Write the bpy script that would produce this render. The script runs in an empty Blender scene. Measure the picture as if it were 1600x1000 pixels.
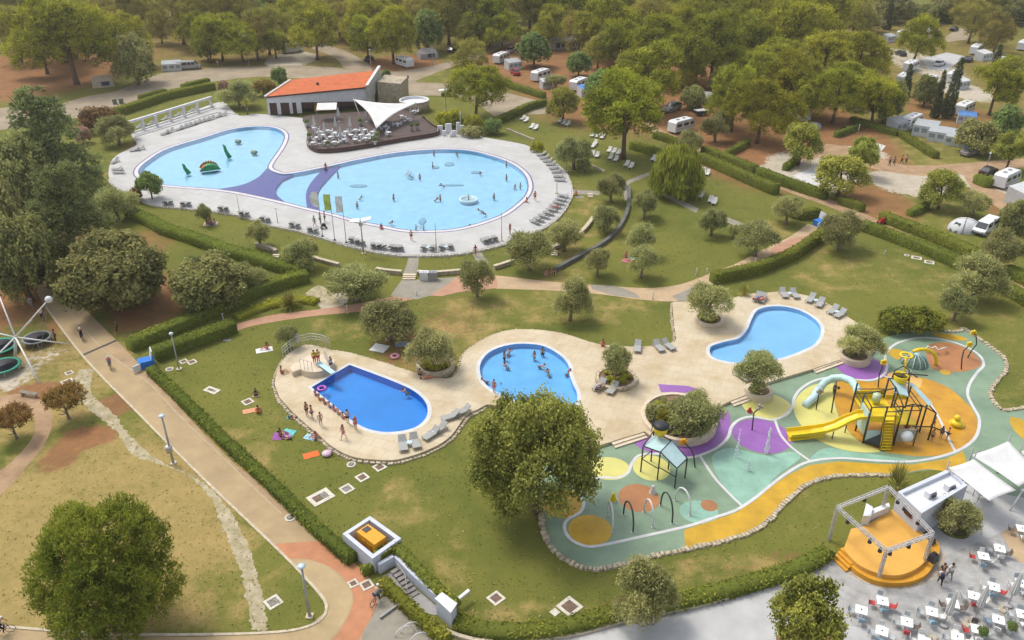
import bpy,bmesh,math,random
import numpy as np
from mathutils import Vector,Matrix
from mathutils.geometry import tessellate_polygon
random.seed(7)
scene=bpy.context.scene
COL=scene.collection
R=math.radians
#  camera
F,PITCH,CAMH=1300.0,R(29.0),50.0            # focal length in photo pixels,tilt,height
SP,CP=math.sin(PITCH),math.cos(PITCH)
cam = bpy.data.cameras.new('camera')
cam.sensor_width=36.0
cam.lens=36.0*F/1600.0
cam.clip_start,cam.clip_end=1.0,9000.0
camo = bpy.data.objects.new('camera', cam)
camo.location=(0,0,CAMH)
camo.rotation_euler=(math.pi/2-PITCH,0,0)
COL.objects.link(camo)
scene.camera=camo
#  sky,sun,exposure
SUN_EL,SUN_AZ=R(58),R(-50)                      # azimuth from +Y,negative to the left
world = bpy.data.worlds.new('World')
scene.world=world
world.use_nodes=True
wn=world.node_tree
wn.nodes.clear()
sky = wn.nodes.new('ShaderNodeTexSky')
sky.sky_type = 'NISHITA'
sky.sun_disc=False
sky.sun_elevation=SUN_EL
sky.sun_rotation=SUN_AZ
sky.air_density,sky.dust_density,sky.ozone_density=1.0,3.0,1.0
hs = wn.nodes.new('ShaderNodeHueSaturation')
hs.inputs['Saturation'].default_value = 0.38
bg = wn.nodes.new('ShaderNodeBackground')
bg.inputs['Strength'].default_value = 0.15
wo = wn.nodes.new('ShaderNodeOutputWorld')
wn.links.new(sky.outputs[0], hs.inputs['Color'])
wn.links.new(hs.outputs[0], bg.inputs['Color'])
wn.links.new(bg.outputs[0], wo.inputs['Surface'])
sl = bpy.data.lights.new('sun', 'SUN')
sl.energy=1.3
sl.angle=R(16)
sl.color=(1.0,0.94,0.80)
so = bpy.data.objects.new('sun', sl)
sdir=Vector((math.sin(SUN_AZ)*math.cos(SUN_EL),math.cos(SUN_AZ)*math.cos(SUN_EL),math.sin(SUN_EL)))
so.rotation_euler = sdir.to_track_quat('Z', 'Y').to_euler()
so.location=(0,100,200)
COL.objects.link(so)
vs=scene.view_settings
scene.display_settings.display_device = 'sRGB'
vs.view_transform = 'Standard'
vs.look = 'None'
vs.gamma=1.0
vs.use_curve_mapping=False
vs.exposure=0.68
cy=scene.cycles
cy.max_bounces=6
cy.diffuse_bounces=3
cy.glossy_bounces=2
cy.transmission_bounces=4
cy.transparent_max_bounces=8
cy.caustics_reflective=cy.caustics_refractive=False
cy.use_denoising=True
scene.render.use_persistent_data=False
#  picture > place
def P(px,py,z=0.0):
 """the point at height z seen at photo pixel px, py"""
 u,v=(px-800)/F,(py-500)/F
 t=(CAMH-z)/(SP+v*CP)
 return Vector((u*t,(CP-v*SP)*t,z))
def S(py):
 """photo pixels per metre, across, on the ground at row py"""
 return F*(SP+(py-500)/F*CP)/CAMH
def TOP(bx,by,ty,z0=0.0):
 """height above the base point at which an upright reaches row ty"""
 Y=P(bx,by,z0).y
 v=(ty-500)/F
 return CAMH-Y*(SP+v*CP)/(CP-v*SP)-z0
#  object bookkeeping
KIDS={}
def tag(o,label=None,cat=None,group=None,kind=None):
 if label: o['label'] = label
 if cat: o['category'] = cat
 if group: o['group'] = group
 if kind: o['kind'] = kind
 return o
def thing(name,label,cat,loc=(0,0,0),rz=0.0,group=None):
 o=bpy.data.objects.new(name,None)
 o.empty_display_size=0.3
 o.location=loc
 o.rotation_euler=(0,0,rz)
 COL.objects.link(o)
 return tag(o,label,cat,group)
def adopt(o,parent):
 o.parent=parent
 KIDS.setdefault(parent.name,[]).append(o)
def link_mesh(name,me,parent=None,m=None):
 o=bpy.data.objects.new(name,me)
 COL.objects.link(o)
 if m is not None:
  if len(me.materials) == 0: me.materials.append(m)
  elif me.materials[0] != m:
   o.material_slots[0].link = 'OBJECT'
   o.material_slots[0].material=m
 if parent is not None: adopt(o,parent)
 return o
def paint(o,m):
 o.material_slots[0].link = 'OBJECT'
 o.material_slots[0].material=m
def clone(o,parent=None,mats=None):
 c=o.copy()
 COL.objects.link(c)
 if parent is not None: adopt(c,parent)
 if mats:
  s = o.name.split('.')[0]
  if s in mats: paint(c,mats[s])
 for k in list(KIDS.get(o.name,[])):
  clone(k,c,mats)
 return c
USED=set()
def put(proto,loc,rz=0.0,scale=None,label=None,group=None,mats=None,cat=None):
 """the first use moves the prototype itself, later uses copy it"""
 if proto.name not in USED:
  USED.add(proto.name)
  o=proto
  if mats:
   for k in KIDS.get(o.name,[]):
    s = k.name.split('.')[0]
    if s in mats: paint(k,mats[s])
    for q in KIDS.get(k.name,[]):
     if q.name.split('.')[0] in mats: paint(q, mats[q.name.split('.')[0]])
 else:
  o=clone(proto,None,mats)
 o.location=loc
 o.rotation_euler=(0,0,rz)
 if scale is not None: o.scale = scale if hasattr(scale, '__len__') else (scale,) * 3
 return tag(o,label,cat,group)
#  mesh builder
class MB:
 def __init__(s): s.v,s.f,s.sm=[],[],set()
 def add(s,vs_,fs_,smooth=False):
  b=len(s.v)
  s.v += [tuple(p) for p in vs_]
  for f in fs_:
   if smooth: s.sm.add(len(s.f))
   s.f.append(tuple(b+i for i in f))
  return s
 def hexa(s,q):                                  # 4 lower points,4 upper points,both counter-clockwise
  return s.add(q,[(3,2,1,0),(4,5,6,7),(0,1,5,4),(1,2,6,5),(2,3,7,6),(3,0,4,7)])
 def box(s,c,d,rz=0.0,taper=1.0):
  x,y,z=d[0]/2,d[1]/2,d[2]/2
  ca,sa=math.cos(rz),math.sin(rz)
  q=[]
  for zz,k in ((-z,1.0),(z,taper)):
   for a,b in ((-x,-y),(x,-y),(x,y),(-x,y)):
    a,b=a*k,b*k
    q.append((c[0]+a*ca-b*sa,c[1]+a*sa+b*ca,c[2]+zz))
  return s.hexa(q)
 def bar(s,p0,p1,w,h):
  """square bar from p0 to p1"""
  p0,p1=Vector(p0),Vector(p1)
  d=(p1-p0).normalized()
  a=d.cross(Vector((0,0,1)))
  a=Vector((1,0,0)) if a.length < 1e-4 else a.normalized()
  b=a.cross(d).normalized()
  a,b=a*w/2,b*h/2
  q=[p0-a-b,p0+a-b,p0+a+b,p0-a+b,p1-a-b,p1+a-b,p1+a+b,p1-a+b]
  return s.add(q,[(0,1,2,3),(7,6,5,4),(0,4,5,1),(1,5,6,2),(2,6,7,3),(3,7,4,0)])
 def tube(s,pts,r,n=6,cap=True,closed=False):
  pts=[Vector(p) for p in pts]
  k=len(pts)
  rr = r if hasattr(r, '__len__') else [r] * k
  vs_,fs_=[],[]
  ref=None
  for i,p in enumerate(pts):
   if closed: d=pts[(i+1) % k]-pts[i-1]
   else: d=pts[min(i+1,k-1)]-pts[max(i-1,0)]
   d.normalize()
   if ref is None:
    ref=d.cross(Vector((0,0,1)))
    if ref.length < 1e-3: ref=Vector((1,0,0))
   a=(ref-d*ref.dot(d)).normalized()
   ref=a
   b=d.cross(a)
   for j in range(n):
    t=2*math.pi*j/n
    vs_.append(p+(a*math.cos(t)+b*math.sin(t))*rr[i])
  for i in range(k if closed else k-1):
   i2=(i+1) % k
   for j in range(n):
    j2=(j+1) % n
    fs_.append((i*n+j,i*n+j2,i2*n+j2,i2*n+j))
  if cap and not closed:
   fs_.append(tuple(reversed(range(n))))
   fs_.append(tuple(range((k-1)*n,k*n)))
  return s.add(vs_,fs_,n > 4)
 def lathe(s,prof,c=(0,0,0),n=16,sx=1.0,sy=1.0,smooth=True,cap=True):
  vs_,fs_=[],[]
  for r,z in prof:
   for j in range(n):
    t=2*math.pi*j/n
    vs_.append((c[0]+r*math.cos(t)*sx,c[1]+r*math.sin(t)*sy,c[2]+z))
  for i in range(len(prof)-1):
   for j in range(n):
    j2=(j+1) % n
    fs_.append((i*n+j,i*n+j2,(i+1)*n+j2,(i+1)*n+j))
  if cap and prof[0][0] > 1e-4: fs_.append(tuple(reversed(range(n))))
  if cap and prof[-1][0] > 1e-4: fs_.append(tuple(range((len(prof)-1)*n,len(prof)*n)))
  return s.add(vs_,fs_,smooth)
 def ball(s,c,r,n=8,m=6,sz=1.0):
  prof=[(max(1e-5,r*math.sin(math.pi*i/m)),-r*sz*math.cos(math.pi*i/m)) for i in range(m+1)]
  return s.lathe(prof,c,n)
 def prism(s,pts,z0,z1,bottom=False):
  n=len(pts)
  if area(pts) < 0: pts=pts[::-1]
  vs_=[(p[0],p[1],z0) for p in pts]+[(p[0],p[1],z1) for p in pts]
  fs_=[(i,(i+1) % n,n+(i+1) % n,n+i) for i in range(n)]
  tri=tessellate_polygon([[Vector((p[0],p[1],0)) for p in pts]])
  for t in tri:
   a,b,c=(Vector((pts[i][0],pts[i][1])) for i in t)
   t=t if (b-a).cross(c-a) > 0 else (t[0],t[2],t[1])
   fs_.append(tuple(n+i for i in t))
   if bottom: fs_.append(tuple(reversed(t)))
  return s.add(vs_,fs_)
 def mesh(s,name,m,origin=(0,0,0)):
  me=bpy.data.meshes.new(name)
  o=Vector(origin)
  me.from_pydata([Vector(p)-o for p in s.v],[],s.f)
  if s.sm: me.polygons.foreach_set('use_smooth', [i in s.sm for i in range(len(s.f))])
  me.update()
  if m is not None: me.materials.append(m)
  return me
 def build(s,name,m,parent=None,origin=None):
  if origin is None: origin = parent.location if parent is not None and parent.type == 'EMPTY' and getattr(s, 'w', False) else (0, 0, 0)
  return link_mesh(name,s.mesh(name,m,origin),parent)
def W():
 """builder for points given in world coordinates: build() takes the parent's place off"""
 b=MB()
 b.w=True
 return b
def area(pts):
 return 0.5*sum(pts[i-1][0]*pts[i][1]-pts[i][0]*pts[i-1][1] for i in range(len(pts)))
def spline(pts,k=6,closed=True):
 pts=[Vector((p[0],p[1])) for p in pts]
 n=len(pts)
 out=[]
 for i in range(n if closed else n-1):
  if closed: p0,p1,p2,p3=pts[i-1],pts[i],pts[(i+1) % n],pts[(i+2) % n]
  else: p0,p1,p2,p3=pts[max(i-1,0)],pts[i],pts[i+1],pts[min(i+2,n-1)]
  for j in range(k):
   t=j/k
   out.append(0.5*((2*p1)+(p2-p0)*t+(2*p0-5*p1+4*p2-p3)*t*t+(3*p1-p0-3*p2+p3)*t ** 3))
 if not closed: out.append(pts[-1])
 return out
def px(pts,z=0.0): return [P(a,b,z).xy for a,b in pts]
def curve(pts,z=0.0,k=6,closed=True): return spline(px(pts,z),k,closed)
def ell(cx,cy_,rx,ry,n=40,z=0.0):
 """ground ellipse seen at pixel centre with pixel half-widths"""
 c=P(cx,cy_,z)
 a=rx/S(cy_)
 b=(P(cx,cy_-ry,z).y-P(cx,cy_+ry,z).y)/2
 return [Vector((c.x+a*math.cos(2*math.pi*i/n),c.y+b*math.sin(2*math.pi*i/n))) for i in range(n)]
def offset(pts,d):
 """closed outline moved outwards by d"""
 sgn=1 if area(pts) > 0 else -1
 n=len(pts)
 out=[]
 for i in range(n):
  t=(pts[(i+1) % n]-pts[i-1])
  if t.length < 1e-6: t=Vector((1,0))
  t.normalize()
  out.append(pts[i]+Vector((t.y,-t.x))*d*sgn)
 return out
def inside(p,poly):
 c=False
 x,y=p[0],p[1]
 j=len(poly)-1
 for i in range(len(poly)):
  xi,yi,xj,yj=poly[i][0],poly[i][1],poly[j][0],poly[j][1]
  if (yi > y) != (yj > y) and x < (xj-xi)*(y-yi)/(yj-yi)+xi: c=not c
  j=i
 return c
def fill(name, outer, holes, z, m, kind='structure', side=0.0, holeside=0.0, parent=None):
 """sheet with holes at height z, optionally with its sides down by `side`"""
 bm=bmesh.new()
 edges=[]
 for loop in [outer]+list(holes):
  vs_=[bm.verts.new((p[0],p[1],z)) for p in loop]
  edges += [bm.edges.new((vs_[i],vs_[(i+1) % len(vs_)])) for i in range(len(vs_))]
 bmesh.ops.triangle_fill(bm,use_beauty=True,use_dissolve=False,edges=edges,normal=(0,0,1))
 for f in bm.faces:
  if f.normal.z < 0: f.normal_flip()
 me=bpy.data.meshes.new(name)
 bm.to_mesh(me)
 bm.free()
 v=[tuple(x.co) for x in me.vertices]
 f=[tuple(p.vertices) for p in me.polygons]
 b=MB()
 b.add(v,f)
 def skirt(loop,d,out):
  n=len(loop)
  ccw=area(loop) > 0
  q=[(p[0],p[1],z) for p in loop]+[(p[0],p[1],z-d) for p in loop]
  fs_=[]
  for i in range(n):
   a,c=i,(i+1) % n
   fs_.append((a,n+a,n+c,c) if (ccw == out) else (c,n+c,n+a,a))
  b.add(q,fs_)
 if side: skirt(outer,side,True)
 if holeside:
  for h in holes: skirt(h,holeside,False)
 bpy.data.meshes.remove(me)
 o=b.build(name,m,parent)
 if kind: tag(o,kind=kind)
 return o
def band(name, pts, w, z, m, closed=False, kind='structure', h=0.0, parent=None, origin=(0, 0, 0)):
 """flat ribbon of width w along pts; with h it is a low kerb"""
 pts=[Vector((p[0],p[1])) for p in pts]
 n=len(pts)
 L,Rr=[],[]
 for i in range(n):
  t=(pts[(i+1) % n]-pts[i-1]) if closed else (pts[min(i+1,n-1)]-pts[max(i-1,0)])
  if t.length < 1e-6: t=Vector((1,0))
  t.normalize()
  q=Vector((-t.y,t.x))*w/2
  L.append(pts[i]+q)
  Rr.append(pts[i]-q)
 b=MB()
 v=[(p[0],p[1],z+h) for p in L]+[(p[0],p[1],z+h) for p in Rr]
 k=n if closed else n-1
 f=[(n+i,n+(i+1) % n,(i+1) % n,i) for i in range(k)]
 if h:
  v += [(p[0],p[1],z) for p in L]+[(p[0],p[1],z) for p in Rr]
  f += [(i,(i+1) % n,2*n+(i+1) % n,2*n+i) for i in range(k)]
  f += [(3*n+i,3*n+(i+1) % n,n+(i+1) % n,n+i) for i in range(k)]
  if not closed: f += [(0,2*n,3*n,n),(n-1,2*n-1,4*n-1,3*n-1)]
 b.add(v,f)
 o=b.build(name,m,parent,origin)
 if kind: tag(o,kind=kind)
 return o
#  materials
MATS={}
def mat(name,col,rough=0.75,var=0.12,scale=1.5,bump=0.0,bscale=20.0,metal=0.0,spec=0.35,col2=None,detail=5.0,emit=None):
 """procedural surface: colour broken up by two sizes of noise, optional relief"""
 if name in MATS: return MATS[name]
 m=bpy.data.materials.new(name)
 m.use_nodes=True
 nt=m.node_tree
 b = nt.nodes['Principled BSDF']
 b.inputs['Roughness'].default_value = rough
 b.inputs['Metallic'].default_value = metal
 b.inputs['Specular IOR Level'].default_value = spec
 g = nt.nodes.new('ShaderNodeNewGeometry')
 n1 = nt.nodes.new('ShaderNodeTexNoise')
 n1.inputs['Scale'].default_value = scale
 n1.inputs['Detail'].default_value = detail
 n1.inputs['Roughness'].default_value = 0.65
 nt.links.new(g.outputs['Position'], n1.inputs['Vector'])
 r = nt.nodes.new('ShaderNodeValToRGB')
 c=Vector(col[:3])
 d=Vector(col2[:3]) if col2 else c*(1-var*1.6)
 e=c*(1+var)
 r.color_ramp.elements[0].position=0.28
 r.color_ramp.elements[1].position=0.72
 r.color_ramp.elements[0].color=(*d,1)
 r.color_ramp.elements[1].color=(*e,1)
 nt.links.new(n1.outputs['Fac'], r.inputs['Fac'])
 nt.links.new(r.outputs['Color'], b.inputs['Base Color'])
 if bump:
  n2 = nt.nodes.new('ShaderNodeTexNoise')
  n2.inputs['Scale'].default_value = bscale
  n2.inputs['Detail'].default_value = 3.0
  nt.links.new(g.outputs['Position'], n2.inputs['Vector'])
  bp = nt.nodes.new('ShaderNodeBump')
  bp.inputs['Strength'].default_value = bump
  bp.inputs['Distance'].default_value = 0.05
  nt.links.new(n2.outputs['Fac'], bp.inputs['Height'])
  nt.links.new(bp.outputs['Normal'], b.inputs['Normal'])
 MATS[name]=m
 return m
def stone_mat(name,col,joint,cell=0.5,rough=0.85,bump=0.5,var=0.35):
 """irregular stones: voronoi cells with joints"""
 if name in MATS: return MATS[name]
 m=bpy.data.materials.new(name)
 m.use_nodes=True
 nt=m.node_tree
 b = nt.nodes['Principled BSDF']
 b.inputs['Roughness'].default_value = rough
 g = nt.nodes.new('ShaderNodeNewGeometry')
 v1 = nt.nodes.new('ShaderNodeTexVoronoi')
 v1.inputs['Scale'].default_value = 1 / cell
 v2 = nt.nodes.new('ShaderNodeTexVoronoi')
 v2.feature = 'DISTANCE_TO_EDGE'
 v2.inputs['Scale'].default_value = 1 / cell
 ns = nt.nodes.new('ShaderNodeTexNoise')
 ns.inputs['Scale'].default_value = 0.35
 ns.inputs['Detail'].default_value = 6
 for n in (v1, v2, ns): nt.links.new(g.outputs['Position'], n.inputs['Vector'])
 bw = nt.nodes.new('ShaderNodeSeparateColor')
 nt.links.new(v1.outputs['Color'], bw.inputs[0])
 ad = nt.nodes.new('ShaderNodeMath')
 ad.operation = 'MULTIPLY_ADD'
 ad.inputs[1].default_value=0.5
 nt.links.new(bw.outputs[0],ad.inputs[0])
 h = nt.nodes.new('ShaderNodeMath')
 h.operation = 'MULTIPLY'
 h.inputs[1].default_value=0.55
 nt.links.new(ns.outputs['Fac'], h.inputs[0])
 nt.links.new(h.outputs[0],ad.inputs[2])
 r = nt.nodes.new('ShaderNodeValToRGB')
 c=Vector(col)
 r.color_ramp.elements[0].position=0.2
 r.color_ramp.elements[1].position=0.8
 r.color_ramp.elements[0].color=(*(c*(1-var)),1)
 r.color_ramp.elements[1].color=(*(c*(1+var*0.6)),1)
 nt.links.new(ad.outputs[0], r.inputs['Fac'])
 st = nt.nodes.new('ShaderNodeMapRange')
 st.inputs['From Min'].default_value = 0.0
 st.inputs['From Max'].default_value = 0.08
 nt.links.new(v2.outputs['Distance'], st.inputs['Value'])
 mx = nt.nodes.new('ShaderNodeMix')
 mx.data_type = 'RGBA'
 mx.inputs['A'].default_value = (*joint, 1)
 nt.links.new(st.outputs[0], mx.inputs['Factor'])
 nt.links.new(r.outputs['Color'], mx.inputs['B'])
 nt.links.new(mx.outputs['Result'], b.inputs['Base Color'])
 bp = nt.nodes.new('ShaderNodeBump')
 bp.inputs['Strength'].default_value = bump
 bp.inputs['Distance'].default_value = 0.06
 nt.links.new(st.outputs[0], bp.inputs['Height'])
 nt.links.new(bp.outputs['Normal'], b.inputs['Normal'])
 MATS[name]=m
 return m
def slab_mat(name,col,joint,sx=1.2,sy=1.2,rz=0.0,rough=0.8,var=0.14,stain=None,mortar=0.025):
 """rectangular paving: brick texture joints over stained slabs"""
 if name in MATS: return MATS[name]
 m=bpy.data.materials.new(name)
 m.use_nodes=True
 nt=m.node_tree
 b = nt.nodes['Principled BSDF']
 b.inputs['Roughness'].default_value = rough
 g = nt.nodes.new('ShaderNodeNewGeometry')
 mp = nt.nodes.new('ShaderNodeMapping')
 mp.inputs['Rotation'].default_value = (0, 0, rz)
 nt.links.new(g.outputs['Position'], mp.inputs['Vector'])
 br = nt.nodes.new('ShaderNodeTexBrick')
 br.inputs['Scale'].default_value = 1.0
 br.inputs['Brick Width'].default_value = sx
 br.inputs['Row Height'].default_value = sy
 br.inputs['Mortar Size'].default_value = mortar
 c=Vector(col)
 br.inputs['Color1'].default_value = (*(c * (1 - var * .5)), 1)
 br.inputs['Color2'].default_value = (*(c * (1 + var * .5)), 1)
 br.inputs['Mortar'].default_value = (*joint, 1)
 nt.links.new(mp.outputs[0], br.inputs['Vector'])
 ns = nt.nodes.new('ShaderNodeTexNoise')
 ns.inputs['Scale'].default_value = 0.22
 ns.inputs['Detail'].default_value = 7
 ns.inputs['Roughness'].default_value = 0.7
 nt.links.new(g.outputs['Position'], ns.inputs['Vector'])
 mr = nt.nodes.new('ShaderNodeMapRange')
 mr.inputs['From Min'].default_value = 0.44
 mr.inputs['From Max'].default_value = 0.64
 nt.links.new(ns.outputs['Fac'], mr.inputs['Value'])
 mx = nt.nodes.new('ShaderNodeMix')
 mx.data_type = 'RGBA'
 sc=Vector(stain) if stain else c*0.75
 mx.inputs['B'].default_value = (*sc, 1)
 ml = nt.nodes.new('ShaderNodeMath')
 ml.operation = 'MULTIPLY'
 ml.inputs[1].default_value=0.8
 nt.links.new(mr.outputs[0],ml.inputs[0])
 nt.links.new(ml.outputs[0], mx.inputs['Factor'])
 nt.links.new(br.outputs['Color'], mx.inputs['A'])
 nt.links.new(mx.outputs['Result'], b.inputs['Base Color'])
 MATS[name]=m
 return m
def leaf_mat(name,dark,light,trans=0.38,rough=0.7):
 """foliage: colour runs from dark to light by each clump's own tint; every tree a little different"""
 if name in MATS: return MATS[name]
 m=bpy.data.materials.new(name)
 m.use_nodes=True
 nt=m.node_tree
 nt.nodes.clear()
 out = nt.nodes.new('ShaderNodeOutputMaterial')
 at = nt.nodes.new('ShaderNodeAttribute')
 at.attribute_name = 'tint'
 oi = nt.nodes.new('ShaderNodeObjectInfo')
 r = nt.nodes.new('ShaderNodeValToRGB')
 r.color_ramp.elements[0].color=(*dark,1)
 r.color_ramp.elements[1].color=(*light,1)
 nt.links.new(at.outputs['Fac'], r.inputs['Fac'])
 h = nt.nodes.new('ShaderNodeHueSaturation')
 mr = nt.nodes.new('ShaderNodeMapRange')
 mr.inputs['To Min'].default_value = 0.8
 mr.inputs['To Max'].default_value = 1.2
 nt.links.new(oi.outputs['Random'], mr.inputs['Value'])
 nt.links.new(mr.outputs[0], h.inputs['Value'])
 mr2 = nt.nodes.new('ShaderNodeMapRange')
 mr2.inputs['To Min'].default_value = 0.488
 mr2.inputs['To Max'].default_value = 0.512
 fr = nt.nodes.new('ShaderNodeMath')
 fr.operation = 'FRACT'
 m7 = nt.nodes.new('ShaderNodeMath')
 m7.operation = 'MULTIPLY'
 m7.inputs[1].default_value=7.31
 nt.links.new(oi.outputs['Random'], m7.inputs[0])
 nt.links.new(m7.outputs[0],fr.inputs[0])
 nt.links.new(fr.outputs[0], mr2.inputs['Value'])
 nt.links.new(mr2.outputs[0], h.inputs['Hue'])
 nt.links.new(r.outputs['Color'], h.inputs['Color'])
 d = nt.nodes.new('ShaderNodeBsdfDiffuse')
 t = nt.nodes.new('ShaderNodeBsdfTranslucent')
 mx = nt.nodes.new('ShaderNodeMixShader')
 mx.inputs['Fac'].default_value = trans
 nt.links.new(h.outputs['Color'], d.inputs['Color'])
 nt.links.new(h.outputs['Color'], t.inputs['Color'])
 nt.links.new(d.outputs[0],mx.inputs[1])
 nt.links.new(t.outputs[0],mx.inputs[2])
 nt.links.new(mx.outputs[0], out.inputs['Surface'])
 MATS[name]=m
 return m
def water_mat(name,tint,wave=0.15,ripple=3.0):
 """pool water: tinted clear body below a rippled surface that reflects the sky"""
 if name in MATS: return MATS[name]
 m=bpy.data.materials.new(name)
 m.use_nodes=True
 nt=m.node_tree
 nt.nodes.clear()
 out = nt.nodes.new('ShaderNodeOutputMaterial')
 g = nt.nodes.new('ShaderNodeNewGeometry')
 n = nt.nodes.new('ShaderNodeTexNoise')
 n.inputs['Scale'].default_value = ripple
 n.inputs['Detail'].default_value = 6
 n.inputs['Distortion'].default_value = 1.2
 nt.links.new(g.outputs['Position'], n.inputs['Vector'])
 bp = nt.nodes.new('ShaderNodeBump')
 bp.inputs['Strength'].default_value = wave
 bp.inputs['Distance'].default_value = 0.08
 nt.links.new(n.outputs['Fac'], bp.inputs['Height'])
 tr = nt.nodes.new('ShaderNodeBsdfTransparent')
 tr.inputs['Color'].default_value = (*tint, 1)
 gl = nt.nodes.new('ShaderNodeBsdfGlossy')
 gl.inputs['Roughness'].default_value = 0.06
 nt.links.new(bp.outputs['Normal'], gl.inputs['Normal'])
 fr = nt.nodes.new('ShaderNodeFresnel')
 fr.inputs['IOR'].default_value = 1.33
 nt.links.new(bp.outputs['Normal'], fr.inputs['Normal'])
 mx = nt.nodes.new('ShaderNodeMixShader')
 nt.links.new(fr.outputs[0], mx.inputs['Fac'])
 nt.links.new(tr.outputs[0],mx.inputs[1])
 nt.links.new(gl.outputs[0],mx.inputs[2])
 nt.links.new(mx.outputs[0], out.inputs['Surface'])
 MATS[name]=m
 return m
# GROUND
M={}
def ground_mat():
 m = bpy.data.materials.new('ground')
 m.use_nodes=True
 nt=m.node_tree
 b = nt.nodes['Principled BSDF']
 b.inputs['Roughness'].default_value = 0.95
 b.inputs['Specular IOR Level'].default_value = 0.1
 g = nt.nodes.new('ShaderNodeNewGeometry')
 at = nt.nodes.new('ShaderNodeAttribute')
 at.attribute_name = 'zone'
 sep = nt.nodes.new('ShaderNodeSeparateColor')
 nt.links.new(at.outputs['Color'], sep.inputs[0])
 def noise(sc,det=5,ro=0.6):
  n = nt.nodes.new('ShaderNodeTexNoise')
  n.inputs['Scale'].default_value = sc
  n.inputs['Detail'].default_value = det
  n.inputs['Roughness'].default_value = ro
  nt.links.new(g.outputs['Position'], n.inputs['Vector'])
  return n.outputs['Fac']
 def ramp(f,p0,p1,c0,c1):
  r = nt.nodes.new('ShaderNodeValToRGB')
  r.color_ramp.elements[0].position,r.color_ramp.elements[1].position=p0,p1
  r.color_ramp.elements[0].color,r.color_ramp.elements[1].color=(*c0,1),(*c1,1)
  nt.links.new(f, r.inputs['Fac'])
  return r.outputs['Color']
 def mix(f,a,c):
  x = nt.nodes.new('ShaderNodeMix')
  x.data_type = 'RGBA'
  nt.links.new(f, x.inputs['Factor'])
  nt.links.new(a, x.inputs['A'])
  nt.links.new(c, x.inputs['B'])
  return x.outputs['Result']
 def edge(ch,nz,lo=0.30,hi=0.85,amt=0.8):
  a = nt.nodes.new('ShaderNodeMath')
  a.operation = 'SUBTRACT'
  a.inputs[1].default_value=0.5
  nt.links.new(nz,a.inputs[0])
  c = nt.nodes.new('ShaderNodeMath')
  c.operation = 'MULTIPLY_ADD'
  c.inputs[1].default_value=amt*2
  nt.links.new(a.outputs[0],c.inputs[0])
  nt.links.new(sep.outputs[ch],c.inputs[2])
  r = nt.nodes.new('ShaderNodeMapRange')
  r.interpolation_type = 'SMOOTHSTEP'
  r.inputs['From Min'].default_value, r.inputs['From Max'].default_value = lo, hi
  nt.links.new(c.outputs[0], r.inputs['Value'])
  return r.outputs[0]
 big,mid,fine,tiny=noise(0.05,6),noise(0.28,7,0.7),noise(1.3,6,0.7),noise(7.0,4,0.7)
 green=mix(ramp(mid,0.35,0.7,(0,0,0),(1,1,1)),ramp(big,0.35,0.65,(.080,.104,.020),(.160,.162,.034)),ramp(tiny,0.3,0.7,(.098,.116,.022),(.220,.198,.048)))
 dry=mix(ramp(tiny,0.35,0.7,(0,0,0),(1,1,1)),ramp(mid,0.3,0.7,(.215,.175,.055),(.375,.265,.105)),ramp(fine,0.3,0.7,(.200,.170,.050),(.390,.285,.120)))
 soil=mix(ramp(fine,0.35,0.7,(0,0,0),(1,1,1)),ramp(mid,0.3,0.7,(.165,.088,.043),(.390,.172,.070)),ramp(tiny,0.3,0.7,(.125,.085,.042),(.280,.150,.072)))
 pale=mix(ramp(tiny,0.4,0.6,(0,0,0),(1,1,1)),ramp(mid,0.3,0.7,(.30,.25,.18),(.52,.46,.37)),ramp(fine,0.3,0.7,(.34,.29,.22),(.56,.51,.43)))
 c=mix(edge(0,mid),green,dry)
 c=mix(edge(1,fine,.36,.78,.9),c,soil)
 c=mix(edge(2,fine,0.45,0.6,0.5),c,pale)
 nt.links.new(c, b.inputs['Base Color'])
 bp = nt.nodes.new('ShaderNodeBump')
 bp.inputs['Strength'].default_value = 0.6
 bp.inputs['Distance'].default_value = 0.08
 nt.links.new(tiny, bp.inputs['Height'])
 nt.links.new(bp.outputs['Normal'], b.inputs['Normal'])
 return m
# soil patches: px,py,half-width,half-height (photo pixels),strength
DRY=[(150,830,240,190,.95),(350,800,60,160,.55),(60,600,130,90,.75),(330,940,90,60,.5),(880,480,150,30,.5),(620,790,60,45,.50),
       (700,870,40,60,.42),(1290,420,90,40,.45),(1430,430,90,60,.38),(960,380,60,30,.4),(1090,470,70,30,.3),(520,520,60,26,.45),(720,520,70,60,.62),
       (1140,890,140,26,.55),(830,960,120,24,.5),(900,330,60,60,.42),(1500,560,100,100,.35),(1250,800,80,40,.34),(880,410,50,40,.5),(1190,360,60,20,.5),
       (230,240,60,40,.45),(500,95,60,22,.5),(420,650,60,60,.34),(450,150,50,30,.3),(1430,240,80,30,.5),(1440,330,90,40,.45),(660,560,40,30,.5),
       (200,950,180,60,.6),(60,740,90,60,.6),(420,900,60,70,.35),(1520,480,60,60,.4),(1560,420,60,40,.4),(600,390,120,25,.2),(720,130,60,20,.4),(800,60,900,70,.4),(1250,120,400,90,.4)]
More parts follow.
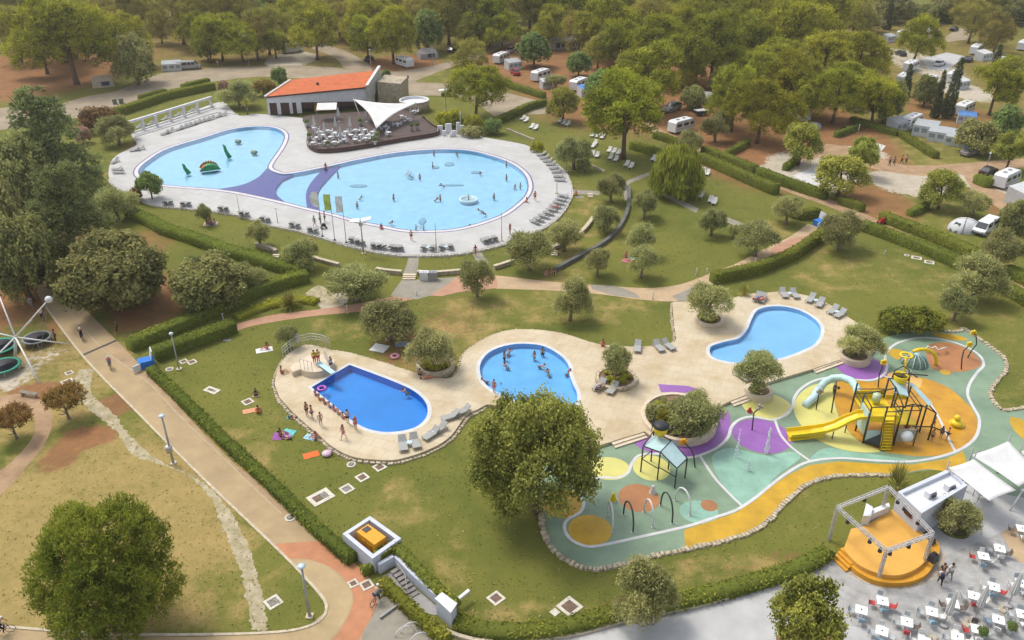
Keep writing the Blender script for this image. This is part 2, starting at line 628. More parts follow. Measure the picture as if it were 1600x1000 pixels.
SOIL=[(50,110,150,45,1.0),(110,100,120,40,.95),(630,100,60,16,.95),(690,480,90,26,.35),(180,632,30,20,1.0),(140,682,44,18,1.0),(95,712,34,28,.8),(60,612,50,16,.95),(30,640,40,20,.6),(100,500,30,24,.7),(75,540,60,30,.5),
  (1180,235,120,55,.95),(1110,180,100,60,.8),(1370,315,60,34,.75),(1390,340,40,22,.7),(240,470,60,50,.8),(60,430,110,80,.95),(210,390,60,40,.6),(1250,60,420,120,.5),(450,40,330,60,.55),
  (640,545,60,34,.62),(700,505,60,30,.48),(1310,205,70,60,.85),(1000,140,200,60,.9),(820,95,90,40,.85),(1480,175,70,40,.7),(1450,90,120,40,.5),(850,800,20,40,.5),(1240,880,60,24,.5),
  (980,950,60,20,.55),(225,225,30,14,.6),(160,470,60,20,.6),(1560,320,40,30,.7),(1575,440,30,20,.5),(1130,880,90,14,.35),(240,610,30,22,.3),(330,920,30,20,.3),(440,600,20,30,.2),(330,530,26,12,.5),(545,20,900,26,.45),(820,100,800,40,.3)]
PALE=[(1260,262,60,26,.85),(1225,275,46,20,.85),(1420,285,60,22,.8),(1320,270,40,14,.85),(455,93,36,12,1.0),(1290,285,30,16,.9),(1500,140,40,20,.7),(1440,100,50,30,.6),(1535,285,40,18,.7),(1560,300,26,10,.8),(520,470,22,16,.9),(1000,135,14,8,.4),(1340,240,50,14,.7),(60,560,40,22,.5),(90,548,40,12,.45),(20,590,40,26,.6),(1590,100,50,30,.5)]
GRAVEL_TRACK=[((135,580),14),((125,610),16),((160,645),16),((190,675),14),((215,705),11),((250,722),9),((300,745),8),((335,780),8),((358,815),12),((375,855),14),((388,895),13),((396,940),14),((405,985),15)]
def zone_array(Xg,Yg):
 z=np.zeros((3,)+Xg.shape)
 for k,lst in enumerate((DRY,SOIL,PALE)):
  for (a,b_,rx,ry,w) in lst:
   c=P(a,b_)
   sx=rx/S(max(b_,20))
   sy=abs(P(a,max(b_-ry,-35)).y-P(a,b_+ry).y)/2
   d=((Xg-c.x)/sx) ** 2+((Yg-c.y)/sy) ** 2
   z[k]=np.maximum(z[k],w*np.clip(1.35-0.75*d,0,1))
 far=np.clip((Yg-300)/60,0,1)
 z[1]=np.maximum(z[1],0.35*far)
 return z
HOLES=[]                                            # outlines under which the ground is cut out (pool basins)
def make_ground():
 xs=np.concatenate([[-6000,-2500,-1200,-600,-350],np.arange(-240,240.1,1.2),[350,600,1200,2500,6000]])
 ys=[-1500.0,-400,-100,0,25]
 y,st=32.0,0.55
 while y < 370:
  ys.append(y)
  st=0.55+(y-32)*0.0075
  y += st
 ys=np.array(ys+[420,520,700,1000,1600,3000,6500])
 Xg,Yg=np.meshgrid(xs,ys)
 z=zone_array(Xg,Yg)
 ny,nx=Xg.shape
 idx=np.arange(ny*nx).reshape(ny,nx)
 q=np.stack([idx[:-1,:-1],idx[:-1,1:],idx[1:,1:],idx[1:,:-1]],-1).reshape(-1,4)
 keep=np.ones(len(q),bool)
 fx,fy=Xg.ravel()[q],Yg.ravel()[q]
 for poly in HOLES:
  bx0,bx1=min(p[0] for p in poly),max(p[0] for p in poly)
  by0,by1=min(p[1] for p in poly),max(p[1] for p in poly)
  for i in np.nonzero(keep & (fx.min(1) > bx0) & (fx.max(1) < bx1) & (fy.min(1) > by0) & (fy.max(1) < by1))[0]:
   if all(inside((fx[i,k],fy[i,k]),poly) for k in range(4)): keep[i]=False
 q=q[keep]
 me = bpy.data.meshes.new('ground')
 me.vertices.add(ny*nx)
 co=np.stack([Xg.ravel(),Yg.ravel(),np.zeros(ny*nx)],-1)
 me.vertices.foreach_set('co', co.ravel())
 me.loops.add(q.size)
 me.loops.foreach_set('vertex_index', q.ravel())
 me.polygons.add(len(q))
 me.polygons.foreach_set('loop_start', np.arange(0, q.size, 4))
 me.update()
 a = me.attributes.new('zone', 'FLOAT_COLOR', 'POINT')
 a.data.foreach_set('color', np.concatenate([z.reshape(3, -1).T, np.ones((ny * nx, 1))], 1).ravel())
 me.materials.append(ground_mat())
 tag(link_mesh('ground', me), kind='structure')
#  outlines used by several things
DZ=0.34                                            # height of the pool decks
BIGDECK=curve([(170,276),(172,256),(182,243),(201,233),(214,225),(207,214),(211,207),(270,186),(333,162),(352,161),(372,180),(400,178),(430,180),(470,184),(520,190),(600,190),(680,206),(724,208),(760,215),(820,226),(842,240),(867,255),(885,272),(893,298),(887,317),(870,340),(836,362),(790,379),(760,387),(710,396),(660,398),(620,397),(580,391),(540,381),(500,369),(460,358),(420,350),(367,334),(296,325),(241,319),(205,303),(180,292)],DZ,5)
BIGPOOL=curve([(219,264),(231,252),(262,233),(317,216),(359,203),(397,198),(428,200),(443,210),(439,227),(422,252),(418,262),(428,269),(451,272),(506,262),(560,250),(620,239),(680,234),(726,235),(760,242),(794,254),(816,270),(824,288),(820,304),(804,320),(780,336),(740,350),(700,358),(640,359),(600,352),(560,344),(520,333),(480,324),(440,314),(380,301),(338,295),(275,290),(250,287),(230,281),(219,273)],DZ,5)
LOWDECK=curve([(429,600),(432,585),(442,564),(456,549),(475,539),(492,540),(515,546),(550,552),(600,567),(650,583),(675,589),(702,591),(716,579),(725,553),(745,537),(770,523),(800,515),(838,515),(870,519),(900,527),(932,537),(975,541),(1010,541),(1054,534),(1053,505),(1051,472)],DZ,4,False)+\
 curve([(1085,470),(1086,478),(1130,470),(1165,460),(1200,457),(1225,456),(1262,462),(1295,475),(1328,497),(1342,508),(1358,535),(1366,549),(1340,560),(1312,562)],DZ,4,False)+\
 px([(1268,577),(1200,597),(1165,617),(1140,627),(1119,637),(1119,655),(1090,680),(1058,690),(1025,686),(1007,674),(955,690),(925,700),(890,692),(850,664),(810,645),(785,634)],DZ)+\
 curve([(760,632),(745,640),(727,650),(705,680),(675,700),(625,717),(587,718),(550,713),(520,698),(500,681),(462,648),(437,621)],DZ,4,False)
DIVE=px([(487,605),(546,570)],DZ)+curve([(600,590),(640,607),(660,622),(668,638),(664,655),(645,669),(610,675),(578,671),(552,659)],DZ,5,False)+px([(520,632)],DZ)
MIDPOOL=curve([(750,580),(752,565),(765,550),(790,540),(820,537),(850,541),(875,555),(888,570),(890,585),(895,600),(901,613),(900,630),(880,638),(840,634),(800,624),(775,612),(757,598)],DZ,5)
EASTPOOL=curve([(1109,547),(1113,540),(1132,534),(1155,528),(1168,514),(1174,500),(1183,485),(1202,479),(1225,479),(1250,485),(1270,496),(1281,508),(1282,521),(1274,536),(1257,546),(1225,558),(1195,564),(1170,567),(1145,566),(1124,562),(1112,556)],DZ,5)
PLANTERS = {'P1': (680, 571, 30, 16), 'P2': (1108, 499, 23, 12), 'P3': (1061, 652, 58, 38), 'P4': (1336, 556, 24, 13), 'P5': (963, 592, 33, 18), 'P6': (1186, 612, 22, 12)}
HOLES += [offset(BIGDECK,-0.4),offset(LOWDECK,-0.4)]
make_ground()
#  roads and paths (sheets 4 mm apart)
M['tan'] = mat('tan_paving', (.375, .275, .150), 0.9, .16, .35, .25, 9, col2=(.29, .215, .125), detail=9)
M['tanw'] = mat('tan_paving_worn', (.38, .265, .155), 0.9, .18, .5, .25, 9, col2=(.27, .185, .11), detail=9)
M['brickred'] = mat('red_paving', (.44, .20, .105), 0.9, .12, .8, .2, 12)
M['sand'] = mat('sand_paving', (.40, .30, .165), 0.9, .10, .6, .2, 12)
M['greyp'] = mat('grey_paving', (.27, .245, .20), 0.9, .12, .8, .2, 12)
M['asph'] = mat('pale_worn_road', (.30, .245, .175), 0.95, .16, .22, .2, 8, col2=(.22, .175, .12))
M['pinkp'] = mat('pink_paving', (.42, .235, .155), 0.9, .12, .6, .2, 12)
M['beigep'] = mat('beige_paving', (.45, .325, .20), 0.9, .12, .6, .2, 12)
M['kerb'] = mat('kerb_stone', (.50, .43, .32), 0.85, .2, 2, .3, 12)
M['trk'] = mat('earth_track', (.36, .245, .145), 0.95, .2, .4, .3, 8, col2=(.24, .15, .085))
def sheet(name,pts,z,m): return fill(name,pts,[],z,m)
def cv(pts,k=5): return spline(px(pts),k,False)
prom_left=cv([(20,400),(52,447),(77,490),(130,557),(160,590),(215,645),(262,690),(322,752),(400,828),(425,850),(450,877),(478,904),(503,936),(510,946),(506,958),(487,977),(440,988),(400,990),(300,995),(180,991),(10,979),(-60,976)])
prom_right=cv([(-60,1060),(300,1060),(545,1040),(565,1000),(582,960),(590,935),(585,915),(560,885),(510,845),(460,800),(407,752),(370,728),(325,685),(275,630),(230,582),(202,553),(182,532),(145,495),(120,470),(95,440),(60,400)])
sheet('promenade', prom_left + prom_right, 0.006, M['tan'])
sheet('red_paving_band', cv([(424, 852), (440, 849), (470, 847), (508, 845)]) + cv([(535, 865), (560, 885), (585, 915), (591, 935), (582, 960), (566, 990), (545, 1030), (505, 1030)]) + cv([(515, 1005), (540, 972), (552, 935), (540, 907), (515, 886), (480, 874), (448, 874)]), 0.010, M['brickred'])
sheet('sand_paving_loop', cv([(449, 876), (480, 875), (514, 887), (538, 908), (550, 935), (538, 971), (514, 1003), (500, 1030)]) + cv([(480, 1030), (487, 978), (506, 958), (509, 947), (503, 937), (478, 905)]), 0.010, M['sand'])
sheet('grey_path', px([(591, 937), (608, 930), (642, 962), (700, 1015), (700, 1060), (550, 1060), (566, 992), (582, 962)]), 0.010, M['greyp'])
sheet('worn_paving_strip', px([(184, 534), (203, 553), (231, 583), (276, 631), (326, 686), (371, 729), (408, 753), (470, 808), (450, 815), (395, 760), (330, 700), (280, 650), (225, 590), (160, 545)]), 0.010, M['tanw'])
band('kerb', cv([(72, 480), (130, 557), (215, 645), (322, 752), (425, 850), (478, 904), (510, 946), (487, 977), (400, 990), (180, 991), (0, 979)]), .22, .0, M['kerb'], h=.07)
band('paving_joint', cv([(95, 470), (158, 543), (225, 592), (282, 651), (335, 702), (397, 762), (440, 803)]), .12, .012, mat('joint_line', (.42, .35, .24), .9))
M['iron'] = mat('iron_grate', (.06, .05, .045), .6, .2, 4, .3, 40)
# upper road and its branches
UP=.006
sheet('camp_road', cv([(-80, 178), (20, 167), (85, 164), (130, 152), (185, 141), (225, 124), (260, 113), (310, 108), (360, 104), (400, 104), (450, 102), (500, 104), (535, 107), (560, 112), (605, 112), (650, 108), (700, 97), (730, 88), (790, 60)]) + cv([(800, 66), (745, 92), (705, 105), (660, 122), (652, 128), (700, 131), (760, 139), (820, 152), (862, 165), (850, 178), (800, 178), (780, 186), (740, 160), (690, 150), (640, 148), (600, 135), (520, 124), (455, 122), (400, 120), (330, 128), (255, 142), (222, 155), (160, 174), (105, 187), (-80, 215)]), UP, M['asph'])
sheet('camp_branch_road', cv([(537, 106), (525, 92), (500, 80), (470, 72)]) + cv([(500, 66), (545, 82), (575, 100), (580, 111), (552, 111)]), .010, M['asph'])
sheet('camp_track', cv([(1000, 195), (1050, 222), (1100, 244), (1200, 288), (1300, 325), (1345, 345), (1420, 378), (1500, 415), (1600, 462), (1650, 490)]) + cv([(1650, 470), (1600, 448), (1500, 402), (1420, 366), (1375, 345), (1310, 316), (1210, 277), (1120, 240), (1060, 215), (1010, 190)]), UP, M['trk'])
sheet('camp_lane', cv([(1240, 238), (1290, 225), (1350, 236), (1400, 255), (1460, 258), (1540, 252), (1620, 246)]) + cv([(1620, 258), (1560, 268), (1540, 285), (1600, 318), (1640, 345), (1640, 362), (1560, 325), (1515, 290), (1500, 272), (1440, 275), (1370, 265), (1300, 246), (1255, 252)]), UP, M['trk'])
rgt=random.Random(4)
_l,_r=[],[]
for (a_,b_),w_ in GRAVEL_TRACK:
 _l.append((a_-w_*rgt.uniform(.7,1.1),b_+rgt.uniform(-4,4)))
 _r.append((a_+w_*rgt.uniform(.7,1.1),b_+rgt.uniform(-4,4)))
M['grav'] = mat('pale_gravel', (.38, .33, .24), .95, .3, 1.1, .5, 18, col2=(.22, .185, .08), detail=9)
sheet('gravel_track', [p + Vector((rgt.uniform(-.14, .14), rgt.uniform(-.14, .14))) for p in spline(px(_l), 14, False) + spline(px(_r[::-1]), 14, False)], .0035, M['grav'])
# paths in the park
sheet('red_path', cv([(365, 508), (420, 493), (500, 483), (565, 473), (620, 462)]) + cv([(650, 466), (600, 480), (560, 487), (480, 495), (400, 508), (368, 518)]), UP, M['pinkp'])
sheet('grey_plaza', px([(610, 462), (628, 437), (655, 437), (722, 432), (700, 445), (684, 459), (650, 468)]), .010, M['greyp'])
sheet('pink_plaza', px([(672, 462), (700, 444), (716, 431), (775, 430), (778, 450), (715, 457), (690, 463)]), .014, M['pinkp'])
sheet('park_path', cv([(770, 430), (800, 433), (860, 440), (925, 445), (1010, 450), (1060, 445), (1098, 432), (1115, 424), (1150, 412), (1200, 386), (1232, 371), (1262, 350)]) + cv([(1285, 355), (1255, 385), (1200, 402), (1150, 425), (1115, 442), (1082, 465), (1060, 471), (1010, 469), (930, 459), (860, 454), (775, 451)]), .010, M['beigep'])
sheet('path_patch', cv([(923, 445), (960, 447), (990, 457), (1000, 466)]) + cv([(960, 462), (925, 452)]), .014, M['greyp'])
sheet('path_patch', cv([(1050, 463), (1075, 452), (1095, 440)]) + cv([(1112, 444), (1085, 466), (1060, 471)]), .014, M['greyp'])
sheet('red_path_end', px([(1205, 388), (1232, 374), (1262, 368), (1240, 388), (1205, 400)]), .014, M['pinkp'])
for nm, a in (('walkway', [(640, 398), (655, 398), (652, 429), (630, 429)]), ('walkway', [(735, 391), (748, 389), (764, 411), (747, 413)]), ('walkway', [(893, 296), (938, 299), (936, 305), (893, 303)])):
 sheet(nm, px(a), .010, M['greyp'])
sheet('gravel_path', cv([(980, 282), (1000, 274), (1022, 266)]) + cv([(1026, 269), (1003, 279), (984, 287), (981, 296), (984, 310), (976, 312), (974, 290)]), UP, M['greyp'])
sheet('gravel_path', px([(1030, 303), (1042, 303), (1092, 326), (1088, 333)]), UP, M['greyp'])
sheet('gravel_path', px([(1128, 344), (1138, 340), (1185, 358), (1180, 366)]), UP, M['greyp'])
sheet('play_path', cv([(-30, 640), (0, 620), (40, 616), (70, 630), (82, 655), (72, 690), (45, 725), (15, 760), (-30, 800)]) + cv([(-30, 740), (0, 735), (30, 710), (52, 680), (54, 655), (40, 640), (10, 645), (-30, 665)]), UP, M['trk'])
M['grav'] = mat('pale_gravel', (.46, .42, .36), .95, .35, 6, .5, 18)
sheet('gravel_bed', curve([(468, 470), (485, 452), (500, 446), (515, 455), (530, 470), (528, 476), (500, 476)]), UP, M['grav'])
#  big pool
M['white_deck'] = slab_mat('white_deck', (.445, .44, .435), (.36, .355, .35), 1.6, 1.6, .6, .8, .07, (.37, .36, .345), .03)
M['beige_deck'] = slab_mat('beige_deck', (.52, .44, .315), (.43, .355, .245), 1.3, 1.3, .35, .85, .09, (.40, .30, .17), .03)
M['aqua'] = mat('pale_blue_pool_paint', (.38, .67, .92), .5, .08, .5)
M['blue'] = mat('deep_blue_pool_tiles', (.06, .33, .80), .5, .10, .2)
M['mblue'] = mat('mid_blue_pool_tiles', (.25, .56, .90), .5, .10, .4)
M['purp'] = mat('violet_pool_paint', (.075, .062, .31), .5, .06, .5)
M['wline'] = mat('white_paint', (.55, .55, .55), .6, .1, 1)
M['vline'] = mat('violet_tile_line', (.11, .075, .21), .5, .08, 2)
M['water'] = water_mat('pool_water', (.86, .96, .99), .35, 1.1)
M['deepwater'] = water_mat('deep_pool_water', (.62, .85, .97), .35, 1.3)
M['midwater'] = water_mat('mid_pool_water', (.72, .90, .99), .35, 1.3)
WZ=DZ-.06
def pool(outline,floor_z,mfloor,mwater,wall=None):
 fill('pool_floor', offset(outline, .05), [], floor_z, mfloor)
 b=MB()
 n=len(outline)
 ccw=area(outline) > 0
 v=[(p[0],p[1],DZ) for p in outline]+[(p[0],p[1],floor_z-.02) for p in outline]
 b.add(v,[((i,(i+1) % n,n+(i+1) % n,n+i) if ccw else ((i+1) % n,i,n+i,n+(i+1) % n)) for i in range(n)])
 tag(b.build('pool_wall', wall or mfloor), kind='structure')
 fill('pool_water', offset(outline, .03), [], WZ, mwater)
fill('pool_deck', BIGDECK, [BIGPOOL], DZ, M['white_deck'], side=DZ + .1)
pool(BIGPOOL, -.30, M['aqua'], M['water'])
def ring(name,outline,d0,d1,z,m): return fill(name,offset(outline,d1),[offset(outline,d0)],z,m)
ring('coping_line', BIGPOOL, .0, .22, DZ + .004, M['vline'])
ring('coping', BIGPOOL, .22, .85, DZ + .005, M['wline'])
ring('coping_line', BIGPOOL, .85, 1.1, DZ + .004, M['vline'])
fz=-.30
def shelf(name,pts,z,m):                           # raised shelf of the pool floor under the water
 fill(name,pts,[],z,m,side=z-fz)
shelf('violet_pool_shelf', px([(417, 262), (428, 270), (451, 272.5), (466, 270)], .1) + curve([(441, 281), (431, 294), (433, 305), (446, 316)], .1, 5, False)[:] + px([(440, 314.5), (380, 302), (338, 295.5)], .1) + curve([(350, 294), (380, 288), (403, 277), (416, 264)], .1, 5, False), .1, M['purp'])
shelf('violet_pool_arc', curve([(506, 264), (490, 280), (480, 296), (478, 310), (480, 324)], -.05, 5, False) + curve([(498, 329), (496, 310), (499, 296), (512, 280), (532, 259)], -.05, 5, False), -.02, M['purp'])
M['navy_tile'] = mat('submerged_blue_tiles', (.22, .42, .58), .5, .2, 1.0)
for q in (ell(560,291,14,2.2,20,fz),ell(702,257,8,3,14,fz),ell(745,270,9,2,14,fz),ell(660,346,6,5,14,fz),ell(705,290,20,1.2,14,fz),ell(682,262,5,2,12,fz)):
 fill('submerged_bench', q, [], fz + .12, M['navy_tile'], side=.12)
#  lower deck and its three pools
fill('pool_deck', LOWDECK, [DIVE, MIDPOOL, EASTPOOL], DZ, M['beige_deck'], side=DZ + .1)
pool(DIVE, -.5, M['blue'], M['deepwater'], M['blue'])
pool(MIDPOOL, -.25, M['mblue'], M['midwater'], M['mblue'])
pool(EASTPOOL, -.2, mat('light_blue_pool_tiles', (.42, .66, .92), .5, .06, .25), M['midwater'])
for q in (DIVE, MIDPOOL, EASTPOOL): ring('coping', q, .0, .42, DZ + .005, M['wline'])
M['rubble'] = stone_mat('rubble_stone', (.50, .42, .30), (.2, .16, .1), .35)
M['render_beige'] = mat('beige_plaster', (.60, .51, .39), .85, .1, 1.2, .2, 20)
# edging stones: small,joined,round the deck and round the splash pad
def edging(pts,closed,seed,m,label,w=.34,h=.16,z=0.0):
 rng=random.Random(seed)
 b=MB()
 n=len(pts)
 for i in range(n if closed else n-1):
  a,c=pts[i],pts[(i+1) % n]
  L=(c-a).length
  if L < .05: continue
  t=(c-a)/L
  q=Vector((-t.y,t.x))
  k=max(1,round(L/.42))
  for j in range(k):
   s=(j+.5)/k
   p=a+(c-a)*s+q*rng.uniform(-.06,.06)
   b.box((p.x,p.y,z+h/2+rng.uniform(-.03,.03)),(L/k*rng.uniform(.8,.98),w*rng.uniform(.75,1.15),h),math.atan2(t.y,t.x)+rng.uniform(-.2,.2),rng.uniform(.75,.95))
 o = b.build('stone_edging', m)
 return tag(o, label, 'edging', kind='stuff')
M['edge'] = mat('edging_stone', (.46, .39, .28), .9, .35, 2.5, .5, 14)
nld=len(LOWDECK)
od=offset(LOWDECK,.2)
south=[p for p in od if p.x < P(785,634,DZ).x and p.y < P(700,590,DZ).y+30]
edging(od[-45:] + od[:104], False, 3, M['edge'], 'rough stone edging round the beige pool deck')
edging(offset(BIGDECK, .15)[100:] , False, 5, mat('white_kerb_stone', (.62, .58, .52), .85, .15, 2, .3, 12), 'pale kerb stones round the white pool deck', .3, .3)
#  splash pad
M['sp_green'] = mat('green_rubber', (.185, .265, .175), .5, .2, .3, .2, 30, col2=(.130, .195, .132), detail=9, spec=.45)
M['sp_aqua'] = mat('aqua_rubber', (.23, .41, .32), .35, .2, .4, .1, 30, spec=.5)
M['sp_orange'] = mat('orange_rubber', (.50, .268, .012), .45, .2, .4, .2, 30, col2=(.37, .165, .012), detail=9, spec=.45)
M['sp_amber'] = mat('amber_rubber', (.49, .288, .011), .5, .16, .5, .1, 30, spec=.45)
M['sp_lime'] = mat('lime_rubber', (.57, .53, .16), .5, .10, .3, .1, 30, spec=.45)
M['sp_violet'] = mat('violet_rubber', (.26, .105, .36), .45, .12, .3, .1, 30, spec=.45)
M['sp_rust'] = mat('terracotta_rubber', (.36, .155, .058), .5, .2, .35, .1, 30, spec=.45)
M['sp_sandy'] = mat('sandy_orange_rubber', (.62, .38, .12), .5, .1, .4, .1, 30)
PAD=curve([(841,770),(846,812),(855,845),(876,870),(905,884),(932,888),(957,885),(1025,867),(1070,858),(1125,846),(1175,830),(1203,810),(1228,783),(1262,756),(1300,744),(1350,741),(1400,742),(1450,735),(1490,740),(1560,770),(1660,770),(1660,650),(1600,638),(1570,643),(1555,633),(1546,617),(1550,605),(1562,590),(1572,577),(1567,560),(1550,545),(1530,531),(1505,515),(1498,520),(1475,519),(1450,516),(1425,519),(1387,526),(1362,540),(1366,549)],0,4,False)+px([(1340,562),(1312,564),(1268,579),(1200,599),(1165,619),(1140,629),(1117,643),(1090,660),(1058,670),(1025,674),(1007,677),(955,693),(920,706),(890,706),(856,720),(843,740)])
sheet('splash_pad', PAD, .012, M['sp_green'])
z=.016
sheet('violet_surface', px([(982, 685), (1002, 677), (1025, 676), (1058, 675), (1090, 665), (1118, 648), (1124, 639), (1140, 645), (1142, 662), (1137, 685), (1120, 700), (1092, 712), (1072, 715), (1045, 711), (1020, 709), (1000, 701)]), z, M['sp_violet'])
sheet('lime_surface', ell(952, 732, 32, 18), z, M['sp_lime'])
sheet('lime_surface', ell(1018, 731, 29, 20), z, M['sp_lime'])
sheet('terracotta_surface', ell(998, 778, 32, 22), z, M['sp_rust'])
sheet('terracotta_surface', ell(1108, 790, 13, 9), z, M['sp_rust'])
sheet('orange_surface', ell(879, 786, 33, 23), z, M['sp_amber'])
sheet('amber_surface', ell(922, 828, 34, 24), z, M['sp_amber'])
sheet('orange_band', px([(1070, 857), (1069, 828), (1112, 814), (1150, 801), (1182, 781), (1205, 761), (1232, 742), (1264, 727), (1312, 721), (1375, 725), (1425, 726), (1478, 717), (1505, 705), (1512, 728), (1490, 738), (1450, 733), (1400, 740), (1350, 739), (1300, 742), (1262, 754), (1227, 781), (1202, 808), (1175, 828), (1125, 844)]), z, M['sp_amber'])
sheet('violet_surface', ell(1190, 681, 45, 27), z, M['sp_violet'])
sheet('lime_surface', ell(1198, 634, 38, 20), z, M['sp_lime'])
sheet('violet_surface', ell(1346, 574, 39, 20), z, M['sp_violet'])
sheet('aqua_surface', curve([(1112, 716), (1140, 700), (1170, 706), (1200, 712), (1235, 706), (1250, 716), (1215, 742), (1190, 770), (1160, 788), (1135, 768)], 0, 5), z - .001, M['sp_aqua'])
sheet('aqua_surface', ell(1092, 800, 30, 18), z - .002, M['sp_aqua'])
sheet('aqua_surface', curve([(1265, 720), (1290, 700), (1330, 706), (1380, 712), (1420, 719), (1370, 722), (1310, 717)], 0, 5), z - .001, M['sp_aqua'])
sheet('lime_surface', curve([(1240, 640), (1246, 620), (1265, 604), (1290, 598), (1306, 603), (1304, 630), (1316, 660), (1340, 688), (1376, 704), (1350, 707), (1310, 701), (1270, 683), (1250, 662)]), z, M['sp_lime'])
sheet('orange_surface', curve([(1304, 600), (1335, 594), (1362, 597), (1385, 588), (1405, 586), (1440, 590), (1480, 605), (1508, 628), (1520, 642), (1527, 660), (1523, 680), (1508, 696), (1475, 710), (1440, 713), (1400, 709), (1376, 703.5), (1340, 687.5), (1316.5, 659), (1304.6, 630)]), z, M['sp_orange'])
sheet('sandy_surface', curve([(1386, 586), (1400, 581), (1422, 586), (1440, 592), (1437, 606), (1425, 602), (1405, 595)]), z + .004, M['sp_sandy'])
sheet('terracotta_surface', curve([(1447, 545), (1460, 536), (1485, 536), (1510, 545), (1528, 559), (1532, 571), (1510, 580), (1480, 581), (1455, 574)]), z, M['sp_rust'])
sheet('orange_surface', ell(1404, 554, 14, 9), z, M['sp_amber'])
sheet('orange_surface', ell(1477, 582, 8, 4), z + .003, M['sp_amber'])
sheet('orange_surface', curve([(1455, 520), (1475, 521), (1500, 525), (1512, 531), (1495, 532), (1470, 528)]), z, M['sp_amber'])
sheet('amber_surface', ell(1604, 675, 17, 24), z, M['sp_amber'])
LINE=curve([(905,771),(912,785),(907,800),(887,812),(882,825),(890,841),(910,852),(935,853),(1000,839),(1075,822),(1112,810),(1150,797),(1180,778),(1202,760),(1230,739),(1262,722),(1312,716),(1375,720),(1425,721),(1475,712),(1508,698),(1526,680),(1530,655),(1520,635),(1512,617),(1515,600),(1527,582),(1537,570),(1530,555),(1507,541),(1475,531),(1437,528),(1405,535),(1388,547),(1383,560),(1386,573),(1380,586),(1362,594),(1335,593),(1307,589),(1275,594),(1252,607),(1241,622),(1238,636),(1227,648),(1207,656),(1175,651),(1155,656),(1143,667),(1137,684),(1120,700),(1092,712),(1072,715),(1045,711),(1020,709),(998,712),(987,725),(980,740),(962,747),(942,746),(918,752)],0,5)
band('white_line', LINE, .3, z + .009, M['wline'], True)
for q in ([(1094,713),(1116,746),(1140,772),(1162,793)],[(1211,657),(1220,680),(1238,700),(1265,720)],[(1382,588),(1405,595),(1425,604),(1447,623),(1464,648),(1476,672),(1485,692),(1493,706)]):
 band('white_line', cv(q), .26, z + .012, M['wline'])
sheet('violet_deck_mark', px([(1028, 600), (1075, 603), (1095, 609), (1073, 614), (1033, 613)], DZ), DZ + .004, M['sp_violet'])
padr=curve([(841,772),(846,812),(855,845),(876,870),(905,886),(932,890),(957,887),(1025,869),(1070,860),(1125,848),(1175,832),(1203,812),(1228,785),(1262,758),(1300,746),(1350,743),(1400,744)],0,4,False)
edging(padr, False, 8, M['edge'], 'rough stone edging along the lawn side of the splash pad', .5, .18)
edging(curve([(1602, 637), (1570, 642), (1556, 632), (1547, 617), (1551, 605), (1563, 590), (1573, 577), (1568, 560), (1551, 545), (1531, 531), (1506, 514), (1499, 519), (1475, 518)], 0, 4, False), False, 9, M['edge'], 'rough stone edging between splash pad and east lawn', .45, .18)
#  lower right plaza
M['plaza'] = mat('stamped_grey_concrete', (.37, .365, .36), .8, .2, .9, .4, 5, col2=(.23, .225, .215), detail=8)
M['smooth'] = mat('smooth_pale_concrete', (.43, .43, .43), .75, .12, .35, .1, 20)
sheet('plaza', px([(700, 1015), (780, 1008), (910, 993), (985, 971), (1000, 977), (1020, 975), (1032, 963), (1100, 948), (1150, 933), (1200, 916), (1250, 900), (1287, 880), (1302, 869), (1330, 850), (1400, 800), (1480, 740), (1700, 740), (1750, 900), (1750, 1100), (700, 1100)]), .006, M['plaza'])
sheet('smooth_paving', px([(905, 996), (985, 974), (1000, 980), (1022, 978), (1034, 966), (1150, 936), (1203, 919), (1210, 935), (1225, 960), (1370, 985), (1420, 1010), (1420, 1080), (880, 1080)]), .010, M['smooth'])
sheet('smooth_paving', px([(1430, 822), (1500, 760), (1700, 740), (1700, 790), (1565, 832), (1470, 871), (1466, 850)]), .010, M['smooth'])
sheet('sand_paving', curve([(1566, 832), (1600, 822), (1680, 830), (1680, 900), (1600, 880), (1585, 872), (1575, 852)]), .014, M['beigep'])
band('plaza_kerb', cv([(740, 1008), (820, 1003), (910, 991), (985, 969), (1000, 975)]) + cv([(1020, 973), (1032, 961), (1100, 946), (1150, 931), (1200, 914), (1250, 898), (1287, 878), (1301, 867)]), .22, 0, M['kerb'], h=.22)
# VEGETATION
rs=np.random.RandomState(11)
def unit(v): return v/np.maximum(np.linalg.norm(v,axis=-1,keepdims=True),1e-9)
def leaf_mesh(name,c,a,b,tint,m,extra=None):
 """rhombic leaves c +- a, c +- b with a tint each; extra = (verts, quads, tint) joined in"""
 n=len(c)
 v=np.empty((n,4,3))
 v[:,0],v[:,1],v[:,2],v[:,3]=c-a,c+b,c+a,c-b
 v=v.reshape(-1,3)
 q=np.arange(n*4).reshape(n,4)
 if extra is not None:
  ev,eq,et=extra
  q=np.concatenate([q,np.asarray(eq)+len(v)])
  v=np.concatenate([v,np.asarray(ev,float)])
  tint=np.concatenate([tint,np.full(len(eq),et)])
 me=bpy.data.meshes.new(name)
 me.vertices.add(len(v))
 me.vertices.foreach_set('co', v.ravel())
 me.loops.add(q.size)
 me.loops.foreach_set('vertex_index', q.ravel().astype(np.int32))
 me.polygons.add(len(q))
 me.polygons.foreach_set('loop_start', np.arange(0, q.size, 4))
 me.update()
 at = me.attributes.new('tint', 'FLOAT', 'FACE')
 at.data.foreach_set('value', np.clip(tint, 0, 1).astype(np.float32))
 me.materials.append(m)
 return me
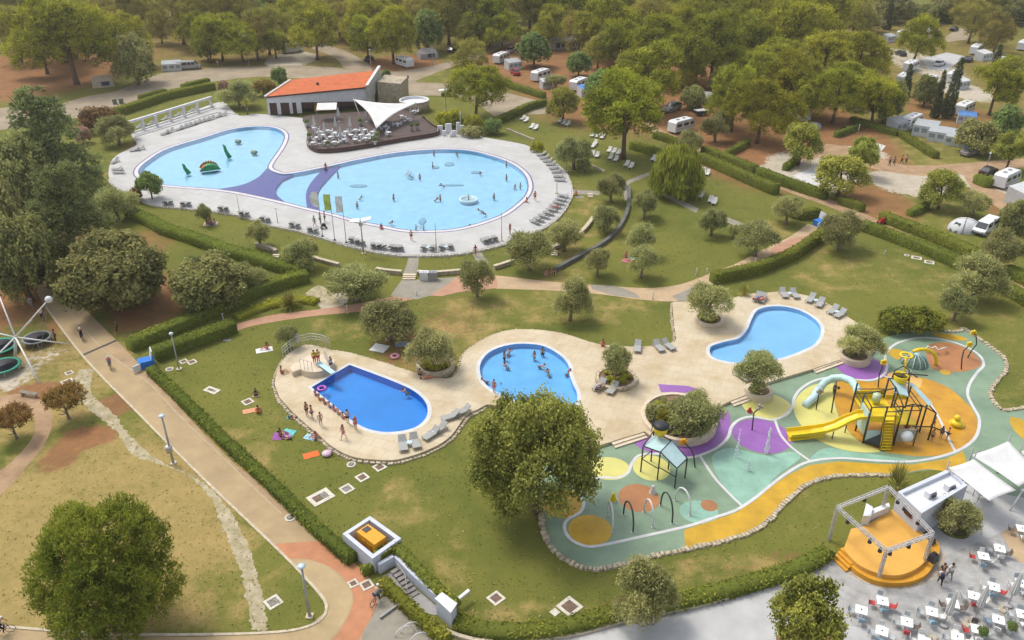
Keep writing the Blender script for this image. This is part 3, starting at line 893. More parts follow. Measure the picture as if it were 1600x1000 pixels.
def crown(name,lobes,nclump,nleaf,L,Wd,m,rc=0.35,needle=False,down=-0.45,depth=0.25,gap=0.72,up=0.25,tuft=0.0,hang=0.0,seed=0):
 rs=np.random.RandomState(seed)
 lo=np.array(lobes,float)
 wgt=(lo[:,3]*lo[:,4]+lo[:,3]*lo[:,5]+lo[:,4]*lo[:,5])
 k=rs.choice(len(lo),nclump*2,p=wgt/wgt.sum())
 d=unit(rs.normal(size=(nclump*2,3)))
 d[:,2]=np.where(d[:,2] < down,-d[:,2],d[:,2])
 rad=1-depth*rs.rand(nclump*2) ** 1.5
 c=lo[k,:3]+lo[k,3:6]*d*rad[:,None]
 keep=np.ones(len(c),bool)
 for j in range(len(lo)):
  q=np.linalg.norm((c-lo[j,:3])/lo[j,3:6],axis=1)
  keep &= (q > gap) | (k == j)
 c,d,k=c[keep][:nclump],unit(d/lo[k][:,3:6])[keep][:nclump],k[keep][:nclump]
 n=len(c)
 ltint=rs.normal(0.5,0.14,len(lo))
 ct=ltint[k]+rs.normal(0,0.17,n)
 off=rs.normal(size=(n,nleaf,3))*rc*0.6
 dd=np.repeat(d[:,None],nleaf,1)
 if tuft: off += dd*(rs.rand(n,nleaf,1)*tuft)
 pos=(c[:,None]+off).reshape(-1,3)
 out=unit(dd+np.array([0,0,up])).reshape(-1,3)
 rnd=unit(rs.normal(size=pos.shape))
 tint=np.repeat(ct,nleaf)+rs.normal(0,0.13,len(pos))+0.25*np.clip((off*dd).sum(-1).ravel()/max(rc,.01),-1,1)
 sz=rs.uniform(0.7,1.3,(len(pos),1))
 if needle:
  ax=unit(out*0.75+rnd*0.75)
  if hang: ax=unit(np.array([0,0,-1.0])+rnd*0.25+out*0.15)
  side=unit(np.cross(ax,unit(rs.normal(size=pos.shape))))
 else:
  nr=unit(out*0.8+rnd*0.75)
  ax=unit(np.cross(nr,unit(rs.normal(size=pos.shape))))
  side=np.cross(nr,ax)
 return leaf_mesh(name,pos,ax*L*sz*.5,side*Wd*sz*.5,tint,m)
def dome(n,rx,ry,rz,cz,rmin,rmax,seed,low=-0.25,squash=0.85,fillin=0.35):
 rg=np.random.RandomState(seed)
 out=[]
 for i in range(n):
  d=unit(rg.normal(size=3))
  if d[2] < low: d[2]=-d[2]
  f=1-fillin*rg.rand()
  r=rg.uniform(rmin,rmax)
  out.append((d[0]*rx*f,d[1]*ry*f,cz+d[2]*rz*f,r,r,r*squash))
 return out
BK = mat('pine_bark', (.15, .095, .065), .95, .3, 3, .6, 10)
BO = mat('olive_bark', (.21, .175, .135), .95, .3, 3, .6, 10)
def limbs(h,r,fork,spread,n,seed,lean=0.0,multi=1):
 rg=random.Random(seed)
 b=MB()
 for t in range(multi):
  ang=rg.uniform(0,6.28)
  lx,ly=math.cos(ang)*(lean+(multi > 1)*.5),math.sin(ang)*(lean+(multi > 1)*.5)
  pts=[(lx*s*s*h*.35+math.sin(s*5+t)*r*.5,ly*s*s*h*.35,h*s-(.15 if s == 0 else 0)) for s in (0,.12,.35,.6,.8,1)]
  b.tube(pts,[r*1.5,r*1.05,r*.9,r*.7,r*.45,r*.2],7)
  for i in range(n):
   s=fork+(1-fork)*rg.random()*.8
   a=rg.uniform(0,6.28)
   p=Vector((lx*s*s*h*.35,ly*s*s*h*.35,h*s))
   q=p+Vector((math.cos(a)*spread*rg.uniform(.5,1),math.sin(a)*spread*rg.uniform(.5,1),h*.22*rg.uniform(.4,1.2)))
   b.tube([p,p.lerp(q,.5)+Vector((0,0,-.04*h)),q],[r*.45,r*.3,r*.1],5)
 return b
LM={
 'pine': leaf_mat('pine_needles', (.064, .082, .017), (.480, .477, .055)),
 'bpine': leaf_mat('dark_pine_needles', (.089, .101, .031), (.336, .305, .057)),
 'brown': leaf_mat('olive_brown_needles', (.124, .122, .037), (.429, .384, .088)),
 'oak': leaf_mat('oak_leaves', (.111, .134, .055), (.462, .447, .164)),
 'dec': leaf_mat('green_leaves', (.088, .142, .054), (.311, .399, .125)),
 'mid': leaf_mat('mid_green_leaves', (.132, .162, .037), (.576, .576, .121)),
 'olive': leaf_mat('olive_leaves', (.121, .143, .052), (.529, .521, .215)),
 'cedar': leaf_mat('cedar_needles', (.049, .070, .029), (.338, .371, .143)),
 'cypress': leaf_mat('cypress_leaves', (.049, .073, .042), (.160, .182, .082)),
 'willow': leaf_mat('willow_leaves', (.150, .185, .028), (.540, .550, .090)),
 'hero': leaf_mat('hero_pine_needles', (.061, .096, .017), (.317, .338, .050)),
 'hedge': leaf_mat('hedge_leaves', (.095, .131, .030), (.368, .380, .064)),
 'yhedge': leaf_mat('yellow_hedge_leaves', (.105, .114, .021), (.385, .350, .052)),
 'red': leaf_mat('red_brown_leaves', (.131, .079, .042), (.350, .201, .096)),
 'rust': leaf_mat('rusty_leaves', (.149, .108, .035), (.403, .263, .088)),
 'pink': leaf_mat('flowering_leaves', (.131, .149, .061), (.595, .350, .298)),
 'lime': leaf_mat('lime_leaves', (.158, .193, .028), (.595, .560, .070)),
 'yuc': leaf_mat('spiky_leaves', (.140, .166, .038), (.525, .473, .123)),
}
PROT={}
def proto(sp,wd,ht,crowns,trunks):
 """tree template list; wd and ht are the real width and height of the modelled tree"""
 lst=[]
 for i,(c,t) in enumerate(zip(crowns,trunks)):
  lst.append((c,t))
 PROT[sp]=(wd,ht,lst)
def pine_lobes(s,n=30):
 rg=np.random.RandomState(s)
 sx,sy=rg.uniform(.8,1.15,2)
 out=[]
 for i in range(n):
  d=unit(rg.normal(size=3))
  if d[2] < -.72: d[2]=-d[2]
  f=rg.uniform(.6,1.05)
  r=rg.uniform(1.1,1.85)*(1-.2*max(0,d[2]))
  out.append((d[0]*3.9*f*sx,d[1]*3.9*f*sy,5.2+d[2]*4.1*f,r,r,r*.8))
 return out
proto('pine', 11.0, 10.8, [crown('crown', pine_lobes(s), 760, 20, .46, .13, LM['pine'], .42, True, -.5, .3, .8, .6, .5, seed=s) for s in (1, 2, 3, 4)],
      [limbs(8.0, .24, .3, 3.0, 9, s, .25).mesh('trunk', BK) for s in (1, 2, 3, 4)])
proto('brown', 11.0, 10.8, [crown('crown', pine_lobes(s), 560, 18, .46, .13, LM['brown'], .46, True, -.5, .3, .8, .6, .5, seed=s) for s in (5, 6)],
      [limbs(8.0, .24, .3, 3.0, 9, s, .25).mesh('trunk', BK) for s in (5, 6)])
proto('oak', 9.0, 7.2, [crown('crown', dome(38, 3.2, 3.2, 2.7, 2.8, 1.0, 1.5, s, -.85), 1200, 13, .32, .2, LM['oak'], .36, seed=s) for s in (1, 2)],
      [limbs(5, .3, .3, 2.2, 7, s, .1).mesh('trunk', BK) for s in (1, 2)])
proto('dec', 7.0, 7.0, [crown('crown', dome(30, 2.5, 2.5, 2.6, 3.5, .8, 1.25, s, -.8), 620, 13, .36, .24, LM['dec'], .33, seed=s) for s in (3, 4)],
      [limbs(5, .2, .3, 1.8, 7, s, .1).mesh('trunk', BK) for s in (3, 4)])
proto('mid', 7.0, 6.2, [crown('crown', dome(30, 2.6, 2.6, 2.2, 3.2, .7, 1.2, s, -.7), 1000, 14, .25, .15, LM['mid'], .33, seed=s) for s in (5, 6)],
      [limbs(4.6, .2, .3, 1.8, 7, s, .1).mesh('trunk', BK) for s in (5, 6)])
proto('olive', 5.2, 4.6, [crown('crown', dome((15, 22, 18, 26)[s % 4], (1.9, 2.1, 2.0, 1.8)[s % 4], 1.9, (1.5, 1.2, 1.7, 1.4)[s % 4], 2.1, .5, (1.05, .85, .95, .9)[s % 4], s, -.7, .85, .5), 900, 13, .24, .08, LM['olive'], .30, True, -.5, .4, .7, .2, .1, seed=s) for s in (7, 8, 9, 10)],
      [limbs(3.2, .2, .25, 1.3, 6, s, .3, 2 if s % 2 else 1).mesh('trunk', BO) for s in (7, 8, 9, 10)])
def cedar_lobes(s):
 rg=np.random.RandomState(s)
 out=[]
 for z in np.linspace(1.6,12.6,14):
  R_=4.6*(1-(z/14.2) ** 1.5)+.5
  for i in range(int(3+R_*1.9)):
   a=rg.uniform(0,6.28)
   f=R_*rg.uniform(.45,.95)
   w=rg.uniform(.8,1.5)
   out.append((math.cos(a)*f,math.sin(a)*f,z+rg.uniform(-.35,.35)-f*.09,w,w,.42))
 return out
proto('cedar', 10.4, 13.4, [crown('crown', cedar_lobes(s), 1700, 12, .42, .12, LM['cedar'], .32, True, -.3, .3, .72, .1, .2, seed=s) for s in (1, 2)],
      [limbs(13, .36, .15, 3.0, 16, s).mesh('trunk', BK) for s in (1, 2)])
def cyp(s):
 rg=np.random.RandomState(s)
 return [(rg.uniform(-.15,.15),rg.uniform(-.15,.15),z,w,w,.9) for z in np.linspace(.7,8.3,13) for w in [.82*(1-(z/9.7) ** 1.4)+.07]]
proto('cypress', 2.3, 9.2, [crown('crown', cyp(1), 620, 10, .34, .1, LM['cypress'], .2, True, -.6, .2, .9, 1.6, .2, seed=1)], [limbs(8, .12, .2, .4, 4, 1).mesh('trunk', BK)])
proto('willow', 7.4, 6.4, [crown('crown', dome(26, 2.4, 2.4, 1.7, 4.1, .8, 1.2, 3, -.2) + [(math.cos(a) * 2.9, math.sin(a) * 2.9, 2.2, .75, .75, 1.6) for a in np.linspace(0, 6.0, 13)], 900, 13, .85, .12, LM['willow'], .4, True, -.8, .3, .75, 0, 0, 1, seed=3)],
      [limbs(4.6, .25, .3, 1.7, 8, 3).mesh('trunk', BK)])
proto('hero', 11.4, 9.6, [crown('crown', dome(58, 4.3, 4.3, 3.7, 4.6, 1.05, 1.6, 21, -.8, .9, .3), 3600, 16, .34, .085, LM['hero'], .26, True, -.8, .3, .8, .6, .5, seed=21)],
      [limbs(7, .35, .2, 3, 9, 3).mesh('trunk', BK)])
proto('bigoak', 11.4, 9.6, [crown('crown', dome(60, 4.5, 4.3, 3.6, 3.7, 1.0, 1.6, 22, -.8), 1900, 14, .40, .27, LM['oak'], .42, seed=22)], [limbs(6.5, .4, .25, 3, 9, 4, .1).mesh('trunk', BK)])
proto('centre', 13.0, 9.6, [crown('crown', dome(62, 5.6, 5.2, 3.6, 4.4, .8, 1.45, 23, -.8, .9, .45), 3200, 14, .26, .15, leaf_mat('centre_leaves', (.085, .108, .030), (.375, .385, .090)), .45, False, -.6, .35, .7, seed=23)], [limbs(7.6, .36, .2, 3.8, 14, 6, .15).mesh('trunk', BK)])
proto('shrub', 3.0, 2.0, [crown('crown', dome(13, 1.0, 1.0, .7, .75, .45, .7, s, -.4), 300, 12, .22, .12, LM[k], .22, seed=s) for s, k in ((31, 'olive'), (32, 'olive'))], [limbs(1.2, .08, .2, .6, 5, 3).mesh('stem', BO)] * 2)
for k in ('red', 'rust', 'pink', 'lime', 'dec', 'hedge', 'yhedge'):
 proto('shrub_' + k, 3.0, 2.0, [crown('crown', dome(13, 1.0, 1.0, .7, .75, .45, .7, 33, -.4), 300, 12, .24, .14, LM[k], .22, seed=33)], [limbs(1.2, .08, .2, .6, 5, 3).mesh('stem', BO)])
proto('rusttree', 4.4, 2.6, [crown('crown', [(rx, ry, z, .8, .8, .28) for rx, ry, z in [(math.cos(a) * f, math.sin(a) * f, 1.9 + .25 * math.sin(a * 3)) for a, f in zip(np.linspace(0, 12, 18), np.linspace(.2, 1.6, 18))]], 420, 12, .26, .1, LM['rust'], .2, True, -.3, .3, .8, .3, .2, seed=5)], [limbs(1.9, .14, .3, 1.1, 7, 8, .3).mesh('trunk', BO)])
def spiky(seed,n=110,L=1.6,z0=.4):
 rg=np.random.RandomState(seed)
 a,e=rg.uniform(0,6.28,n),rg.uniform(-.25,1.45,n)
 d=np.stack([np.cos(a)*np.cos(e),np.sin(a)*np.cos(e),np.sin(e)],-1)
 base=np.array([0,0,z0])+rg.normal(0,.1,(n,3))
 side=unit(np.cross(d,[0,0,1.0]))*.07
 return leaf_mesh('crown', base + d * L * .5, d * L * .5, side, rg.normal(.5, .2, n), LM['yuc'])
proto('spiky', 3.0, 1.9, [spiky(1), spiky(2)], [limbs(.5, .16, .3, .1, 1, 1).mesh('stem', BO)] * 2)
palm_t=MB().tube([(0,0,-.1),(0,0,1.9)],[.16,.11],8)
proto('palm', 2.8, 3.2, [spiky(5, 70, 1.4, 1.9)], [palm_t.mesh('trunk', BO)])
NAMEOF = {'pine': 'pine_tree', 'brown': 'pine_tree', 'oak': 'oak_tree', 'dec': 'leafy_tree', 'mid': 'leafy_tree', 'olive': 'olive_tree', 'cedar': 'cedar_tree', 'cypress': 'cypress_tree', 'willow': 'willow_tree',
          'hero': 'pine_tree', 'bigoak': 'oak_tree', 'centre': 'oak_tree', 'rusttree': 'small_tree', 'spiky': 'spiky_plant', 'palm': 'palm_tree'}
rv=random.Random(5)
def grow(sp,loc,sw,sh,label,group=None):
 wd,ht,lst=PROT[sp]
 c,t=lst[rv.randrange(len(lst))]
 nm = NAMEOF.get(sp, 'shrub')
 o = thing(nm, label, 'tree' if 'tree' in nm else ('shrub' if nm == 'shrub' else 'plant'), loc, rv.uniform(0, 6.28), group)
 u = rv.uniform(.86, 1.14) if sp in ('olive', 'pine', 'brown', 'oak', 'mid', 'dec') else 1.0
 o.scale=(sw*u,sw*(2-u),sh)
 if sp in ('olive', 'mid', 'pine', 'brown'): o.rotation_euler = (rv.uniform(-.07, .07), rv.uniform(-.07, .07), o.rotation_euler[2])
 link_mesh('trunk' if 'tree' in nm else 'stem', t, o)
 link_mesh('crown', c, o)
 return o
TREEPOS=[]
def tree(sp,cx,w,ytop,ybase,label,group=None,z=0.0):
 """crown centre column, crown width, top row and foot row in photo pixels"""
 wd,ht,lst=PROT[sp]
 k=(ybase-ytop)*.55
 bx=cx-(cx-800)/(2845-ybase)*k
 p=P(bx,ybase,z)
 if sp in ('pine', 'brown'): w *= 1.12
 sw=w/S(ybase)/wd
 h=TOP(bx,ybase,ytop,z)*.95
 sh = min(max(h / ht, sw * (.92 if sp in ('pine', 'brown') else .6)), sw * 1.7)
 TREEPOS.append((p.x,p.y,sw*wd/2))
 return grow(sp,p,sw,sh,label,group)
#  trees one by one
T=tree
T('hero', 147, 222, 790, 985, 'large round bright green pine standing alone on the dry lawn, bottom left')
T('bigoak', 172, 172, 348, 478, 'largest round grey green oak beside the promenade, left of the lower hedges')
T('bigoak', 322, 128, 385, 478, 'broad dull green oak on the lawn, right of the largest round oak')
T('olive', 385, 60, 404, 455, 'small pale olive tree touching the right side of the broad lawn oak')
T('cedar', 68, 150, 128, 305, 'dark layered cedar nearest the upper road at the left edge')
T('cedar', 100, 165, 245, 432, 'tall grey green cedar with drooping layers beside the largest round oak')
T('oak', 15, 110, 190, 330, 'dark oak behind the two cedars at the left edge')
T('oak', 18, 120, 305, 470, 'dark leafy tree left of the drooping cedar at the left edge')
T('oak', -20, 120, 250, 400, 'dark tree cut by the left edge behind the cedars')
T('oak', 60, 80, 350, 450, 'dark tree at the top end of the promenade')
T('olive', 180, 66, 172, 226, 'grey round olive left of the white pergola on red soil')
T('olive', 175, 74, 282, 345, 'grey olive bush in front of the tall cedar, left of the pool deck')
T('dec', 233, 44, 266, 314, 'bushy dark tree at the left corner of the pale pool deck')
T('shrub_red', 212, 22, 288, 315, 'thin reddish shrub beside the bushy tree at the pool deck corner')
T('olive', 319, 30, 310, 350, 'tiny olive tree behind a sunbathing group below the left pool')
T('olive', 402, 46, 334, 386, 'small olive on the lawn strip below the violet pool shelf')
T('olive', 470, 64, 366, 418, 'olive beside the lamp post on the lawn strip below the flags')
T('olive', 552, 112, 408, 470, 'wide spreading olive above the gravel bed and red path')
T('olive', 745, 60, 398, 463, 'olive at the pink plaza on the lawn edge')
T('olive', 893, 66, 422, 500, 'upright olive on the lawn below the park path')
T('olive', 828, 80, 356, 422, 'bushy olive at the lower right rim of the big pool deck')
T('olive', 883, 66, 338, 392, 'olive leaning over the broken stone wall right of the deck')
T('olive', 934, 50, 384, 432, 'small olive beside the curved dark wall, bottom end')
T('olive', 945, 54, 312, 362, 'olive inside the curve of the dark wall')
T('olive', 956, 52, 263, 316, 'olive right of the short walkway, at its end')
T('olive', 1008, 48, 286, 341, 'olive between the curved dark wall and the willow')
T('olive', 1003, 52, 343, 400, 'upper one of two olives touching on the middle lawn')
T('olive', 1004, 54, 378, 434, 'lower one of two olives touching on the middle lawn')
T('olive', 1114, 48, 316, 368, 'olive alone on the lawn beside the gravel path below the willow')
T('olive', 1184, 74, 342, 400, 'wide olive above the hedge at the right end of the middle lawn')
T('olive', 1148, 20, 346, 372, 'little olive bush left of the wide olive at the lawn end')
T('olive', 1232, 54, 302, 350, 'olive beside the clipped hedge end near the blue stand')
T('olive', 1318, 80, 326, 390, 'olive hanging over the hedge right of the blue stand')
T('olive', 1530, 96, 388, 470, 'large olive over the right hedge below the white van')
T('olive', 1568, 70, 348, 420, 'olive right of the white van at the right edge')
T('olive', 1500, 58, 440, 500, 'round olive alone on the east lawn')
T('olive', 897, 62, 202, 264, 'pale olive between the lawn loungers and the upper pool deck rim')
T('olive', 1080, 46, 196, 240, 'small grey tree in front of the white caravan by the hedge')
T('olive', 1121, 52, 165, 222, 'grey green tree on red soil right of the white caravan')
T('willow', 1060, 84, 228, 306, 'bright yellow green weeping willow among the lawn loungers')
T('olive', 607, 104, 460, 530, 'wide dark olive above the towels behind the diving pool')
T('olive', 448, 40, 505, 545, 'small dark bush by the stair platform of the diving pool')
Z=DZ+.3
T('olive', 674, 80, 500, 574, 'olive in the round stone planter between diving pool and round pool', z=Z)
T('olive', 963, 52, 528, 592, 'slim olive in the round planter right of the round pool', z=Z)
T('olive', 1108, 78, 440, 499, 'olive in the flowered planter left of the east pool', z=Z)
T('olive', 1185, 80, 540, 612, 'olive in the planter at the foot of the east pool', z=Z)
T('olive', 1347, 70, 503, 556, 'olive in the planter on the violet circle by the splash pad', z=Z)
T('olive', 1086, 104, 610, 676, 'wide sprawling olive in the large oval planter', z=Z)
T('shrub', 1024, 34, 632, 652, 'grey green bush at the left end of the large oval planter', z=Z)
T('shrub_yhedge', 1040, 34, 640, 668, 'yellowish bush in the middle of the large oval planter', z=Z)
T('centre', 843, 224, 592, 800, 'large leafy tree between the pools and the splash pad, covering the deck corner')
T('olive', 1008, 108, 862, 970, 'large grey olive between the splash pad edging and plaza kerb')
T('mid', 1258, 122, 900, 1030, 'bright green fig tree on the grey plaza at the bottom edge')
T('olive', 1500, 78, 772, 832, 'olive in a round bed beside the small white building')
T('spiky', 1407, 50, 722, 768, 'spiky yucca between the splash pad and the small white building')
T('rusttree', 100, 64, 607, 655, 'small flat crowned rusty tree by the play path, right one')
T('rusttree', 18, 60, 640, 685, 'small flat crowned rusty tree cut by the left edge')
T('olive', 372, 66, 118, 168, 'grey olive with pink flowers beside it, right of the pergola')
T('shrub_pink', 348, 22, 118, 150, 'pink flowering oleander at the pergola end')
T('palm', 385, 24, 150, 180, 'small yellow green palm left of the restaurant')
T('shrub_dec', 437, 30, 102, 135, 'round yellow topped tree behind the left end of the orange roof')
T('shrub_rust', 410, 40, 122, 150, 'low brown shrub left of the orange roof')
T('shrub_red', 150, 70, 165, 205, 'reddish shrub row end at the lower edge of the upper road')
T('shrub_pink', 127, 30, 195, 225, 'pale flowering shrub beside the upper cedar')
T('dec', 603, 20, 108, 132, 'narrow dark tree behind the stone gable of the restaurant')
T('brown', 738, 66, 65, 128, 'upper of the two tall yellow pines on the road bank', )
T('pine', 742, 84, 92, 182, 'tall yellow green pine on the lawn right of the solar lamp')
T('shrub_lime', 693, 30, 172, 200, 'pale shrub right of the terrace wall')
T('shrub_lime', 712, 34, 168, 198, 'yellow green shrub behind the white shower wall')
T('shrub_lime', 738, 30, 176, 205, 'lime shrub between shower wall and dark shrub')
T('spiky', 738, 30, 182, 208, 'spiky palm like plant by the red flower bed')
T('shrub_dec', 768, 36, 182, 208, 'dark round shrub at the corner of the pool deck')
T('shrub_lime', 838, 22, 218, 240, 'bright lime plant at the rim of the pool deck')
T('shrub', 735, 40, 196, 215, 'grey shrub right of the red flower bed')
T('shrub', 912, 24, 248, 268, 'small dark shrub under the pale olive by the deck')
T('pine', 978, 138, 136, 248, 'large pine over the lawn loungers with its trunk showing')
T('pine', 1150, 92, 92, 206, 'pine with bare trunk standing on red soil, left of a pair')
T('pine', 1192, 94, 108, 224, 'pine with bare trunk standing on red soil, right of a pair')
T('mid', 1254, 68, 185, 258, 'small leafy oak above the pale gravel pitch')
T('mid', 1316, 90, 238, 306, 'wide leafy oak at the hedge beside the white tarpaulin')
T('mid', 1350, 50, 210, 275, 'slim leafy oak behind the wide hedge oak')
T('mid', 1475, 72, 260, 326, 'leafy oak in the middle of the right camping pitch')
T('olive', 1525, 52, 292, 338, 'round grey tree left of the large awning caravan')
T('oak', 1590, 50, 302, 362, 'dark oak cut by the right edge under the awning caravan')
T('mid', 1582, 60, 202, 266, 'pale green tree at the right edge above the awning caravan')
T('oak', 1532, 70, 178, 240, 'dark tree right of the grey awning, above the silver car')
T('pine', 1437, 70, 15, 98, 'pine with forked trunk among the upper right caravans')
T('oak', 1450, 44, 108, 166, 'dark oak between the two tall cypresses')
T('cypress', 1391, 15, -8, 46, 'cypress at the upper right, farthest left of the cypresses')
T('cypress', 1420, 15, 98, 150, 'short dark cypress left of the dark oak')
T('cypress', 1493, 22, 86, 184, 'tallest cypress, in front of the caravans at the upper right')
T('cypress', 1558, 17, 68, 124, 'cypress beside the red car at the upper right')
T('cypress', 1470, 16, 108, 184, 'broad dark green cypress left of the tallest cypress')
T('pine', 1556, 92, 112, 180, 'rounded yellow pine near the right edge above the dark trees')
T('dec', 1575, 60, 160, 225, 'blue green tree below the rounded yellow pine at the right edge')
T('brown', 1560, 62, 24, 84, 'olive brown pine at the upper right corner')
T('oak', 205, 80, 38, 132, 'dark round oak left of the silver van')
T('pine', 105, 145, 20, 132, 'largest pine of the upper left, its branches over the tan tent')
T('pine', 490, 80, 0, 93, 'pine with straight trunk where the road branches off')
T('pine', 612, 88, 18, 100, 'pine left of the road bend above the orange roof')
T('pine', 572, 70, 18, 96, 'pine standing just behind the restaurant roof ridge')
T('dec', 667, 66, 10, 84, 'blue green round tree in front of the brown wood')
T('dec', 835, 66, 46, 105, 'dark green round tree left of the grey mobile home')
T('dec', 905, 46, 78, 120, 'low dark round tree in front of the grey mobile home')
T('dec', 940, 66, 106, 172, 'round green tree right of the blue awning')
T('pine', 1015, 112, 86, 175, 'broad rounded pine above the silver pickup truck')
T('mid', 880, 60, 130, 190, 'leafy tree over the hedge below the blue awning')
T('olive', 868, 40, 112, 138, 'small bush in front of the white caravan by the road hedge')
T('pine', 1372, 84, 108, 195, 'pine in front of the left awning caravan')
T('pine', 1310, 90, 104, 192, 'pine at the right camping rows, left of the awning caravan')
T('pine', 1345, 90, 48, 135, 'pine left of the white caravan row, middle of the wood')
T('oak', 1390, 62, 112, 190, 'dark oak behind the left awning caravan')
GW = 'trees of the dense camping wood along the top'
wood = 'tree crown of the far dense wood along the very top edge'
FOREST=[]
for sp, cx, w, y0, y1 in [('pine', 28, 64, 0, 80), ('pine', 90, 80, 8, 100), ('brown', 160, 70, 2, 74), ('brown', 280, 84, -2, 72), ('pine', 322, 48, 22, 100), ('brown', 352, 90, 2, 64), ('pine', 375, 60, 40, 100), ('brown', 415, 62, 5, 88), ('pine', 452, 50, -10, 50),
  ('brown', 545, 60, -5, 60), ('brown', 745, 110, -2, 66), ('pine', 828, 78, 6, 58), ('brown', 790, 60, -4, 50), ('pine', 892, 76, 0, 60), ('pine', 950, 92, 40, 96), ('pine', 935, 70, 0, 60), ('brown', 905, 60, 44, 88), ('pine', 1040, 96, 42, 132),
  ('pine', 1115, 110, 48, 138), ('pine', 1080, 80, 20, 84), ('pine', 1180, 84, 12, 86), ('pine', 1165, 90, 45, 120), ('pine', 1250, 110, 36, 118), ('pine', 1212, 80, 70, 150), ('pine', 1290, 84, 66, 140), ('pine', 1240, 90, 96, 180), ('pine', 1290, 90, 0, 70), ('oak', 1357, 52, 0, 52),
  ('pine', 1005, 80, -5, 52), ('brown', 1010, 80, 20, 80), ('pine', 1130, 90, -5, 50), ('brown', 1060, 60, -5, 40), ('pine', 1230, 80, -8, 52), ('oak', 1480, 70, -4, 34), ('dec', 1540, 60, -6, 30), ('brown', 1520, 60, 20, 70), ('oak', 1420, 40, 0, 30), ('oak', 1590, 46, -6, 40), ('pine', 705, 60, -10, 40), ('brown', 620, 60, -10, 40),
  ('pine', 205, 60, -10, 50), ('dec', 395, 40, -5, 40), ('pine', 130, 90, -10, 60), ('pine', 60, 60, -10, 40), ('brown', 240, 60, -12, 40), ('pine', 60, 84, 22, 118), ('brown', 20, 64, 10, 100), ('pine', 188, 66, 15, 108), ('brown', 248, 46, 20, 70), ('pine', 300, 56, 14, 80), ('pine', 342, 70, 32, 98), ('dec', 322, 36, 58, 96), ('brown', 398, 56, 25, 96), ('pine', 428, 46, 42, 94), ('brown', 528, 56, 0, 58), ('pine', 590, 60, 0, 64), ('brown', 650, 56, -4, 60), ('brown', 700, 84, 0, 72), ('pine', 762, 76, 12, 76), ('brown', 725, 50, 24, 80), ('pine', 785, 56, 30, 82), ('pine', 862, 60, 22, 76), ('brown', 480, 56, -12, 40), ('pine', 505, 50, -14, 44), ('pine', 970, 70, 56, 112), ('oak', 1000, 50, 80, 130), ('brown', 935, 50, 70, 108), ('pine', 1070, 60, 70, 140), ('oak', 1130, 50, 100, 150), ('pine', 1200, 70, 90, 160), ('pine', 1265, 70, 120, 190), ('pine', 1330, 60, 90, 160), ('pine', 1030, 60, 6, 66), ('oak', 1085, 44, 130, 172)]:
 FOREST.append((sp,cx,w*1.1,y0-4,y1-2))
AREAS = [(240, 'left of the silver van'), (440, 'above the silver van'), (640, 'behind the restaurant'), (860, 'above the road bend'), (1060, 'above the pickup truck'), (1200, 'above the bare trunk pines'), (1340, 'above the dome tent'), (9999, 'behind the upper right caravans')]
KINDW = {'pine': 'green pine', 'brown': 'brownish pine', 'oak': 'dark oak', 'dec': 'blue green tree'}
cnt={}
for sp,cx,w,y0,y1 in sorted(FOREST,key=lambda t: t[1]):
 ar=next(n for x,n in AREAS if cx < x)
 k=cnt[(sp,ar)]=cnt.get((sp,ar),-1)+1
 T(sp, cx, w, y0, y1, ['first', 'second', 'third', 'fourth', 'fifth', 'sixth', 'seventh', 'eighth', 'ninth', 'tenth'][k] + ' ' + KINDW[sp] + ' from left in the wood ' + ar, GW)
# the wood goes on beyond the top edge
FAR=[]
for i in range(900):
 if len(TREEPOS) > 330: break
 y=rv.uniform(262,358)
 x=rv.uniform(-.70,.70)*y
 p=Vector((x,y,0))
 dz=y*CP+(CAMH)*SP
 qx=800+F*x/dz
 if y < 300 and 1360 < qx < 1600: continue
 if y < 275 and (qx < 300 or 640 < qx < 720): continue
 if any((x-a) ** 2+(y-b_) ** 2 < (3.0+r_*.33) ** 2 for a,b_,r_ in TREEPOS): continue
 sp = rv.choice(['pine', 'pine', 'pine', 'brown', 'brown', 'oak'])
 s=rv.uniform(1.0,1.35)
 TREEPOS.append((x,y,5*s))
 FAR.append((qx,sp,p,s))
cnt={}
for qx,sp,p,s in sorted(FAR,key=lambda t: t[0]):
 ar=next(n for x,n in AREAS if qx < x)
 k=cnt[(sp,ar)]=cnt.get((sp,ar),-1)+1
 grow(sp, p, s, s * rv.uniform(.9, 1.15), (['first', 'second', 'third', 'fourth', 'fifth', 'sixth', 'seventh', 'eighth', 'ninth', 'tenth'][k] + ' ' + KINDW[sp] + ' from left along the top edge ' + ar) if k < 10 and 0 < qx < 1600 else wood, GW)
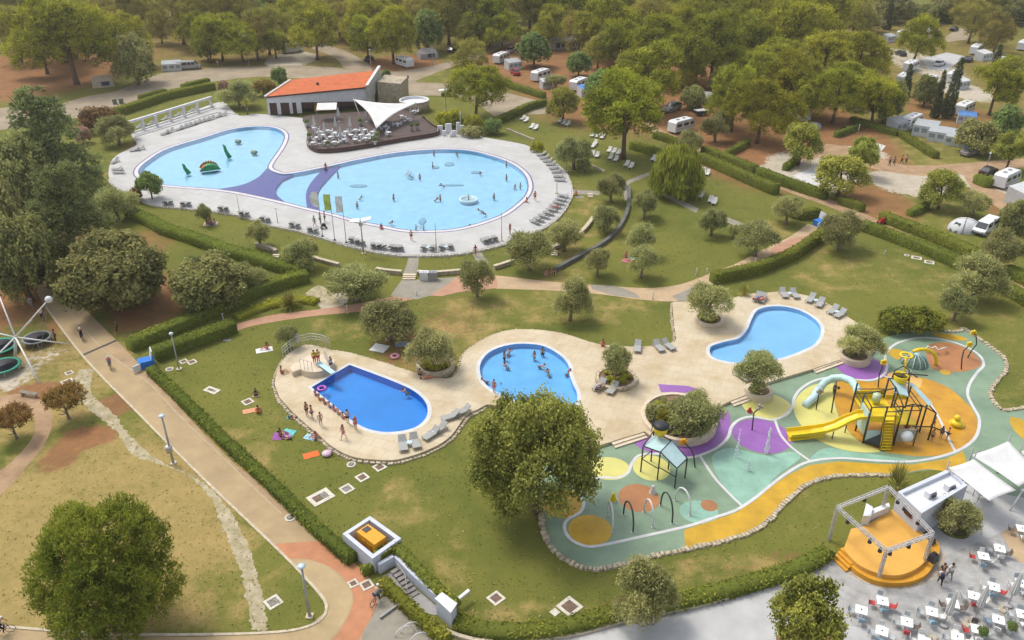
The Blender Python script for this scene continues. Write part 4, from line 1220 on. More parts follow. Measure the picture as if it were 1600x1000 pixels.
#  hedges
def hedge(pts, w, h, label, m='hedge', dens=60, z=0.0, name='hedge', cat='hedge'):
 """clipped hedge along a line: leafy skin over a solid core"""
 q=[Vector((p[0],p[1])) for p in pts]
 o0=Vector((q[0].x,q[0].y,z))
 C_,A_,B_,T_=[],[],[],[]
 ev,eq=[],[]
 rg=np.random.RandomState(int(abs(q[0].x*31+q[0].y*17)) % 9999)
 n=len(q)
 Ls,Rs=[],[]
 for i in range(n):
  t=(q[min(i+1,n-1)]-q[max(i-1,0)]).normalized()
  s=Vector((-t.y,t.x))*(w/2-.06)
  Ls.append(q[i]+s)
  Rs.append(q[i]-s)
 for i in range(n):
  for a in (Ls[i],Rs[i]):
   ev += [(a.x-o0.x,a.y-o0.y,-.02),(a.x-o0.x,a.y-o0.y,h-.07)]
 for i in range(n-1):
  a,b_=i*4,i*4+4
  eq += [(a+1,a+3,b_+3,b_+1),(a,a+1,b_+1,b_),(a+2,b_+2,b_+3,a+3)]
 e=(n-1)*4
 eq += [(0,2,3,1),(e,e+1,e+3,e+2)]
 for i in range(n-1):
  d=q[i+1]-q[i]
  L=d.length
  if L < .01: continue
  t=d/L
  k=int(L*dens*(w+2*h)/3.5)
  u=rg.rand(k)*L
  r=rg.rand(k)*(w+2*h)
  top=(r > h) & (r < h+w)
  sx=np.where(r <= h,-w/2,np.where(top,r-h-w/2,w/2))
  zz=np.where(r <= h,r,np.where(top,h,r-h-w))
  bump=.10*np.sin(u*1.9+q[i].x)+.07*np.sin(u*4.3+q[i].y)
  zz=np.where(top,zz+bump,zz)
  nr=np.stack([np.where(top,0,np.sign(sx))*-t.y,np.where(top,0,np.sign(sx))*t.x,np.where(top,1.0,.25)],-1)
  c=np.stack([q[i].x+t.x*u-t.y*sx-o0.x,q[i].y+t.y*u+t.x*sx-o0.y,zz],-1)+rg.normal(0,.055,(k,3))
  nn=unit(nr*.8+unit(rg.normal(size=(k,3)))*.8)
  a=unit(np.cross(nn,unit(rg.normal(size=(k,3)))))
  C_.append(c)
  A_.append(a*rg.uniform(.09,.19,(k,1)))
  B_.append(np.cross(nn,a)*rg.uniform(.05,.1,(k,1)))
  T_.append(rg.normal(.5,.2,k)+.22*np.sin(u*.8+q[i].x))
 me=leaf_mesh(name,np.concatenate(C_),np.concatenate(A_),np.concatenate(B_),np.concatenate(T_),LM[m],(ev,eq,.25))
 o=link_mesh(name,me)
 o.location=o0
 return tag(o,label,cat)
def hg(pts,*a,**k): return hedge(cv(pts,4),*a,**k)
hg([(184, 180), (215, 170), (260, 155), (300, 146), (334, 139)], 2.4, 1.6, 'long clipped hedge behind the white pergola')
hg([(220, 158), (240, 152), (259, 147)], 1.6, 1.3, 'short dark hedge piece beside the upper road, left')
hg([(286, 140), (308, 134), (327, 130)], 1.6, 1.3, 'short dark hedge piece beside the upper road, right')
hg([(204, 338), (235, 350), (260, 364), (295, 375), (330, 388), (365, 400), (400, 410), (440, 422), (480, 430)], 2.0, 1.3, 'long hedge along the foot of the lawn strip below the pools', dens=70)
hg([(204, 548), (240, 532), (290, 512), (340, 490), (400, 462), (450, 446), (482, 438)], 1.7, 1.4, 'dark hedge from the promenade up to the gravel bed', dens=80)
hg([(243, 562), (280, 548), (330, 530), (366, 516)], 1.9, 1.4, 'thick hedge end at the red path beside the blue stand', dens=80)
hg([(236, 582), (270, 613), (310, 652), (350, 692), (400, 738), (450, 786), (500, 835), (552, 880)], 1.1, .9, 'low hedge with wire fence along the right side of the promenade', dens=90)
hg([(598, 915), (625, 940), (655, 970), (700, 1008)], .9, .9, 'yellow green hedge beside the grey path at the bottom', 'yhedge', 110)
hg([(592, 884), (605, 875), (618, 870), (635, 884), (665, 915), (700, 950), (716, 962)], .9, .5, 'hedge round the top of the white stairwell walls', 'hedge', 110, z=.9)
hg([(574, 893), (577, 899)], 1.0, .9, 'small clipped ball bush beside the stairwell wall', dens=110, name='bush', cat='bush')
hg([(712, 975), (760, 990), (810, 992), (860, 988), (920, 975), (975, 960)], 1.4, .7, 'hedge along the bottom lawn edge, left of the large olive', dens=90)
hg([(1035, 950), (1080, 940), (1140, 925), (1200, 907), (1255, 888), (1293, 866)], 1.4, .7, 'hedge along the bottom lawn edge, left of the yellow stage', dens=90)
hg([(1112, 442), (1150, 434), (1190, 424), (1235, 405), (1262, 388), (1288, 368)], 1.4, 1.5, 'tall hedge below the park path at the right', dens=80)
hg([(1345, 358), (1400, 378), (1450, 398), (1500, 420), (1560, 452), (1620, 486)], 1.6, 1.5, 'inner hedge along the upper edge of the east lawn', dens=70)
hg([(1376, 344), (1410, 357), (1460, 376), (1510, 398), (1530, 408)], 1.7, 1.5, 'outer hedge below the pitch with the white van', 'hedge', 70)
hg([(1570, 428), (1600, 442), (1640, 462)], 1.7, 1.4, 'hedge piece at the right edge under the olive')
hg([(1098, 240), (1130, 252), (1180, 272)], 1.5, 1.6, 'upper hedge along the camp track, left piece')
hg([(1184, 274), (1230, 292), (1290, 312)], 1.5, 1.6, 'upper hedge along the camp track, right piece')
hg([(1094, 252), (1130, 268), (1170, 286), (1212, 304)], 1.7, 1.7, 'lower hedge along the camp track above the lounger lawn')
hg([(1224, 332), (1250, 342), (1276, 338)], 1.5, 1.5, 'hedge corner left of the blue stand')
hg([(1312, 318), (1348, 331)], 1.3, 1.3, 'short hedge piece below the wide oak')
hg([(1022, 215), (1045, 222), (1066, 230)], 1.4, 1.3, 'hedge under the white caravan')
hg([(986, 232), (1015, 240), (1046, 250)], 1.5, 1.5, 'dark hedge behind the lawn loungers right of the big pine')
hg([(776, 194), (800, 184), (825, 172), (852, 165)], 1.5, 1.5, 'hedge between the side road and the lounger lawn')
hg([(768, 128), (800, 138), (850, 154)], 1.5, 1.4, 'hedge in front of the white caravans by the road')
hg([(1330, 190), (1360, 200), (1402, 212)], 1.4, 1.2, 'hedge in front of the left awning caravan')
hg([(1406, 212), (1430, 228), (1462, 248)], 1.4, 1.2, 'hedge in front of the grey awning caravan')
hg([(1136, 244), (1150, 237), (1168, 226)], 1.2, 1.2, 'short hedge piece between red soil and gravel pitch')
hg([(1226, 267), (1236, 260), (1246, 252)], 1.2, 1.2, 'short hedge piece beside the pale gravel pitch')
hg([(1420, 338), (1434, 332), (1447, 324)], 1.2, 1.1, 'short hedge piece below the middle pitch oak')
hg([(1305, 215), (1320, 210), (1340, 202)], 1.2, 1.2, 'dark hedge beside the motorcycle pitch')
hg([(1524, 285), (1540, 292), (1552, 290)], 1.4, 1.6, 'dark clipped hedge left of the large awning caravan')
hg([(690, 150), (705, 151)], .9, .8, 'little round hedge balls above the lawn, near the solar lamp', dens=90)
proto('mound', 9.4, 2.5, [crown('crown', dome(40, 3.8, 1.5, 1.1, .9, .7, 1.1, 41, -.3), 1000, 13, .26, .15, LM['hedge'], .25, seed=41)], [limbs(1, .1, .2, .6, 5, 3).mesh('stem', BO)])
NAMEOF['mound'] = 'bush'
o = T('mound', 1428, 116, 480, 516, 'big rounded bush mass above the splash pad')
o.rotation_euler=(0,0,0)
o.scale=(1,1,1.1)
o['category'] = 'bush'
hg([(370, 498), (400, 486), (440, 474), (470, 470), (495, 474)], 1.6, .5, 'bright green low bed beside the red path', 'lime', 70, name='plant_bed', cat='plant bed')
T('spiky', 452, 44, 452, 480, 'spiky green plant in the bright low bed')
T('spiky', 1163, 24, 442, 464, 'spiky yellow plant at the top of the east deck')
# BUILDINGS
def V3(p,z): return Vector((p[0],p[1],z))
M['wall'] = mat('white_plaster', (.62, .62, .64), .8, .07, .8, .15, 25)
M['brown'] = mat('dark_brown_panel', (.075, .033, .028), .6, .2, 1.5)
M['deckwood'] = mat('dark_decking', (.085, .058, .052), .75, .25, 1.2, .2, 12)
M['dark'] = mat('dark_interior', (.025, .023, .025), .7, .2, 1)
M['white'] = mat('white_lacquer', (.63, .64, .66), .45, .05, 1.5)
M['fabric'] = mat('white_canvas', (.60, .60, .60), .9, .06, .8, .1, 12)
M['steel'] = mat('grey_steel', (.50, .50, .50), .45, .12, 3, metal=.3)
M['lamp_grey'] = mat('painted_grey_metal', (.36, .36, .36), .5, .1, 3)
M['darkmetal'] = mat('black_metal', (.045, .047, .055), .5, .2, 3)
M['glass'] = mat('dark_window_glass', (.035, .042, .05), .12, .2, 1, spec=.6)
M['tyre'] = mat('black_rubber', (.03, .03, .03), .85, .2, 5)
M['stone_gable'] = stone_mat('pale_stone_wall', (.50, .48, .44), (.33, .31, .28), .4, bump=.6)
M['stone_sand'] = stone_mat('sandy_stone_wall', (.42, .36, .26), (.26, .21, .15), .45, bump=.6)
def roof_mat():
 m = mat('orange_clay_tiles', (.52, .135, .045), .85, .16, .7, col2=(.42, .10, .035))
 nt=m.node_tree
 g = nt.nodes.new('ShaderNodeNewGeometry')
 w = nt.nodes.new('ShaderNodeTexWave')
 w.inputs['Scale'].default_value = 1.6
 w.inputs['Distortion'].default_value = .6
 mp = nt.nodes.new('ShaderNodeMapping')
 mp.inputs['Rotation'].default_value = (0, 0, .25)
 nt.links.new(g.outputs['Position'], mp.inputs['Vector'])
 nt.links.new(mp.outputs[0], w.inputs['Vector'])
 bp = nt.nodes.new('ShaderNodeBump')
 bp.inputs['Strength'].default_value = .6
 bp.inputs['Distance'].default_value = .06
 nt.links.new(w.outputs['Fac'], bp.inputs['Height'])
 nt.links.new(bp.outputs['Normal'], nt.nodes['Principled BSDF'].inputs['Normal'])
 return m
M['tiles'] = roof_mat()
B0,B1=P(420,180,DZ),P(574,171,DZ)
zL,zR=TOP(420,180,152,DZ)+DZ,TOP(574,171,137,DZ)+DZ
BL,BR=P(456,126,zL+1.5),P(592,111,zR+1.7)
rest = thing('restaurant', 'white restaurant with a sloping orange tiled roof and stone gable by the pool', 'building', (B0.x, B0.y, 0))
fr=B1-B0
nin=Vector((-fr.y,fr.x,0)).normalized()
def fl(t,d=0.0,z=0.0):
 p=B0+fr*t+nin*d
 return Vector((p.x,p.y,z))
def slabw(b,t0,t1,d0,d1,z0a,z0b,z1a,z1b):
 b.hexa([fl(t0,d0,z0a),fl(t1,d0,z0b),fl(t1,d1,z0b),fl(t0,d1,z0a),fl(t0,d0,z1a),fl(t1,d0,z1b),fl(t1,d1,z1b),fl(t0,d1,z1a)])
lo_l,lo_r=TOP(420,180,161,DZ)+DZ,TOP(574,171,158,DZ)+DZ
b=W()
slabw(b,0,1,0,.3,lo_l,lo_r,zL,zR)                     # white fascia
b.build('fascia', M['wall'], rest)
for t0,t1 in ((0,.018),(.092,.128),(.215,.245),(.285,.335),(.965,1.0)):
 b=W()
 slabw(b,t0,t1,.004,.34,DZ,DZ,lo_l+(lo_r-lo_l)*t0,lo_l+(lo_r-lo_l)*t1)
 b.build('pier', M['wall'], rest)
for t0,t1 in ((.018,.092),(.128,.215),(.245,.285)):
 b=W()
 slabw(b,t0,t1,.2,.28,DZ,DZ,lo_l+.1,lo_l+.1)
 b.build('door', M['brown'], rest)
b=W()
slabw(b,.33,.97,2.4,2.6,DZ,DZ,zL+.2,zR+.2)
slabw(b,0.0,.33,1.0,1.2,DZ,DZ,zL,zL)
b.build('inner_wall', M['dark'], rest)
for t0,t1 in ((.34,.45),(.70,.80),(.81,.955)):
 b=W()
 slabw(b,t0,t1,.45,.52,DZ+(1.0 if t0 > .6 else .9),DZ+1.0,lo_l,lo_r)
 b.build('shutter', M['brown'], rest)
b=W()
slabw(b,.46,.64,.9,1.6,DZ,DZ,DZ+1.5,DZ+1.5)
b.build('bar_counter', mat('yellow_counter', (.55, .30, .03), .6, .2, 1), rest)
for k in range(6):
 b=W()
 p=fl(.47+.03*k,1.8,DZ+1.2)
 b.lathe([(.18,0),(.22,.5),(.1,.8)],p,8)
 b.build('bar_display', [M['wall'], mat('red_box', (.4, .05, .04), .6), M['sp_amber'], mat('violet_box', (.16, .12, .35), .6)][k % 4], rest)
FLc,FRc=fl(0,-.35,zL+.02),fl(1,-.35,zR+.02)
def rf(p,dz): return Vector((p.x,p.y,p.z+dz))
b=W()
b.hexa([rf(FLc,0),rf(FRc,0),rf(BR,0),rf(BL,0),rf(FLc,.22),rf(FRc,.22),rf(BR,.22),rf(BL,.22)])
roof = b.build('roof', M['tiles'], rest)
b=W()
b.bar(rf(FLc,.05),rf(FRc,.05),.16,.3)
b.build('eave', M['brown'], rest)
b=W()
b.bar(rf(FLc,.22)-fr.normalized()*.25,rf(BL,.22)-fr.normalized()*.25,.6,.3)
b.build('verge', mat('pale_verge', (.5, .46, .42), .8, .1), rest)
q=FLc.lerp(FRc,.42).lerp(BL.lerp(BR,.42),.45)
b=W().box((q.x,q.y,q.z+.45),(.5,.5,.6))
b.build('vent', M['brown'], rest)
b=W()
out=fr.normalized()
for p0,p1,z0,z1 in ((FLc,BL,zL,BL.z),):
 b.hexa([V3(p0,0)+nin*.4,V3(p0,0)+out*.3+nin*.4,V3(p1,0)+out*.3,V3(p1,0),V3(p0,z0)+nin*.4,V3(p0,z0)+out*.3+nin*.4,V3(p1,z1)+out*.3,V3(p1,z1)])
b.hexa([V3(BL,0)-nin*.3,V3(BR,0)-nin*.3,V3(BR,0),V3(BL,0),V3(BL,BL.z)-nin*.3,V3(BR,BR.z)-nin*.3,V3(BR,BR.z),V3(BL,BL.z)])
b.build('side_wall', M['wall'], rest)
g0,g1=V3(fl(1,-.6),0),V3(BR,0)+nin*.9
b=W()
b.hexa([g0,g0+out*.5,g1+out*.5,g1,V3(g0,zR+.55),V3(g0,zR+.55)+out*.5,V3(g1,BR.z+.9)+out*.5,V3(g1,BR.z+.9)])
b.build('gable_wall', M['stone_gable'], rest)
b=W()
b.bar(V3(g0,zR+.63)+out*.25,V3(g1,BR.z+.98)+out*.25,.62,.14)
b.build('gable_coping', M['wall'], rest)
gd=(g1-g0).normalized()
b=W()
c0=g0+gd*4.2+out*.52
b.hexa([V3(c0,DZ),V3(c0,DZ)+out*.05,V3(c0+gd*1.6,DZ)+out*.05,V3(c0+gd*1.6,DZ),V3(c0,2.3),V3(c0,2.3)+out*.05,V3(c0+gd*1.6,3.4)+out*.05,V3(c0+gd*1.6,3.4)])
b.build('door', M['brown'], rest)
# stone wing and round basin wing
s0,s1=P(602,165,0),P(628,165,0)
dd=Vector((.9,7.0,0))
hw=TOP(627,165,131)
b=W()
b.hexa([s0-Vector((1.5,0,0)),s1,s1+dd,s0+dd-Vector((1.5,0,0)),V3(s0,hw+.5)-Vector((1.5,0,0)),V3(s1,hw),V3(s1+dd,hw),V3(s0+dd,hw+.5)-Vector((1.5,0,0))])
b.build('stone_wing', M['stone_sand'], rest)
rc=P(646,178,0)
rc.y += 3.0
b=W()
b.lathe([(3.35,0),(3.35,2.4),(3.05,2.4),(3.05,1.9),(.01,1.9)],(rc.x,rc.y,0),36)
rwing = b.build('round_wing', M['stone_sand'], rest)
b=W()
b.lathe([(3.04,1.95),(3.04,2.46),(3.4,2.46),(3.4,2.40)],(rc.x,rc.y,0),36,cap=False)
b.lathe([(.01,1.93),(3.04,1.93)][::-1],(rc.x,rc.y,0),36,cap=False)
b.build('round_parapet', M['white'], rest)
# terrace
TZ=DZ+.45
TERR=curve([(476,192),(481,205),(479,216),(480,226),(488,233),(502,236),(535,234),(575,228),(625,219),(686,208),(672,194),(655,180),(638,171),(600,172),(540,176),(478,181)],TZ,4)
ter = tag(fill('terrace', TERR, [], TZ, M['deckwood'], side=.6), kind='structure')
rail=[Vector((p.x,p.y)) for p in TERR[12:44]]
rl = thing('terrace_railing', 'low brown railing curving round the restaurant terrace', 'railing', (rail[0].x, rail[0].y, TZ))
b=W()
for h_ in (.42,.85): b.tube([V3(p,TZ+h_) for p in rail],.035,4)
b.build('rail', mat('brown_rail', (.17, .10, .075), .6, .1), rl)
b=W()
for i in range(len(rail)-1):
 b.hexa([V3(rail[i],TZ+.02),V3(rail[i+1],TZ+.02),V3(rail[i+1]+Vector((0,.03)),TZ+.02),V3(rail[i]+Vector((0,.03)),TZ+.02),V3(rail[i],TZ+.38),V3(rail[i+1],TZ+.38),V3(rail[i+1]+Vector((0,.03)),TZ+.38),V3(rail[i]+Vector((0,.03)),TZ+.38)])
b.build('rail_panel', M['brown'], rl)
for p in rail[::2]:
 W().tube([V3(p, TZ), V3(p, TZ + .9)], .04, 4).build('post', M['darkmetal'], rl)
# sails
def sail(name,cs,sag,m,label,cat,masts,n=14):
 o=thing(name,label,cat,(cs[0].x,cs[0].y,0))
 k=len(cs)
 cen=sum(cs,Vector())/k
 v,f=[],[]
 edge=[]
 for i in range(k):
  a,c=cs[i],cs[(i+1) % k]
  for j in range(n):
   t=j/n
   p=a.lerp(c,t)
   edge.append(p+(cen-p)*sag*4*t*(1-t))
 rings=5
 for r_ in range(rings):
  s_=1-r_/rings
  for p in edge: v.append(cen+(p-cen)*s_-Vector((0,0,.25*(1-s_*s_))))
 ne=len(edge)
 for r_ in range(rings-1):
  for i in range(ne): f.append((r_*ne+i,r_*ne+(i+1) % ne,(r_+1)*ne+(i+1) % ne,(r_+1)*ne+i))
 v.append(cen-Vector((0,0,.25)))
 for i in range(ne): f.append(((rings-1)*ne+i,(rings-1)*ne+(i+1) % ne,len(v)-1))
 nv=len(v)
 v2=v+[p-Vector((0,0,.03)) for p in v]
 f2=f+[tuple(nv+i for i in reversed(q_)) for q_ in f]+[((i+1) % ne,i,nv+i,nv+(i+1) % ne) for i in range(ne)]
 b=W()
 b.add(v2,f2,True)
 b.build('canvas', m, o)
 for p0,p1 in masts:
  W().tube([p0, p1], [.09, .06], 8).build('mast', M['lamp_grey'], o)
 return o
cA,cB,cC=P(552,155,4.6),P(650,161,4.2),P(588,201,2.6)
sail('shade_sail', [cA, cB, cC], .22, M['fabric'], 'white triangular shade sail stretched over the restaurant terrace', 'shade sail',
     [(P(567,193,TZ),cA+Vector((0,0,.3))),(P(644,188,TZ),cB+Vector((0,0,.3))),(P(587,204,TZ),cC)])
# pergola
pg = thing('pergola', 'white concrete pergola with six posts behind the upper loungers', 'pergola', P(224, 203, DZ))
pts=[(225,203),(246,198),(268,190),(289,183),(310,176),(331,168)]
tops=[183,177,171,165,158,151]
base=[P(a,b_,DZ) for a,b_ in pts]
hh=[TOP(a,b_,t,DZ) for (a,b_),t in zip(pts,tops)]
ang=math.atan2(base[-1].y-base[0].y,base[-1].x-base[0].x)
for p,h_ in zip(base,hh):
 W().box((p.x, p.y, DZ + (h_ - .45) / 2), (.45, .45, h_ - .45), ang).build('post', M['wall'], pg)
d=(base[-1]-base[0]).normalized()
W().bar(V3(base[0] - d * 3.2, DZ + hh[0] - .22), V3(base[-1] + d * .4, DZ + hh[-1] - .22), .55, .45).build('beam', M['wall'], pg)
W().bar(V3(base[0] - d * 3.2, DZ + .12) + Vector((0, .9, 0)), V3(base[-1] + d * .4, DZ + .12) + Vector((0, .9, 0)), .4, .22).build('plinth', M['wall'], pg)
# step of the raised lounger platform
band('platform_kerb', px([(211, 214), (270, 196), (338, 176), (372, 179)], DZ), .35, DZ - .02, M['white_deck'], h=.14)
# white shower walls by the terrace end
sw = thing('shower_wall', 'cluster of white plaster shower walls at the terrace end', 'shower', P(706, 210, DZ))
for a,b_,w_,h_ in ((688,208,1.2,1.6),(694,212,.8,1.1),(701,208,1.5,2.0),(709,213,1.0,1.2),(716,209,.8,2.4),(722,207,1.0,1.5),(705,214,.6,.8)):
 p=P(a,b_,DZ)
 W().box((p.x, p.y, DZ + h_ / 2), (w_, .5, h_), .3, .8).build('wall_panel', M['wall'], sw)
p=P(720,206,DZ)
W().tube([p, p + Vector((0, 0, 4.2))], .06, 6).build('post', M['steel'], sw)
fb = thing('flower_bed', 'bed of red flowers beside the white shower walls', 'flower bed', P(735, 208, DZ))
bb=W()
for i in range(60):
 p=P(rv.uniform(724,752),rv.uniform(205,211),DZ)
 bb.ball((p.x,p.y,DZ+rv.uniform(.15,.5)),rv.uniform(.14,.3),5,4)
bb.build('flowers', mat('red_flowers', (.50, .10, .02), .8, .4, 2), fb)
W().bar(P(722, 212, DZ + .12), P(754, 214, DZ + .12), .3, .3).build('border', M['render_beige'], fb)
def stucco_wall(pts, w, h, label, m, z=0.0, name='low_wall', coping=None, cat='wall'):
 o=thing(name,label,cat,V3(pts[0],z))
 band('wall_body', pts, w, z, m, False, None, h, o, o.location)
 if coping: band('wall_coping', pts, w + .1, z + h, coping, False, None, .06, o, o.location)
 return o
M['lowwall'] = mat('pale_rubble_wall', (.44, .38, .29), .9, .3, 2, .5, 10)
M['darkwall'] = mat('dark_grey_wall', (.13, .13, .125), .85, .25, 1.5, .4, 10)
stucco_wall(cv([(400, 384), (425, 392), (432, 396)]), .45, .5, 'broken rubble wall end at the left of the lawn strip', M['lowwall'], coping=M['kerb'])
stucco_wall(cv([(478, 402), (500, 409), (530, 417)]), .45, .5, 'low rubble wall partly behind the wide spreading olive', M['lowwall'], coping=M['kerb'])
stucco_wall(cv([(588, 424), (605, 427), (628, 429)]), .45, .55, 'low curved wall left of the beige steps', M['lowwall'], coping=M['kerb'])
stucco_wall(cv([(652, 429), (680, 430), (720, 427)]), .45, .55, 'low curved wall behind the white bins', M['lowwall'], coping=M['kerb'])
stucco_wall(cv([(772, 421), (785, 417), (802, 411)]), .45, .55, 'low wall piece left of the bushy olive', M['lowwall'], coping=M['kerb'])
stucco_wall(cv([(862, 391), (885, 380), (910, 364), (927, 343)]), .5, .5, 'broken stone wall curving from the bushy olive to the walkway', M['lowwall'], coping=M['kerb'])
stucco_wall(cv([(868, 424), (890, 412), (912, 400), (940, 384), (962, 365), (978, 338), (983, 310), (982, 295)]), .55, .6, 'long dark curved retaining wall across the lawn', M['darkwall'])
stucco_wall(cv([(792, 203), (815, 212), (835, 220)]), .3, .35, 'low pale wall between lounger lawn and pool deck', M['lowwall'])
stucco_wall(cv([(890, 245), (915, 256), (945, 270)]), .3, .4, 'pale ramp wall behind the olive at the walkway', M['lowwall'])
# beige steps
for lab, a, b_, w_ in (('beige steps with three treads at the end of the left walkway', 640, 433, 20), ('pale steps at the foot of the right walkway', 922, 306, 8), ('rough steps at the broken wall end', 866, 396, 10), ('small steps in the lawn strip at the left', 432, 402, 10)):
 p=P(a,b_)
 st = thing('steps', lab, 'steps', p)
 for k in range(3):
  MB().box((0, -.35 * k, .42 - .14 * k - .06), (w_ / S(b_), .4, .14)).build('step', M['render_beige'], st)
b=W()
for (e0,e1) in (((1312,559),(1268,575)),((1165,617),(1140,626)),((1005,674),(955,690))):
 st = thing('pool_steps', {1312: 'long pair of beige steps from the deck to the violet circle', 1165: 'short pair of beige steps between two planters', 1005: 'pair of beige steps left of the oval planter'}[e0[0]], 'steps', P(*e0))
 p0,p1=P(*e0,DZ),P(*e1,DZ)
 n_=Vector((-(p1-p0).y,(p1-p0).x,0)).normalized()
 if n_.y > 0: n_=-n_
 for k in range(2):
  o_=n_*(.22+.38*k)
  W().bar(V3(p0 + o_, .2 - .11 * k - .01 * 0), V3(p1 + o_, .2 - .11 * k), .40, .11).build('step', M['render_beige'], st)
# planters
for k, lab in (('P1', 'round stone planter between diving pool and round pool'), ('P2', 'round planter with yellow green plants left of the east pool'), ('P3', 'large oval planter with pale wall beside the violet surface'), ('P4', 'round beige planter on the violet circle'), ('P5', 'round stone planter right of the round pool'), ('P6', 'round beige planter at the foot of the east pool')):
 a,b_,rx,ry=PLANTERS[k]
 zt=DZ+.4
 out=ell(a,b_-3,rx,ry,44,zt)
 inn=offset(out,-.42)
 o = thing('planter', lab, 'planter', P(a, b_, 0))
 nrm_ = fill('planter_wall', out, [inn], zt, M['render_beige'] if k in ('P3', 'P4', 'P6', 'P2') else M['rubble'], None, zt + .0, .3)
 nrm_.data.transform(Matrix.Translation(-o.location))
 adopt(nrm_,o)
 s_ = fill('soil', offset(inn, .02), [], zt - .12, mat('planter_soil', (.20, .13, .075), .95, .3, 2, .5, 9), None)
 s_.data.transform(Matrix.Translation(-o.location))
 adopt(s_,o)
 rr_=random.Random(a)
 for i in range({'P3': 46, 'P1': 14, 'P5': 14, 'P2': 16}.get(k, 6)):
  t_,f_=rr_.uniform(0,6.28),math.sqrt(rr_.uniform(.25,.95))
  c_=P(a,b_-3,zt)
  ax=(out[0]-out[22]).length/2-.8
  ay=(out[11]-out[33]).length/2-.8
  cr, tr = PROT['shrub_lime' if k in ('P1', 'P2', 'P5') or rr_.random() < .3 else 'shrub'][2][0]
  pl = link_mesh('bedding_plant', cr, o)
  pl.location=(c_.x+ax*f_*math.cos(t_)-o.location.x,c_.y+ay*f_*math.sin(t_)-o.location.y,zt-.15)
  s2=rr_.uniform(.2,.38)
  pl.scale=(s2,s2,s2*.9)
  pl.rotation_euler=(0,0,rr_.uniform(0,6))
#  service enclosure,stairwell
M['bluewhite'] = mat('bluish_white_plaster', (.52, .55, .63), .8, .06, .8, .12, 25)
se = thing('service_enclosure', 'white walled open enclosure around an orange generator', 'enclosure', P(580, 880))
eh=1.6
cs=[P(a,b_,eh).xy for a,b_ in ((535,834),(578,806),(627,841),(582,873))]
for i in range(4):
 a,c=cs[i],cs[(i+1) % 4]
 d_=(c-a).normalized()
 n_=Vector((-d_.y,d_.x))
 if (sum(cs,Vector((0,0)))/4-a).dot(n_) < 0: n_=-n_
 e0,e1=a,c-d_*.003
 if i % 2: e0,e1=a+d_*.36,c-d_*.36
 W().prism([e0, e1, e1 + n_ * .35, e0 + n_ * .35], 0, eh).build('wall_panel', M['bluewhite'], se)
cc=sum(cs,Vector((0,0)))/4
fin=[cc+(p-cc)*.85 for p in cs]
W().prism(fin, 0, .25).build('floor', mat('wooden_pallet_floor', (.25, .2, .15), .9, .3, 3), se)
fin2=[cc+(p-cc)*.72 for p in cs]
b=W()
for i in range(4): b.bar(V3(fin2[i],.38),V3(fin2[(i+1) % 4],.38),.12,.12)
b.build('bench_frame', M['lamp_grey'], se)
u1,u2=(cs[2]-cs[1]).normalized(),(cs[1]-cs[0]).normalized()
gz=math.atan2(u1.y,u1.x)
gen = thing('generator', 'orange generator box standing inside the white enclosure', 'generator', (cc.x, cc.y, .26), gz)
MO = mat('orange_paint', (.68, .30, .008), .45, .07, 2)
MB().box((0, 0, .95), (2.3, 1.25, 1.25), 0, .97).build('body', MO, gen)
MB().box((0, 0, .16), (2.2, 1.1, .32)).build('skid', M['darkmetal'], gen)
MB().box((-.7, .1, 1.6), (.5, .6, .08)).build('exhaust_grille', M['darkmetal'], gen)
MB().box((1.16, 0, .8), (.04, .9, .7)).build('door', mat('orange_door', (.58, .25, .01), .5, .1), gen)
for x in (-.3, .4): MB().box((x, -.64, .9), (.5, .03, .6)).build('panel', mat('orange_door', (.58, .25, .01), .5, .1), gen)
st = thing('stairwell', 'white walled stairwell beside the orange generator enclosure', 'stairwell', P(620, 930))
wp=[(582,893),(604,907),(619,893),(644,914),(690,950),(686,968),(650,965)]
hz=1.3
def wallseg(a,c,h0,h1,th,nm,m,o,z0=0.0):
 a,c=Vector(a[:2]),Vector(c[:2])
 d_=(c-a).normalized()
 n_=Vector((-d_.y,d_.x))*th
 W().hexa([V3(a,z0),V3(c,z0),V3(c+n_,z0),V3(a+n_,z0),V3(a,h0),V3(c,h1),V3(c+n_,h1),V3(a+n_,h0)]).build(nm,m,o)
A_,B_,C_,D_=P(594,897,0),P(617,884,0),P(644,912,0),P(688,950,0)
wallseg(A_, B_, 1.0, 1.0, .3, 'wall_panel', M['bluewhite'], st)
wallseg(B_, C_, 1.0, 1.0, .3, 'wall_panel', M['bluewhite'], st)
wallseg(C_, D_, 1.0, .9, .3, 'wall_panel', M['bluewhite'], st)
b=W()
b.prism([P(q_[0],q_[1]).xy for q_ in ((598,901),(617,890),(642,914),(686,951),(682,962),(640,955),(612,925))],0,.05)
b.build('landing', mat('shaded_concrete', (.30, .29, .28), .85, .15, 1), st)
for k in range(7):
 p0,p1=P(612+k*5,900+k*5.5),P(624+k*5,893+k*5.5)
 W().bar(V3(p0, .35 - k * .045), V3(p1, .35 - k * .045), .32, .12).build('step', mat('grey_step', (.24, .22, .21), .85, .15, 1), st)
b=W()
rp=[(622,895),(634,912),(638,940)]
b.tube([V3(P(a,c),1.0) for a,c in rp],.03,5)
for a,c in rp: b.tube([P(a,c),V3(P(a,c),1.0)],.03,5)
b.build('handrail', M['lamp_grey'], st)
bx = thing('stair_kiosk', 'white flat topped block at the lower end of the stairwell', 'kiosk', P(695, 960))
q_=[P(a,c,1.7).xy for a,c in ((681,936),(690,928),(713,945),(705,958))]
W().prism(q_, 0, 1.7).build('body', M['bluewhite'], bx)
W().prism(offset(q_, .08), 1.7, 1.82).build('lid', M['white'], bx)
p0=P(716,950)
